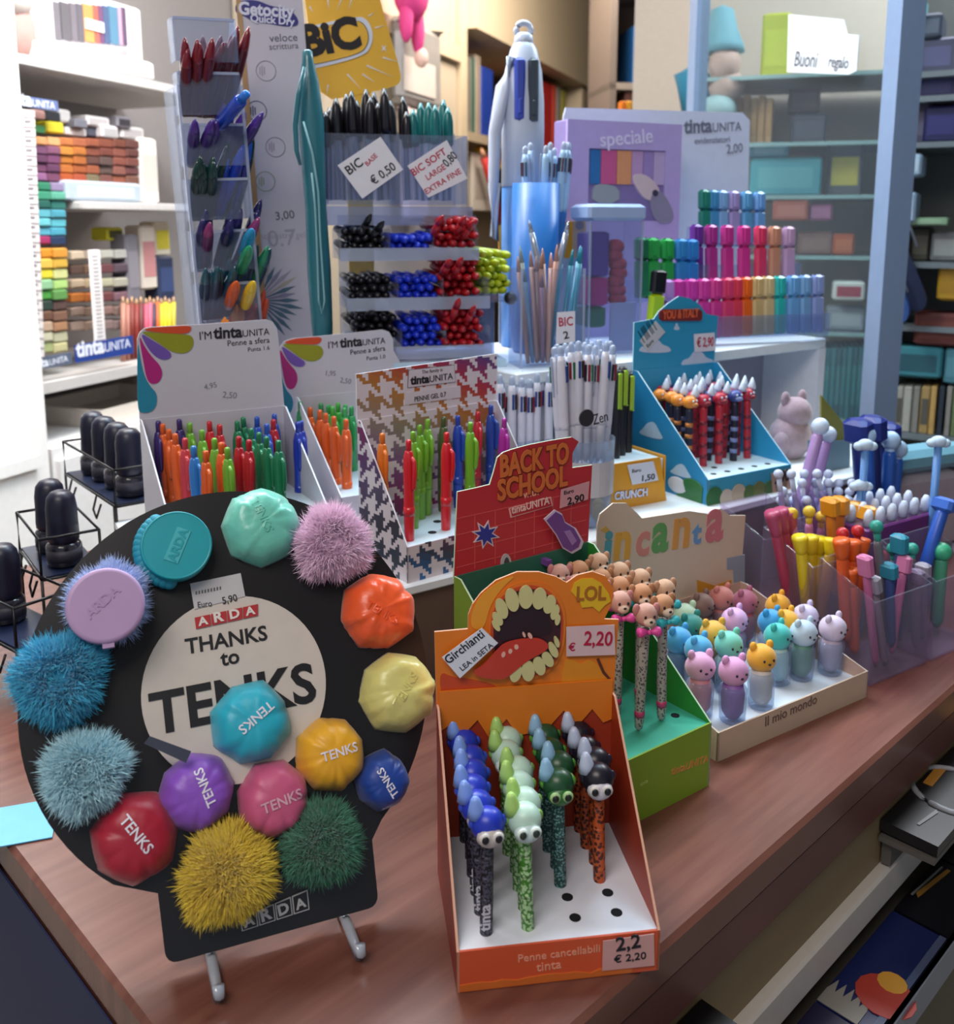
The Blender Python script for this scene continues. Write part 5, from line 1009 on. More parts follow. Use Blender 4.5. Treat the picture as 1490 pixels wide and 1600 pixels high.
def cup_of(F, rect, label, d, mt, h0=0):
    x0, y0, x1, y1 = rect; a0 = F.up(x0, y1)[0]; a1 = F.up(x1, y1)[0]; h1 = F.up((x0+x1)/2, y0)[1]; r = thing('clear_cup', label, 'pen holder', F.M)
    for nm, bx in (('front_panel', (a0, 0, h0, a1, .002, h1)), ('back_panel', (a0, d, h0, a1, d+.002, h1)), ('side_panel', (a0, .002, h0, a0+.002, d, h1)), ('side_panel', (a1-.002, .002, h0, a1, d, h1)), ('floor_panel', (a0, 0, h0, a1, d, h0+.003))): MB().box(*bx, mt).build(nm, r)
    for x in (a0, a1-.003): MB().box(x, -.001, h0, x+.003, .001, h1, clear('#eef3ff', .45)).build('edge', r)
    return a0, a1, h1
C1 = at_depth(822, 1.36, T2Z, 14)
def brush_pens():
    a0, a1, h1 = cup_of(C1, (812, 420, 912, 560), 'clear square cup of slim brown and teal brush pens', .06, CL)
    tan, tl, sv = '#a5837c', '#1f7f96', '#a8b4c4'
    L = [(803, 400, tan, 'grey tan'), (815, 385, '#8a9a98', 'grey'), (828, 392, tan, 'grey tan'), (842, 395, '#a87c68', 'brown'), (852, 388, '#a87c68', 'brown'), (862, 395, '#c09080', 'pinkish'), (868, 382, '#b88878', 'pinkish'), (840, 428, '#8a6a80', 'mauve'), (882, 388, tl, 'teal'), (894, 390, tl, 'teal'), (904, 386, tl, 'teal'), (912, 384, tl, 'teal'), (820, 420, '#6a8aa8', 'blue grey'), (835, 400, '#a08a90', 'grey')]
    cnt = {}
    for i, (x, y, c, nm) in enumerate(L):
        a, h = C1.up(x, y, .03); q = C1.M @ Vector((a, .012+.038*((i*5) % 7)/7, h)); u = min(max(a*.55+(a0+a1)/2*.45+rnd.uniform(-.006, .006), a0+.009), a1-.009); p = C1.M @ Vector((u, .02+.03*((i*3) % 5)/5, .004)); k = cnt.get(nm, 0); cnt[nm] = k+1
        stick('brush_pen', f'{nm} slim brush pen, {nth(k)} {nm} one in the clear square cup', 'pen', p, q, [('barrel', 'c', [(.0028, 0), (.0036, .1), (.0036, .86)]), ('tip', 'd', [(.0036, .86), (.0022, .95), (.0006, 1)])], {'c': mat(c, .3), 'd': mat(c, .2)}, 'brush pens in the square cup')
    for i, (x0, y0, x1, y1) in enumerate(((868, 530, 826, 344), (850, 520, 888, 346))):
        stick('metal_pen', 'silver pen leaning left in the square cup' if i == 0 else 'silver pen leaning right in the square cup', 'pen', wp(x0, y0, 1.42), wp(x1, y1, 1.40), [('barrel', 'c', [(.003, 0), (.0046, .1), (.0046, .75), (.004, .9)]), ('tip', 'd', [(.004, .9), (.002, .97), (.0005, 1)])], {'c': mat('#b4c0d2', .25, .6), 'd': mat('#c4d0e0', .2, .8)})
    quadcard(C1, P1, [(870, 488), (898, 486), (898, 534), (868, 538)], -.001, 'small white price card on the clear cup of brush pens', [('BIC', (873, 510), (895, 508), REDINK, 1.2), ('2', (881, 530), (889, 528), INK, .9)])
brush_pens()
C2 = at_depth(822, 1.5, T2Z, 18)
def blue_cup():
    L = [(820, 228), (832, 222), (849, 228), (860, 222), (870, 230), (877, 222), (888, 222), (893, 224)]
    F = C2; x0 = F.up(815, 340)[0]; x1 = F.up(885, 340)[0]; r = thing('pen_cup', 'blue cup of pale multicolour pens in front of the giant white pen', 'pen holder', F.M); h1 = F.up(850, 285)[1]; R = (x1-x0)/2
    MB().lathe([(R*.92, 0), (R, .01), (R, h1), (R*.95, h1), (R*.88, .01), (0, .01)], mat('#1f68b4', .35), tr((x0+x1)/2, R, 0), 24).build('cup', r)
    for i, (x, y) in enumerate(L):
        a, h = F.up(x, y, R); q = F.M @ Vector((a, R+.012*math.sin(i*2.1), h)); p = F.M @ Vector(((x0+x1)/2+(a-(x0+x1)/2)*.5, R, .015)); M, Ln = along(p, q)
        P4.put('four_colour_pen', f'pale blue multicolour pen, {nth(i)} from left in the blue cup', 'pen', M @ tr(0, 0, Ln-.159) @ rz(i*50), dict(white=mat('#9cc0e0', .3), tip=clear('#dff0ff', .6), low=mat('#2f74c0'), s0=mat('#24406a'), s1=mat('#2a3038'), s2=mat('#5a3048'), s3=mat('#2c4a6a')), 'pale multicolour pens in the blue cup')
blue_cup()
C3 = at_depth(922, 1.5, T2Z, 20)
def canister():
    F = C3; a0, a1, h1 = cup_of(F, (918, 345, 1000, 520), 'clear box with pale blue lid holding purple and red pieces', .06, CL)
    r = thing('box_lid', 'pale blue lid on the clear box of purple and red pieces', 'lid', F.M); MB().box(a0-.004, -.004, h1, a1+.004, .066, h1+.026, mat('#9db4dc', .3), None, .005).build('lid', r)
    x = lambda px: F.up(px, 400)[0]; z = lambda py: F.up(950, py)[1]
    for nm, lab, u0, u1, v0, v1, c, d in (('purple_block', 'deep purple block inside the clear lidded box', 922, 955, 432, 362, '#5a3f98', .05), ('magenta_block', 'magenta block below the purple one in the clear lidded box', 922, 955, 478, 434, '#b0307c', .05), ('green_block', 'green block at the bottom of the clear lidded box', 922, 952, 512, 480, '#3f6a4c', .05)):
        o = MB().box(x(u0), .006, max(z(v0), .004), x(u1), d, z(v1), mat(c, .4), None, .003).build(nm, None, F.M); tag(o, lab, 'block')
    r = thing('plush_toy', 'dark pink plush piece inside the clear lidded box', 'toy', F.M); m = MB()
    for i in range(7): m.ball((x(976)+rnd.uniform(-.006, .006), .03, z(470)+i*.014), (.015, .016, .012), mat('#a83c58', .8, var=.15, scale=200))
    m.build('body', r); MB().box(x(958), .004, .004, x(998), .008, z(474), mat('#a8a4c8', .4)).build('label', r)
canister()
def P_high():
    b = MB().box(-.0125, -.007, 0, .0125, .007, .066, 'body', None, .004); c = MB().box(-.0128, -.0073, .066, .0128, .0073, .104, 'cap', None, .004); c.box(-.0045, -.0095, .072, .0045, -.007, .1, 'cap', None, .001)
    return Proto(('barrel', b, None), ('cap', c, None))
PH = P_high()
def highlighters():
    rows = [('front row', 1.60, 426, [(1046, '#b78ad0', 'lilac'), (1062, '#c838a0', 'magenta'), (1083, '#cc3aa4', 'magenta'), (1103, '#d03a9c', 'magenta'), (1122, '#cf3a8c', 'magenta'), (1140, '#d43a6a', 'rose'), (1154, '#d83a50', 'coral red'), (1169, '#e8641c', 'orange'), (1187, '#cfb078', 'sand'), (1204, '#d0b888', 'sand'), (1222, '#2fb8b4', 'turquoise'), (1243, '#6aa4d8', 'sky blue'), (1262, '#7aaad8', 'sky blue'), (1281, '#8a9cd0', 'periwinkle')]),
            ('middle row', 1.70, 346, [(1092, '#6a2f94', 'purple'), (1115, '#a8308c', 'plum'), (1140, '#c0308c', 'magenta'), (1166, '#c8308c', 'magenta'), (1192, '#d83a64', 'coral red'), (1214, '#c88a70', 'tan'), (1236, '#c09ac0', 'lilac')]),
            ('back row', 1.84, 292, [(1104, '#1f7a6a', 'dark green'), (1118, '#3f88b8', 'blue'), (1132, '#7aa4d0', 'pale blue'), (1150, '#9a8cc0', 'lilac'), (1170, '#5a9ac8', 'sky blue'), (1190, '#6a9cd4', 'sky blue')]),
            ('left green and blue set', 1.62, 366, [(1005, '#1f7a54', 'dark green'), (1023, '#2fa850', 'green'), (1046, '#26a44c', 'green'), (1068, '#2f86c8', 'blue'), (1084, '#2a80cc', 'blue')])]
    for rn, Y, ytop, L in rows:
        h_ = None; cnt = {}
        for i, (px, c, nm) in enumerate(L):
            Yi = Y+.10*(px-L[0][0])/250; q = wp(px, ytop+(-8 if rn == 'front row' else 4)*(i/len(L)-.5), Yi); z = q.z-.104*1.05; k = cnt.get(nm, 0); cnt[nm] = k+1; n = sum(1 for e in L if e[2] == nm)
            PH.put('highlighter', (f'{nm} highlighter in the {rn}' if n == 1 else f'{nm} highlighter, {nth(k)} {nm} one from left in the {rn}')+'', 'highlighter', tr(q.x, Yi, z) @ rz(22+rnd.uniform(-4, 4)) @ rx(-4) @ Matrix.Scale(.98, 4), {'body': mat(c, .35), 'cap': mat(c, .3)}, 'highlighters in the clear stepped rack'); h_ = z
        x0 = wp(L[0][0]-14, ytop, Y); x1 = wp(L[-1][0]+14, ytop, Y+.1); Fz = Fr(x0.x, Y-.012, T2Z, math.degrees(math.atan2(.1, x1.x-x0.x))); w = math.hypot(.1, x1.x-x0.x); zf = h_-T2Z
        r = thing('clear_step', f'clear acrylic step holding the {rn} of highlighters', 'pen holder', Fz.M)
        MB().box(0, -.003, max(zf-.002, 0), w, -.0005, zf+.035, CLB).build('front_lip', r); MB().box(0, -.002, max(zf-.004, .0), w, .03, max(zf-.001, .003), CL).build('shelf', r)
        for x in (0, w-.003): MB().box(x, 0, 0, x+.003, .03, zf+.035, CL).build('side_panel', r)
    q = wp(1022, 420, 1.53); M = tr(q.x, 1.53, q.z-.115) @ rz(24) @ ry(5); r = thing('highlighter', 'yellow highlighter with black cap standing left of the front row', 'highlighter', M); m = MB().box(-.013, -.0075, -.03, .013, .0075, .075, mat('#b8d41e', .35), None, .004); m.build('barrel', r); MB().box(-.0125, -.0075, .075, .0125, .0075, .113, mat('#15161c', .35), None, .003).build('cap', r)
    MB().box(-.013, -.0072, -(q.z-.115-T2Z)+.002, .013, .0072, -.03, mat('#d8d8e0', .4)).build('foot', r)
highlighters()
# ---------------------------------------------------------------- clear holders with pens at the right end of the counter
RC = Fr(.447, 1.015, CT, 33)
def right_cups():
    spec = [('front', (.0, .11), .0, .1), ('middle', (.0, .105), .085, .115), ('right', (.118, .22), .0, .1), ('rear', (.02, .11), .175, .12)]
    for nm, (a0, a1), b0, h in spec:
        r = thing('clear_holder', f'{nm} clear acrylic pen holder of the group right of the cream tray', 'pen holder', RC.at(a0, b0, .0005)); w = a1-a0; d = .075; ac = clear('#f4ecf4', .05, .06, .16)
        for pn, bx in (('front_panel', (0, 0, 0, w, .0025, h)), ('back_panel', (0, d, 0, w, d+.0025, h+.03)), ('floor_panel', (0, 0, 0, w, d, .003))): MB().box(*bx, ac).build(pn, r)
        for x in (0, w-.0025): MB().add([(x, 0, 0), (x, d, 0), (x, d, h+.03), (x, 0, h), (x+.0025, 0, 0), (x+.0025, d, 0), (x+.0025, d, h+.03), (x+.0025, 0, h)], [(0, 3, 2, 1), (4, 5, 6, 7), (0, 1, 5, 4), (1, 2, 6, 5), (2, 3, 7, 6), (3, 0, 4, 7)], ac).build('side_panel', r)
    def tp(nm, c, x0, y0, x1, y1, R, head, hc, b, group, kind='novelty pen', r2=None, where='in the clear holders'):
        q = RC.M @ Vector((RC.up(x0, y0, b)[0], b, RC.up(x0, y0, b)[1])); a, h = RC.up(x1, y1, b); p = RC.M @ Vector((a, b, max(h, .004))); M, Ln = along(p, q)
        r = thing('novelty_pen', nm, 'pen', M, group); MB().lathe([(R*.5, 0), (R, .08*Ln), (R, .8*Ln), (R*.8, .84*Ln)], mat(c, .35), None, 12).build('barrel', r)
        hd = MB(); hm = mat(hc, .4)
        if head == 'bag': hd.lathe([(R*.8, .78*Ln), (R*1.15, .86*Ln), (R*1.5, .97*Ln), (R*1.45, Ln), (0, Ln)], hm, None, 10)
        elif head == 'ball': hd.ball((0, 0, Ln-R*1.3), (R*1.55, R*1.5, R*1.55), hm); hd.lathe([(R*.8, .8*Ln), (R*.8, Ln-R*2)], hm, None, 8)
        else: hd.box(-R*1.8, -R*1.2, .82*Ln, R*1.8, R*1.2, Ln, hm, None, R*.5)
        hd.build('topper', r)
    i = 0
    def grp(nm, group, L, c, R, head, hc, b):
        for k, e in enumerate(L): tp(f'{nm}, {nth(k)} from left in the right-hand clear holders' if len(L) > 1 else f'{nm} in the right-hand clear holders', c, *e[:4], R, head, hc if len(e) < 5 else e[4], b+.009*(k % 3), group)
    grp('dusky red pen with long barrel', 'dusky red pens', [(1206, 800, 1242, 990), (1219, 796, 1246, 985), (1232, 798, 1252, 990)], '#a83a58', .0066, 'bag', '#b04468', .125)
    grp('pink pen with yellow tip', 'pink pens with yellow tips', [(1236, 795, 1250, 950, '#d8b030'), (1264, 792, 1262, 950, '#d8b838'), (1284, 800, 1275, 950, '#d8b030')], '#c07aa8', .0052, 'ball', '#d8b030', .14)
    grp('bright yellow pen', 'bright yellow pens', [(1249, 838, 1262, 975), (1266, 838, 1267, 980), (1280, 840, 1274, 975), (1300, 842, 1280, 975)], '#d2ba1e', .0066, 'bag', '#e0c81e', .10)
    grp('amber pen with broad head', 'amber pens', [(1296, 778, 1305, 930), (1312, 776, 1308, 930), (1340, 784, 1325, 930), (1358, 790, 1330, 930)], '#d8802a', .0066, 'flat', '#df961f', .13)
    grp('vivid orange pen', 'vivid orange pens', [(1314, 843, 1322, 1000), (1332, 845, 1326, 1005), (1347, 842, 1330, 1000), (1328, 890, 1335, 1020)], '#d8561c', .0066, 'bag', '#e0601a', .05)
    grp('red ball topped pen', 'red ball topped pens', [(1316, 826, 1320, 960), (1340, 822, 1334, 960), (1376, 862, 1398, 1000)], '#a82a2c', .005, 'ball', '#c0242c', .06)
    grp('pink slim pen', 'pink slim pens', [(1350, 868, 1368, 1040), (1414, 868, 1392, 1020)], '#c06a98', .0048, 'flat', '#d07aa8', .022)
    grp('grey green pen', 'grey green pens', [(1368, 815, 1385, 990), (1395, 850, 1404, 1000), (1425, 850, 1420, 1000)], '#6a6a74', .0052, 'ball', '#2f9a8a', .04)
    grp('blue pen with teal head', 'teal headed pens', [(1388, 880, 1392, 1010), (1405, 835, 1400, 1000)], '#3a4f88', .0056, 'flat', '#2a8aa4', .03)
    grp('grey lilac pen', 'grey lilac pens', [(1362, 900, 1382, 1040), (1432, 890, 1428, 1030), (1442, 880, 1438, 1020)], '#8a808c', .005, 'flat', '#9a94a4', .02)
    grp('white topped lilac pen', 'white topped lilac pens', [(1215+((k*37) % 128), 735+14*(k % 4), 1240+((k*29) % 90), 930) for k in range(18)], '#9a94c8', .0042, 'ball', '#c4cfea', .20)
    grp('navy pen with pale cloud head', 'navy pens', [(1340, 655, 1352, 860), (1362, 650, 1366, 860), (1385, 660, 1380, 860)], '#16246c', .011, 'flat', '#1a2c80', .215)
    grp('bright blue pen with white head', 'bright blue pens', [(1352, 668, 1362, 850), (1392, 676, 1380, 850), (1404, 690, 1388, 850)], '#2458b0', .009, 'ball', '#aac8e6', .205)
    grp('lilac pen with white head', 'lilac pens', [(1284, 655, 1245, 800), (1296, 668, 1262, 800)], '#a888c0', .008, 'ball', '#c4d4ea', .22)
    F = Fr(*[RC.M.translation[k] for k in (0, 1)], CT, 19)
    bx = RC.at(.125, .10, .0005)
    r = thing('pen_box', 'purple box of pens with white ends at the right edge of the counter', 'pen holder', bx); MB().box(0, 0, 0, .16, .09, .135, mat('#6a2a70', .45), None, .002).build('body', r); MB().box(.004, .004, .135, .156, .086, .1352, mat('#3a1a40')).build('opening_shade', r)  # dark sheet on the solid top, shade of the box's inside as colour
    n = 0
    for u in range(6):
        for v in range(3):
            M = bx @ tr(.016+.025*u, .018+.026*v, .05) @ rx(4); r = thing('white_ended_pen', f'pale pen end, {nth(u)} from left, {["front", "middle", "rear"][v]} row of the purple box', 'pen', M, 'pale pens in the purple box'); MB().lathe([(.006, .0), (.006, .085)], mat('#8a7ab0', .35), None, 10).build('barrel', r); MB().lathe([(.0064, .085), (.006, .1), (.003, .107)], mat('#ccd6ea', .35), None, 10).build('cap', r)
    tp('bright blue banded pen leaning out before the purple box', '#2a58b8', 1478, 778, 1440, 900, .008, 'flat', '#3a6ac8', .06, None)
    tp('green headed pen at the right edge of the counter', '#4a9a7a', 1472, 850, 1462, 980, .008, 'ball', '#3fae84', .05, None)
    FB = at_depth(1300, 1.42, T1Z, 25)
    pr = thing('plush_toy', 'dusty pink plush toy on the riser right of the sky blue display', 'toy', wp_floor(1232, 715)); m = MB(); fm = mat('#a8909c', .9, var=.2, scale=150, sheen=.4)
    m.ball((0, 0, .035), (.04, .032, .04), fm); m.ball((.004, -.004, .078), (.03, .027, .027), fm); m.build('body', pr)
    for s in (-1, 1): MB().ball((s*.02+.004, 0, .102), (.009, .006, .013), fm).build('ear', pr); MB().ball((s*.034, -.012, .03), (.012, .014, .02), fm).build('arm', pr)
    fr = onz(1262, 740, T1Z, 30); r = thing('display_wing', 'olive yellow slanted cardboard wing behind the pale pens', 'display', fr.M); d = 0
    MB().prism(outl(fr, P1, [(1283, 618), (1326, 672), (1326, 760), (1283, 760)], 0), 0, .003, mat('#8f8a3a', .5)).build('wing_panel', r); o = outl(fr, P1, [(1262, 688), (1326, 688), (1326, 760), (1262, 760)], -.004); MB().prism(o, -.006, -.003, mat('#6a8494', .5)).build('front_panel', r)
    FP = at_depth(1400, 1.40, CT, 24); u0 = FP.up(1396, 720)[0]; u1 = FP.up(1520, 720)[0]; v1 = FP.up(1440, 705)[1]; v2 = FP.up(1440, 735)[1]; r = thing('pouch', 'translucent pale pouch behind the purple box at the right edge', 'pouch', FP.M); MB().box(u0, 0, 0, u1, .05, v2, mat('#9a929c', .5, var=.25, scale=30), None, .02).build('body', r); MB().box(u0, -.002, v2-.004, u1, .052, v1, mat('#6fa4b8', .35), None, .01).build('flap', r)
    for k, (x, y) in enumerate(((1352, 695), (1466, 690), (1345, 758))):
        w_ = wp(x, y, 1.24); r = thing('cloud_topped_pen', f'pen with white cloud shaped head, {nth(k)} of three at the right', 'pen', tr(w_.x, 1.24, w_.z)); m = MB(); wm = mat('#bcd2e8', .5); m.ball((0, 0, 0), (.011, .009, .008), wm); m.ball((.009, 0, -.002), (.007, .007, .006), wm); m.ball((-.009, 0, -.002), (.007, .007, .006), wm); m.build('cloud_head', r); MB().lathe([(.005, -w_.z+CT+.01), (.005, -.004)], mat('#5a8ac8', .35), None, 10).build('barrel', r)
def wp_floor(px, py): f = onz(px, py, T1Z, 30); return f.M
right_cups()
# ---------------------------------------------------------------- ink bottles on black wire steps, left of the round board
def P_bottle():
    g = MB().lathe([(.0165, 0), (.0185, .002), (.0185, .022), (.0165, .025), (.0125, .027)], 'glass', None, 20); lb = MB().lathe([(.0187, .006), (.0187, .019)], 'label', None, 20)
    c = MB().lathe([(.0145, .026), (.0165, .028), (.0168, .034), (.0162, .048), (.0162, .064), (.0145, .075), (.010, .081), (.004, .083), (0, .0832)], 'cap', None, 20)
    return Proto(('bottle', g, None), ('label', lb, 0), ('cap', c, None))
PI_ = P_bottle()
def bottles():
    ms = {'glass': mat('#23222e', .15, coat=.5), 'label': mat('#34323f', .5), 'cap': mat('#14152c', .38)}
    spec = [('upper', 1.10, [(150, 738), (168, 748), (188, 760), (206, 772)]), ('middle', 1.055, [(84, 858), (102, 880)]), ('lower', 1.01, [(12, 968)])]
    wire = mat('#15151a', .35, .3)
    for ti, (nm, z, L) in enumerate(spec):
        pts = []
        for k, (x, y) in enumerate(L):
            f = onz(x, y, z+.004); pts.append(f.M.translation.copy())
            PI_.put('ink_bottle', f'dark capped ink bottle, {nth(k)} from the left on the {nm} wire step' if len(L) > 1 else f'dark capped ink bottle alone on the {nm} wire step at the picture edge', 'bottle', f.M @ Matrix.Scale(1.12, 4), ms, 'ink bottles on the wire steps')
        f0 = pts[0]; f1 = pts[-1] if len(pts) > 1 else pts[0]+Vector((.04, -.03, 0)); d = (f1-f0).normalized() if len(pts) > 1 else Vector((.8, -.6, 0)); ang = math.degrees(math.atan2(d.y, d.x)); Ln = (f1-f0).length
        M = tr(f0.x, f0.y, z) @ rz(ang); r = thing('wire_step', f'{nm} black wire step for ink bottles', 'wire rack', M, None); x0, x1, y0, y1 = -.035, Ln+.035, -.034, .034
        MB().box(x0+.002, y0+.002, 0, x1-.002, y1-.002, .003, mat('#1a2440', .35)).build('shelf_plate', r)
        m = MB()
        for yy in (y0, y1): m.tube([(x0, yy, 0), (x0, yy, .05), (x1, yy, .05), (x1, yy, 0)], .0018, wire, None, 6)
        m.tube([(x0, y0, .05), (x0, y1, .05)], .0018, wire, None, 6); m.tube([(x1, y0, .05), (x1, y1, .05)], .0018, wire, None, 6); m.tube([(x0, y0, .0), (x1, y0, .0), (x1, y1, 0), (x0, y1, 0)], .0018, wire, None, 6, True); m.build('guard_rail', r)
        for yy in (y0, y1):
            for xx in (x0, x1): MB().tube([(xx, yy, 0), (xx, yy, -(z-CT)+.002)], .002, wire, None, 6).build('leg', r)
        m = MB()
        for k in range(2): u = x0+(x1-x0)*(k+.3)/2; m.tube([(u, y0, .0), (u, y0-.006, -.02), (u+.012, y0-.006, -.03), (u+.016, y0, -.01)], .0016, wire, None, 6)
        m.build('front_loops', r)
    f = onz(45, 1285, CT+.0005, 18); o = MB().box(-.12, -.03, 0, .022, .03, .001, mat('#5fb0d8', .25)).build('paper_sheet', None, f.M); tag(o, 'pale sheet of paper lying on the counter left of the round board', 'paper')
bottles()
# ---------------------------------------------------------------- left wall shelving
def lw(px, py, b=0): return LW.up(px, py, b)
shelfm = mat('#c4bfbc', .5); drawer_white = mat('#e8e6e6', .5)  # grey of the shelf boards, plain white of the drawer unit
def shelf(frm, name, label, a0, a1, b0, b1, h0, h1, m=None):
    r = thing(name, label, 'shelf', frm.at(a0, b0, h0)); MB().box(0, 0, 0, a1-a0, b1-b0, h1-h0, m or shelfm, None, .003).build('board', r); MB().box(.001, -.002, .002, a1-a0-.001, 0, h1-h0-.002, m or shelfm).build('front_edge', r); return r
aL = lw(-60, 300)[0]; a1_ = lw(262, 300)[0]
hT = lw(60, 106)[1]; hM = lw(180, 316)[1]; hB = lw(120, 585)[1]
shelf(LW, 'wall_shelf', 'long grey upper shelf board on the left wall', aL, a1_+.3, 0, .42, hT, hT+.025)
shelf(LW, 'wall_shelf', 'grey middle shelf board on the left wall under the brown clay blocks', lw(126, 316)[0], a1_+.2, 0, .42, hM-.02, hM)
shelf(LW, 'wall_shelf', 'lower grey shelf board on the left wall with the blue name strip', aL, a1_+.5, -.02, .42, hB-.03, hB)
pn = MB(); ap = lw(60, 700, -.03)[0]; MB
r = thing('side_partition', 'bright white partition panel at the left edge of the picture', 'partition', LW.at(ap-.5, -.06, 0)); MB().box(0, 0, 0, .5, .47, 3.04, mat('#f2f0ee', .6)).build('panel', r); MB().box(.0, -.012, .9, .46, 0, .93, mat('#f2f0ee', .6)).build('moulding', r)
r = thing('drawer_unit', 'white low drawer unit below the left wall shelves', 'cabinet', LW.at(ap+.02, -.05, 0)); zt = hB-.16
MB().box(0, 0, 0, 1.5, .44, zt, drawer_white).build('body', r)
for i in range(3):
    dr = MB().box(.01+.495*i, -.014, .08, .48+.495*i, -.001, zt-.03, drawer_white).build('drawer', r); MB().box(.19+.495*i, -.03, zt-.1, .3+.495*i, -.014, zt-.085, mat('#9a9896', .4)).build('handle', dr)
for i in range(2):
    f = LW.at(ap+.25+.45*i, .0, zt); r = thing('open_tray', f'flat cream paper tray on the low unit, {["left", "right"][i]} one', 'tray', f); MB().box(0, 0, 0, .38, .28, .008, mat('#d8cfc4', .5)).build('base', r)
    for bx in ((0, 0, .008, .38, .01, .05), (0, .27, .008, .38, .28, .05), (0, .01, .008, .01, .27, .05), (.37, .01, .008, .38, .27, .05)): MB().box(*bx, mat('#d8cfc4', .5)).build('rim', r)
def blk(px0, py0, px1, py1, b, d, col, name, label, cat, group=None, h0=None, band=None, fr=None, K=P1, rough=.55):
    F = fr or LW; a0 = F.up(*K(px0, py1), b)[0]; a1 = F.up(*K(px1, py1), b)[0]; xm = (px0+px1)/2; hb = F.up(*K(xm, py1), b)[1] if h0 is None else h0; ht = F.up(*K(xm, py0), b)[1]
    r = thing(name, label, cat, F.at(a0, b, hb), group); w, h = a1-a0, max(ht-hb, .004)
    MB().box(0, 0, 0, w, d, h, mat(col, rough), None, min(.006, w*.12, h*.12)).build('body', r)
    if band: MB().box(w*.12, -.0012, h*.2, w*.88, 0.0005, h*.75, mat(band, .5)).build('label', r)
    return r, w, h
# marker set and its white stand on the upper shelf
r, w, h = blk(56, -10, 224, 82, .1, .08, '#e4e0e6', 'marker_set', 'large white boxed marker set on the upper left shelf', 'box', h0=hT+.025)
f0 = LW
for i, (c, x0, x1) in enumerate((('#6a666c', 84, 92), ('#5a565c', 94, 108), ('#6a646c', 109, 118), ('#5c5860', 119, 128), ('#c08a50', 129, 144), ('#a85a50', 145, 152), ('#6a4668', 153, 159), ('#46587a', 160, 168), ('#4f7a94', 169, 182), ('#b894ac', 183, 188), ('#5a4660', 189, 195))):
    u0 = lw(x0, 40, .1)[0]; u1 = lw(x1, 40, .1)[0]; z0, z1 = lw((x0+x1)/2, 62+(x0-84)*.08, .1)[1], lw((x0+x1)/2, 4+(x0-84)*.08, .1)[1]
    o = MB().box(u0, .094, z0, u1, .0995, z1, mat(c, .45)).build('coloured_marker_row', r); o.matrix_parent_inverse = (LW.at(0, 0, 0).inverted() @ r.matrix_world).inverted() if False else Matrix.Identity(4); o.matrix_local = r.matrix_world.inverted() @ LW.M
    for k in range(2):
        uu = u0+(u1-u0)*(k+.25)/2; o2 = MB().box(uu, .095, z0-.03, uu+(u1-u0)*.3, .0995, z0-.012, mat('#a8a0a4', .5)).build('marker_tip', r); o2.matrix_local = r.matrix_world.inverted() @ LW.M
o = MB().box(lw(130, 40, .1)[0], .09, lw(143, 48, .1)[1], lw(158, 40, .1)[0], .094, lw(143, 32, .1)[1], mat('#d8d0d0', .5)).build('price_label', r); o.matrix_local = r.matrix_world.inverted() @ LW.M
r, w, h = blk(78, 80, 242, 118, .0, .085, '#f0eeee', 'white_tray', 'white tray in front of the boxed marker set on the upper shelf', 'tray', h0=hT+.026)
r = thing('doll', 'flesh coloured crumpled soft toy at the left end of the upper shelf', 'toy', LW.at(lw(38, 90, .06)[0], .06, hT+.025)); m = MB(); fm = mat('#b89088', .8, var=.2, scale=30)
m.ball((0, .02, .07), (.05, .04, .07), fm); m.ball((-.03, .02, .2), (.045, .04, .07), fm); m.ball((.05, 0, .03), (.03, .03, .03), mat('#a87a60', .8)); m.build('body', r); MB().ball((-.02, .0, .13), (.05, .03, .03), mat('#c8bcb4', .8)).build('collar', r)
blk(20, 0, 52, 95, .3, .08, '#3a3e4c', 'dark_box', 'dark slate box behind the soft toy on the upper shelf', 'box', h0=hT+.025, band='#4a5060')
# name strips
def strip(pts, col, txt, label, b=-.03):
    o = outl(LW, P1, pts, b); r = thing('name_strip', label, 'sign', LW.M); MB().prism(o, b, b+.004, mat(col, .45)).build('strip', r)
    M, wd = LW.tm(*txt[1:3], b); m = MB(); M2, w2 = LW.tm(*txt[3:5], b); m.text(txt[0], mat('#dfe2ee', .5), M, wd, .035, 1.05); m.text('UNITA', mat('#dfe2ee', .5), M2, w2, 0, 1.05); m.build('lettering', r)
strip([(117, 540), (207, 524), (209, 552), (119, 567)], '#24408c', ('tinta', (119, 558), (163, 550), (164, 550), (204, 542)), 'blue name strip on the lower left shelf edge')
strip([(22, 147), (90, 158), (92, 174), (24, 164)], '#5f6c96', ('tinta', (8, 160), (50, 166), (51, 166), (86, 171)), 'greyish blue name strip above the clay blocks', .02)
strip([(68, 558), (112, 550), (113, 568), (70, 576)], '#5a6478', ('tinta', (50, 577), (76, 571), (78, 571), (106, 564)), 'grey name strip at the left of the blue one', -.022)
def ladder():
    r = thing('price_ladder', 'tall white strip of small price tags down the left shelf', 'sign', LW.M); o = outl(LW, P1, [(34, 170), (54, 173), (70, 572), (52, 576)], .015); MB().prism(o, .015, .02, mat('#e4dcd8', .5)).build('strip', r); m = MB()
    for k in range(26):
        y = 182+k*15; x = 36+k*.62; m.prism(outl(LW, P1, [(x, y), (x+18, y+1), (x+18, y+3), (x, y+2)], .0145), .0138, .015, mat('#a89ca0')); m.prism(outl(LW, P1, [(x+3, y+6), (x+12, y+6), (x+12, y+9), (x+3, y+9)], .0145), .0138, .015, mat('#8a8088'))
    m.build('tag_print', r)
ladder()
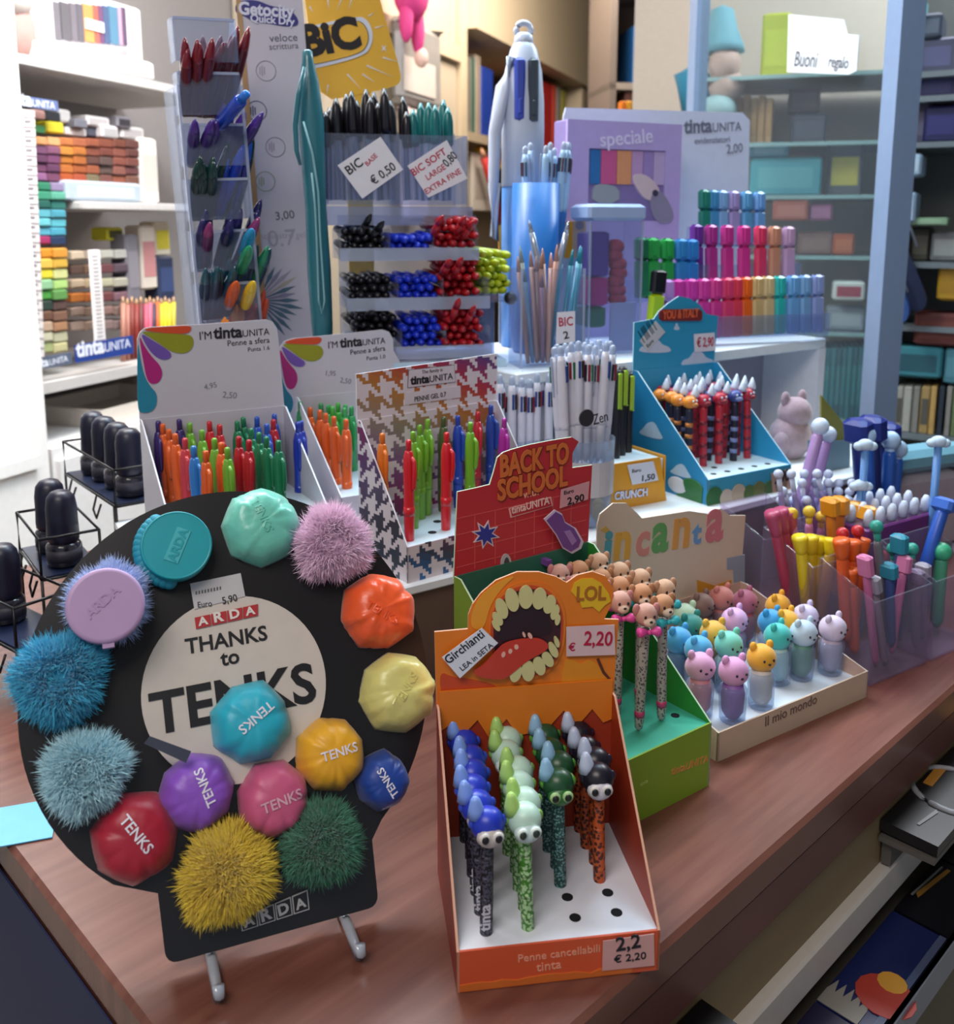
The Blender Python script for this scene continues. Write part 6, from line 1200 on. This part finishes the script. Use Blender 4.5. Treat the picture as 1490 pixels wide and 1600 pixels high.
r, w, h = blk(148, 390, 166, 532, -.006, .004, '#e6e0de', 'label_strip', 'narrow white printed strip hanging before the neutral clay blocks', 'sign')
mm = MB()
for k in range(22): mm.box(w*.25, -.0008, h*(.04+k*.042), w*.75, 0, h*(.055+k*.042), mat('#a8a0a0'))
mm.build('print', r)
# clay blocks, counted by stack and row
def clay(stack, rows, x0, xs, y0, dy, b=.04, slope=.0, hgt=None):
    for ri, row in enumerate(rows):
        for ci, c in enumerate(row):
            x = x0+xs*ci; y = y0+dy*ri+slope*ci*xs
            blk(x+.6, y, x+xs-.6, y+(hgt or dy)-1.0, b+rnd.uniform(-.006, .006), .06, c, 'clay_block', f'clay block, {nth(ri)} row down, {nth(ci)} from left in the {stack} stack', 'clay block', f'clay blocks in the {stack} stack', band=None if (ri+ci) % 2 else c)
V = lambda *c: list(c)
clay('brown and orange', [V('#c88a5a', '#d09a68', '#b06a3c', '#9a5638', '#8a4a34', '#7a4030', '#6a3a2c', '#5c3630'), V('#6a3f5c', '#7a4a64', '#b8782f', '#a8642c', '#7a4030', '#6c3830', '#7a4438', '#5a3430'), V('#5c3450', '#6a3a5c', '#b06a2a', '#a05a28', '#5a3a34', '#54403c', '#7a4438', '#6a3c34'), V('#6a3c58', '#5a3250', '#a8602a', '#98502a', '#8a4a30', '#5c4a44', '#7a4a40', '#60383a'), V('#8a5a80', '#6a3a54', '#a04a24', '#98442a', '#6c6048', '#6a4038', '#884c38', '#6a4438')], 55, 20.5, 214, 14, .045, .035)
clay('green and blue', [V('#2f7a5c', '#8a7a9a'), V('#3a8a6c', '#5aa088'), V('#1f5a50', '#2a6a60'), V('#5aa4b0', '#4a94a4'), V('#6ab8c0', '#5aacb8'), V('#5aa8bc', '#4a98ac'), V('#9a2f5c', '#1f3050')], 57, 24, 285, 14, .03, .03)
clay('yellow and green', [V('#d08a2c', '#c88a34'), V('#d8b04a', '#c8a040'), V('#d8c83a', '#c8c888'), V('#8ab88c', '#a8c878'), V('#4f9a44', '#5a8a4a'), V('#2c3c34', '#5a4440'), V('#6a4a3c', '#7a5848'), V('#b89c84', '#a87c5c'), V('#c8c4a8', '#b8b494'), V('#a8b078', '#c0b88a')], 62, 23, 388, 16.4, .02, -.02)
clay('neutral', [V('#c8b49c', '#b8a494', '#c4c0b4', '#bcb8b0'), V('#5a443c', '#6a5040', '#6a3f44', '#5a4a54'), V('#b8a48c', '#a89478', '#b4b094', '#a8a494'), V('#b46a2c', '#a8602c', '#6a3a3c', '#7a5a64'), V('#8a7468', '#7c6658', '#8a6c64', '#7a645c'), V('#9a8478', '#8c7668', '#8a7470', '#806c68')], 112, 22.5, 392, 22, .06, -.03, 15)
for i, (x0, y0, x1, y1, c, bd) in enumerate([(52, 172, 72, 186, '#c89a94', None), (73, 174, 96, 190, '#22242a', None), (92, 171, 112, 192, '#d8d4d2', '#c8c4c2'), (54, 196, 72, 208, '#2f6a3c', None), (74, 190, 101, 208, '#d0c02c', None), (103, 200, 136, 212, '#c8c6c4', None), (118, 186, 138, 200, '#6a6a74', None), (136, 182, 172, 198, '#d4ccca', '#b8b0b0'), (138, 198, 160, 214, '#4a4a58', None), (160, 196, 186, 216, '#d0cccc', '#a8a4a4'), (184, 182, 206, 200, '#8a848c', '#3a343c'), (190, 198, 226, 218, '#d8d2d0', '#b4acac')]):
    blk(x0, y0, x1, y1, .05+.01*(i % 3), .06, c, 'small_pack', f'small {["pink", "black", "white", "dark green", "yellow", "pale grey", "grey", "cream white", "charcoal", "white labelled", "clear topped", "long white"][i]} pack on top of the clay blocks', 'pack', 'small packs above the clay blocks', band=bd)
r, w, h = blk(105, 284, 222, 296, .02, .08, '#a8b4c0', 'clear_rail', 'bluish clear rail under the brown clay blocks', 'rail', h0=hM+.001, band='#c0ccd8')
for i, (x0, y0, x1, y1, c, nm, bd) in enumerate([(222, 216, 250, 308, '#e4dcd4', 'tall cream carton at the right end of the middle shelf', '#c8c0b8'), (224, 352, 248, 452, '#dccfc0', 'cream upright carton with small print on the lower shelf', '#c88a8a'), (243, 346, 268, 400, '#e8dcc4', 'pale yellow pack behind the cream upright carton', '#d8c840'), (202, 366, 222, 470, '#77727a', 'grey narrow carton left of the cream upright one', '#8a848c'), (250, 400, 275, 470, '#2a3450', 'dark blue pack beside the cream upright carton', '#3a4a74'), (168, 355, 194, 376, '#d0c42c', 'bright yellow pack above the neutral clay blocks', '#4a4420')]):
    blk(x0, y0, x1, y1, .06+.02*(i % 3), .06, c, 'carton', nm, 'carton', band=bd, h0=hM+.001 if i == 0 else None)
for i, (x, c, nm) in enumerate([(192, '#b07a68', 'tan'), (199, '#a86a5c', 'tan'), (206, '#7a2c24', 'maroon'), (213, '#8a3028', 'maroon'), (220, '#6a2a28', 'maroon'), (228, '#c8546c', 'pink'), (234, '#d0647c', 'pink'), (240, '#3a2c44', 'dark purple'), (246, '#d8682c', 'orange'), (252, '#d8c01c', 'yellow'), (258, '#e0cc24', 'yellow'), (264, '#d8c42c', 'yellow'), (271, '#c8b83a', 'yellow')]):
    q = LW.M @ Vector((*[LW.up(x, 463+3*(i % 2), .05)[0]], .05, LW.up(x, 463+3*(i % 2), .05)[1])); p = LW.M @ Vector((LW.up(x-3, 505, .05)[0], .05, hB+.002)); k = sum(1 for e in [(192, 'tan'), (199, 'tan'), (206, 'maroon'), (213, 'maroon'), (220, 'maroon'), (228, 'pink'), (234, 'pink'), (240, 'dark purple'), (246, 'orange'), (252, 'yellow'), (258, 'yellow'), (264, 'yellow'), (271, 'yellow')] if e[1] == nm and e[0] < x)
    stick('pencil', f'{nm} pencil, {nth(k)} {nm} one in the row on the lower left shelf', 'pencil', p, q, [('shaft', 'c', [(.007, 0), (.007, .9)]), ('tip', 'd', [(.007, .9), (.001, 1)])], {'c': mat(c, .5), 'd': mat('#c8a07c', .6)}, 'pencils on the lower left shelf')
# ---------------------------------------------------------------- beige bookcase further along the same wall
beige = mat('#c3b296', .6, var=.04, scale=4); beiged = mat('#a8977e', .6)
aP = lw(722, 200)[0]; aR = lw(1062, 200)[0]
def bookcase():
    r = thing('bookcase', 'beige wooden bookcase along the wall at the back', 'bookcase', LW.at(aP-.02, 0, 0)); L = aR-aP+.5
    MB().box(0, 0, 0, .09, .40, 3.04, beige).build('post', r)
    hb1 = lw(760, 30)[1]; hb2 = lw(760, 60)[1]; MB().box(.09, -.05, hb2, L, .40, 3.04, beige).build('cornice', r)
    hs = lw(760, 212)[1]; MB().box(.09, .0, hs-.045, L, .40, hs, beiged).build('shelf_board', r)
    hs2 = lw(760, 330)[1]; MB().box(.09, .0, hs2-.3, L, .40, hs2-.26, beiged).build('shelf_board', r)
    a2 = lw(905, 200)[0]-aP; MB().box(a2, -.02, hs, a2+.12, .40, hb2, beige).build('post', r)
    MB().box(.09, .395, 0, L, .40, 3.0, mat('#8a7a66', .7)).build('back_board', r); return hs, hb2
hs, hb2 = bookcase()
MB_ = thing('end_board', 'beige panelled end wall left of the bookcase post', 'panel', LW.at(lw(600, 200)[0]-.45, .02, 0)); MB().box(0, 0, 0, aP-lw(600, 200)[0]+.45-.03, .39, 3.04, mat('#b5a792', .7)).build('panel', MB_); MB().box(0, -.03, 2.25, aP-lw(600, 200)[0]+.45-.03, 0, 2.32, beige).build('rail', MB_)
for i, (x0, x1, y0, c, nm) in enumerate([(729, 737, 88, '#7c766c', 'grey spined book'), (738, 742, 90, '#2f5a4a', 'green spined book'), (743, 751, 86, '#9a8c7c', 'pale spined book'), (752, 770, 106, '#1c3a94', 'royal blue book'), (846, 862, 128, '#c02424', 'tall red book'), (863, 868, 132, '#d04a3a', 'narrow coral book'), (869, 876, 135, '#9a948a', 'grey narrow book'), (877, 883, 140, '#a8a43a', 'mustard narrow book')]):
    blk(x0, y0, x1, 212, .06, .2, c, 'book', f'{nm} standing on the beige bookcase shelf', 'book', 'books on the beige bookcase', h0=hs+.001, band=c)
for i, (x0, y0, x1, y1, c, nm, b) in enumerate([(738, 240, 772, 330, '#c8c0b4', 'pale card on the lower shelf of the beige bookcase', '#a8a094'), (750, 232, 786, 262, '#d8b81c', 'yellow and red packet on the lower bookcase shelf', '#c02c24')]):
    blk(x0, y0, x1, y1, .05, .03, c, 'packet', nm, 'packet', band=b)
stick('red_brush', 'long red pencil leaning below the beige bookcase shelf', 'pencil', LW.M @ Vector((lw(783, 345, .0)[0], 0, lw(783, 345)[1])), LW.M @ Vector((lw(752, 232, .0)[0], 0, lw(752, 232)[1])), [('shaft', 'c', [(.02, 0), (.02, .9)]), ('tip', 'd', [(.02, .9), (.003, 1)])], {'c': mat('#c03028', .4), 'd': mat('#d8a080', .5)})
r = thing('hanging_bag', 'clear packaged item hanging on the beige end wall', 'bag', LW.at(lw(655, 150, -.04)[0], -.06, lw(655, 150, -.04)[1])); m = MB(); m.box(-.22, 0, -.05, .22, .06, .30, mat('#8e8a86', .3, var=.2, scale=12), None, .05); m.build('bag', r); MB().box(-.2, -.006, .0, .12, 0, .14, mat('#c4bcb4', .5)).build('paper_insert', r); MB().tube([(0, .03, .30), (.02, .03, .36), (.04, .03, .30)], .008, mat('#8a8680'), None, 6).build('hook', r)
r = thing('hanging_pouch', 'pale pink and white packet hanging below the clear bag', 'bag', LW.at(lw(640, 200, -.04)[0], -.07, lw(640, 200, -.04)[1]-.1)); MB().box(-.1, 0, -.3, .14, .04, .18, mat('#cdb8b4', .5, var=.15, scale=8), None, .03).build('packet', r); MB().box(-.02, -.005, -.05, .06, 0, .15, mat('#b0607a', .5)).build('label', r)
r = thing('pink_toy', 'bright pink hanging soft toy at the top of the end wall', 'toy', LW.at(lw(618, 20, -.05)[0], -.12, lw(618, 20, -.05)[1])); m = MB(); pk = mat('#c8387c', .7, var=.15, scale=20); m.ball((0, 0, .08), (.1, .07, .12), pk); m.ball((-.05, 0, -.04), (.03, .03, .09), pk); m.ball((.06, 0, -.06), (.03, .03, .1), pk); m.build('body', r); MB().ball((.07, -.01, -.17), (.03, .03, .04), mat('#d8b4a8', .7)).build('paw', r)
# deep shelf with the blue board behind the glass cabinet
BK = Fr(1.15, 4.6, 0, 8)
r = thing('back_shelving', 'dark brown open shelving between the bookcase and the glass cabinet', 'shelving', BK.at(-.55, 0, 0)); z1 = BK.up(1020, 130)[1]
MB().box(0, .38, 0, 3.0, .4, 2.6, mat('#6c625c', .8)).build('back_board', r)
for z in (z1-.03, z1-.52, z1+.42): MB().box(0, 0, z, 3.0, .38, z+.03, mat('#9a8e84', .6)).build('shelf_board', r)
for x in (0, 1.2, 2.97): MB().box(x, 0, 0, x+.03, .38, 2.6, mat('#7a6e66', .6)).build('upright', r)
blk(988, 40, 1064, 128, .05, .25, '#1f5f9c', 'blue_box', 'large blue box on the dark back shelving', 'box', h0=z1+.001, fr=BK, band='#2a6aa8')
blk(976, 136, 1062, 175, .05, .25, '#7a5048', 'brown_box', 'reddish brown box below the large blue one', 'box', h0=BK.up(1020, 172, .05)[1], fr=BK, band='#8a5c50')
for i, c in enumerate(('#d8781c', '#e0a02c', '#c89a3a', '#4a6a3a', '#b8b4a8')): blk(970+i*9, 158-i*.3, 978+i*9, 172, -.3, .05, c, 'bright_pack', f'small bright pack above the white panel, {nth(i)} from left', 'pack', 'bright packs above the white panel', fr=BK)
# ---------------------------------------------------------------- glass cabinet at the right
g0 = wp(1069, 400, 2.75); g1 = wp(1377, 400, 1.95); GA = math.degrees(math.atan2(g1.y-g0.y, g1.x-g0.x)); GC = Fr(g0.x, g0.y, 0, GA); GL = math.hypot(g1.x-g0.x, g1.y-g0.y)
al = mat('#8fa6c8', .35, .25); gls = clear('#eef4f4', .03, .02, .05)
def cabinet():
    r = thing('glass_cabinet', 'tall glass display cabinet with pale aluminium posts', 'cabinet', GC.M)
    MB().box(-.02, 0, .78, .02, .04, 2.6, al).build('post', r); MB().box(GL-.022, -.01, .5, GL+.022, .045, 2.6, al).build('post', r)
    hr = GC.up(1200, 8)[1]; MB().box(.02, .005, 2.2, GL-.022, .03, 2.23, al).build('rail', r)
    MB().box(.02, .014, .9, GL-.022, .018, 2.2, gls).build('glass_pane', r)
    MB().box(0, .05, .5, GL, .3, .84, mat('#8a9098', .5)).build('base', r)
    return r
cabinet()
IN = Fr(g0.x+.42, 3.05, 0, -18)       # shelves standing inside and behind the glass
def glass_shelf(z, label, x0=-.35, x1=1.5, m=None):
    o = thing('glass_shelf', label, 'shelf', IN.at(0, 0, z)); MB().box(x0, 0, 0, x1, .4, .012, m or clear('#a8c8c8', .3)).build('pane', o); MB().box(x0, -.004, 0, x1, 0, .012, mat('#8fb0b0', .25)).build('front_edge', o)
hA = IN.up(1180, 118)[1]; hB_ = IN.up(1240, 222)[1]; hC = IN.up(1240, 305)[1]; hD = IN.up(1340, 400)[1]; hE = IN.up(1330, 520)[1]; hF = IN.up(1330, 655)[1]
for z, l in ((hA, 'upper beige shelf inside the glass cabinet'), (hB_, 'second shelf of the glass cabinet, over the teal box'), (hC, 'third shelf of the glass cabinet, under the teal box'), (hD, 'fourth shelf of the glass cabinet, at the reddish packs'), (hE, 'fifth shelf of the glass cabinet, at the white cards'), (hF, 'lowest shelf of the glass cabinet, under the teal folders')): glass_shelf(z-.012, l, m=mat('#9a948c', .5) if z == hA else None)
r = thing('cabinet_backdrop', 'taupe back panel behind the glass cabinet shelves', 'panel', IN.at(-.6, .42, .5)); MB().box(0, 0, 0, 3.2, .02, 2.4, mat('#a89e92', .8)).build('panel', r); MB().box(.9, -.01, .2, .94, 0, 2.3, mat('#5e5a58', .7)).build('upright', r)
r = thing('doll', 'teal haired doll in a tall turquoise hat inside the glass cabinet', 'toy', IN.at(IN.up(1122, 170, .05)[0], .05, IN.up(1122, 178, .05)[1])); MB().box(-.06, -.04, hB_-IN.up(1122, 178, .05)[1], .06, .06, 0, mat('#9aa8ac', .5)).build('pedestal', r); m = MB(); th = mat('#5f98a8', .7); hh = (IN.up(1122, 8, .05)[1]-IN.up(1122, 178, .05)[1])/1.1
m.lathe([(.075, hh*.62), (.07, hh*.7), (.05, hh*.85), (.035, hh*1.05), (.0, hh*1.1)], th, None, 16); m.build('hat', r); MB().ball((.015, -.02, hh*.5), (.05, .05, .06), mat('#b89c90', .7)).build('face', r); MB().ball((.02, 0, hh*.28), (.06, .06, hh*.18), mat('#b49a90', .8)).build('body', r); MB().tube([(-.06, 0, hh*.6), (-.085, 0, hh*.4), (-.07, 0, hh*.1), (-.04, 0, 0)], [.04, .06, .05, .03], mat('#1f7290', .7), None, 12).build('hair', r); MB().ball((0, -.02, hh*.03), (.06, .06, .05), mat('#8fb0b4', .7)).build('feet', r)
r, w, h = blk(1187, 20, 1232, 118, .1, .05, '#a8b418', 'green_book', 'yellow green book standing on the upper cabinet shelf', 'book', h0=hA, fr=IN, band='#b4c028')
def sign():
    o = outl(GC, K3, [(862, 55), (1070, 75), (1085, 130), (1130, 135), (1120, 270), (1090, 285), (856, 275)], -.004); r = thing('paper_notice', 'white paper notice with handwriting taped to the cabinet glass', 'notice', GC.M); MB().prism(o, -.006, -.004, mat('#e8eef4', .6)).build('sheet', r); m = MB()
    for s, a, b in (('Buoni', (880, 252), (965, 258)), ('regalo', (1010, 255), (1085, 262)), ('disponibili qui', (925, 130), (1050, 138))): M, wd = GC.tm(K3(*a), K3(*b), -.006); m.text(s, mat('#4a4a54' if a[1] > 200 else '#c4ccd4'), M, wd, .01, 1.2)
    m.build('handwriting', r)
sign()
for i in range(7): blk(1122+i*12, 150+i*.6-(4 if i % 2 else 0), 1133+i*12, 218, .12, .2, ['#b88f5e', '#c09866', '#b48a58'][i % 3], 'binder', f'tan binder, {nth(i)} from left inside the glass cabinet', 'book', 'tan binders in the glass cabinet', h0=hB_, fr=IN, band='#a8804e')
for x0, y0, x1, y1, c, nm, hh, bd, b in [(1235, 178, 1290, 220, '#3e424e', 'charcoal box right of the tan binders', hB_, '#4a4e5a', .1), (1170, 222, 1232, 245, '#5fa0b8', 'pale teal flat box above the large teal one', None, '#8ab8c8', .06), (1170, 246, 1282, 300, '#3f9aa8', 'large teal box inside the glass cabinet', hC, '#58aab4', .05), (1290, 225, 1345, 300, '#5a5c62', 'dark grey stacked box at the right of the teal one', hC, '#c8b84a', .1), (1206, 312, 1262, 345, '#a85a48', 'terracotta pack on the reddish shelf', None, '#b87060', .0), (1262, 318, 1300, 345, '#9a5a80', 'mauve pack beside the terracotta one', None, '#a86a90', .02), (1245, 362, 1300, 395, '#7a5a54', 'dull brown pack under the mauve one', hD, '#8a6a60', .05), (1300, 365, 1334, 395, '#b0542c', 'rust orange pack at the cabinet post', hD, '#c0683c', .05), (1230, 135, 1280, 175, '#8a706a', 'dusky brown box under the upper shelf', None, '#96807a', .25), (1300, 440, 1350, 470, '#d0d4d0', 'white card box beside the cabinet post', None, '#a03a4c', .0), (1290, 480, 1350, 518, '#8a94a0', 'grey card box beside the cabinet post', hE, '#a4acb4', .05)]:
    blk(x0, y0, x1, y1, b, .1, c, 'shelf_box', nm, 'box', h0=hh, fr=IN, band=bd)
for i in range(9): blk(1284+i*8.4, 545-i*.5, 1291.5+i*8.4, 652, .0, .2, ['#1f6672', '#2a7480', '#1c5c68'][i % 3], 'folder', f'dark teal folder, {nth(i)} from left beside the cabinet post', 'folder', 'teal folders in the glass cabinet', h0=hF, fr=IN, band='#2f7c84')
# ---------------------------------------------------------------- shelves right of the cabinet post
RS = Fr(1.30, 2.35, 0, -30)
r = thing('right_shelving', 'dark shelving at the right edge of the picture', 'shelving', RS.at(-.30, .0, 0)); MB().box(0, .34, .3, 2, .36, 2.6, mat('#6d716e', .8)).build('back_board', r); zz = [RS.up(1440, y)[1] for y in (112, 150, 222, 410, 510, 680)]
for z in zz: MB().box(0, 0, z-.014, 2, .34, z, mat('#737b82', .4)).build('shelf_board', r)
for x in (.0, 1.97): MB().box(x, 0, .3, x+.03, .34, 2.6, mat('#6a7076', .5)).build('upright', r)
for x0, y0, x1, y1, c, nm, k, bd, b in [(1398, -8, 1440, 30, '#5aa0a4', 'pale teal parcel at the top right corner', None, '#78b4b4', .0), (1432, 20, 1470, 60, '#3a4454', 'slate parcel below the pale teal one', None, '#5a6474', .03), (1398, 60, 1495, 110, '#46465e', 'dark violet grey folded pack on the right shelves', 0, '#55557a', .04), (1398, 118, 1495, 148, '#2f2c58', 'navy folded pack on the right shelves', 1, '#3a3868', .04), (1398, 160, 1450, 220, '#544c62', 'mauve grey pack left of the indigo one', 2, '#6a6078', .05), (1440, 165, 1495, 220, '#1c1a50', 'indigo pack at the right picture edge', 2, '#2a2868', .03), (1405, 240, 1438, 275, '#a8c0d8', 'upper white card on the right shelves', None, '#b8cce0', .0), (1395, 300, 1428, 348, '#a4bcd8', 'lower white card on the right shelves', None, '#b4c8e0', .0), (1400, 340, 1480, 352, '#8aa888', 'pale green ledge on the right shelves', None, '#98b494', .02), (1420, 355, 1450, 408, '#4c463e', 'brown mottled pack under the green ledge', 3, '#6a6458', .08), (1452, 362, 1495, 408, '#77777a', 'grey mottled pack under the green ledge', 3, '#9a9a98', .06), (1462, 412, 1500, 470, '#b88a20', 'mustard yellow box at the right picture edge', None, '#a87c1c', .02), (1425, 490, 1500, 540, '#6a3430', 'dark red bundle on the right shelves', None, '#7a4038', .02), (1395, 542, 1470, 590, '#3a8290', 'teal printed box on the right shelves', None, '#2a5a68', .02), (1472, 545, 1500, 600, '#4a7f90', 'blue teal box at the very edge', None, '#5a90a0', .03)]:
    blk(x0, y0, x1, y1, b, .12, c, 'shelf_pack', nm, 'pack', h0=zz[k] if k is not None else None, fr=RS, band=bd)
for i, (x0, x1, c, nm) in enumerate([(1396, 1406, '#a4a096', 'cream spined book'), (1407, 1420, '#b0aca4', 'pale grey spined book'), (1422, 1432, '#8a8680', 'grey spined book'), (1434, 1448, '#a88a58', 'tan spined book'), (1449, 1458, '#c09a5c', 'sandy spined book'), (1462, 1470, '#2c3440', 'dark slim book'), (1474, 1482, '#8f8a86', 'taupe spined book'), (1484, 1495, '#6a7a54', 'moss green book')]):
    blk(x0, 604, x1, 678, .02, .16, c, 'book', f'{nm} on the low right shelf', 'book', 'books on the low right shelf', h0=zz[5], fr=RS, band='#5a564e' if i in (0, 3) else c)
def bags():
    for i, (pts, c, nm) in enumerate([([(1400, 355), (1440, 440), (1452, 480), (1420, 490), (1398, 420)], '#1a2444', 'navy hanging bag right of the cabinet post'), ([(1398, 430), (1425, 480), (1415, 505), (1398, 500)], '#2f4f90', 'blue hanging bag below the navy one')]):
        o = smooth(outl(RS, P1, pts, -.02-.03*i), 2); r = thing('hanging_bag', nm, 'bag', RS.M); MB().prism(o, -.03-.05*i, -.02-.03*i+.02, mat(c, .4, var=.2, scale=25)).build('bag', r); x = sum(p[0] for p in o)/len(o); z = max(p[1] for p in o); MB().tube([(x-.03, -.02-.03*i, z-.01), (x-.02, -.02-.03*i, z+.05), (x+.01, -.02-.03*i, z-.02)], .004, mat('#9aa0b0'), None, 6).build('strap', r)
bags()
# ---------------------------------------------------------------- magazines in the rack under the counter's long edge
def rack():
    def mag(u, v0, z, w, hgt, lean, col, lab, kind):
        f = CO.M @ tr(u, v0, z) @ rx(lean); r = thing('magazine', lab, 'magazine', f); MB().box(0, 0, 0, w, .012, hgt, mat(col, .35)).build('cover', r); m = MB()
        if kind == 'ring': m.tube([(w*.55+w*.22*math.cos(2*PI*k/28), -.0006, hgt*.4+w*.22*math.sin(2*PI*k/28)) for k in range(28)], .0035, mat('#8a8a90'), None, 6, True); m.prism([(w*.1, hgt*.5), (w*.3, hgt*.42), (w*.28, hgt*.36), (w*.1, hgt*.45)], -.001, 0, mat('#77777c')); m.prism([(w*.5, hgt*.75), (w*.75, hgt*.78), (w*.7, hgt*.95), (w*.5, hgt*.92)], -.001, 0, mat('#a8742a'))
        elif kind == 'amber': m.prism(circ(w*.45, hgt*.6, w*.18, 16), -.001, 0, mat('#a8742a'))
        elif kind == 'stripe': m.prism([(w*.3, hgt*.8), (w*.9, hgt*.65), (w*.9, hgt*.72), (w*.35, hgt*.88)], -.001, 0, mat('#a87a34')); m.prism([(w*.3, hgt*.9), (w*.9, hgt*.8), (w*.9, hgt*.83), (w*.3, hgt*.94)], -.001, 0, mat('#8a8a86'))
        elif kind == 'zig': m.prism([(0, hgt), (0, hgt*.3)]+[(w*(.12+.1*(k % 2)), hgt*(.3+.07*k)) for k in range(11)], -.001, 0, mat('#8a8680')); m.prism([(0, 0), (w, 0), (w, hgt*.12), (0, hgt*.12)], -.001, 0, mat('#4a5474')); m.prism(circ(w*.3, hgt*.22, w*.16, 14), -.0014, -.0005, mat('#a8382c')); m.prism(circ(w*.42, hgt*.26, w*.08, 12), -.0018, -.001, mat('#c89034'))
        elif kind == 'red': m.prism(circ(w*.4, hgt*.7, w*.2, 16), -.001, 0, mat('#a03a30')); m.prism(circ(w*.55, hgt*.75, w*.1, 12), -.0014, -.0005, mat('#c08a3a')); m.prism([(w*.05, hgt*.6), (w*.3, hgt*.5), (w*.2, hgt*.4)], -.001, 0, mat('#9a9690'))
        if kind != 'none': m.build('cover_print', r)
        else: MB().box(w*.2, -.0008, hgt*.3, w*.8, 0, hgt*.6, mat('#0e0e13')).build('panel', r)
    return mag
mag = rack()
mag(.7035, -.051, .858, .2, .058, -88, '#131316', 'black packet with grey ring print lying out under the counter edge', 'ring')
mag(.908, -.051, .858, .22, .058, -88, '#17130f', 'black packet with amber print, right of the ringed one', 'amber')
mag(.165, -.051, .858, .204, .058, -88, '#08080b', 'plain black packet under the counter edge below the orange display', 'none')
mag(.565, -.056, .737, .173, .056, -88, '#1a2354', 'navy packet with zigzag grey edge on the low ledge', 'zig')
mag(.742, -.056, .737, .12, .056, -88, '#0f0f18', 'black packet with amber stripe on the low ledge', 'stripe')
mag(.866, -.056, .737, .19, .056, -88, '#12121a', 'black packet with ring print on the low ledge', 'ring')
mag(.40, -.056, .737, .162, .056, -88, '#242040', 'dark packet with red and yellow picture on the low ledge', 'red')
for u0, u1, l in ((.16, .372, 'short grey bracket shelf below the plain black packet'), (.70, 1.14, 'grey bracket shelf below the ringed black packet')):
    r = thing('bracket_shelf', l, 'shelf', CO.at(u0, -.05, .838)); MB().box(0, 0, 0, u1-u0, .056, .006, mat('#5a5550', .5)).build('plate', r); MB().box(.01, .046, -.03, u1-u0-.01, .056, 0, mat('#5a5550', .5)).build('bracket', r)
r = thing('low_ledge', 'low ledge with pale grey rail running below the white strip', 'ledge', CO.at(.1, -.06, .712)); MB().box(0, 0, 0, 1.4, .078, .01, mat('#5f5a50', .5)).build('board', r); MB().box(0, -.006, -.004, 1.4, 0, .034, mat('#7f8390', .35), None, .002).build('rail', r)
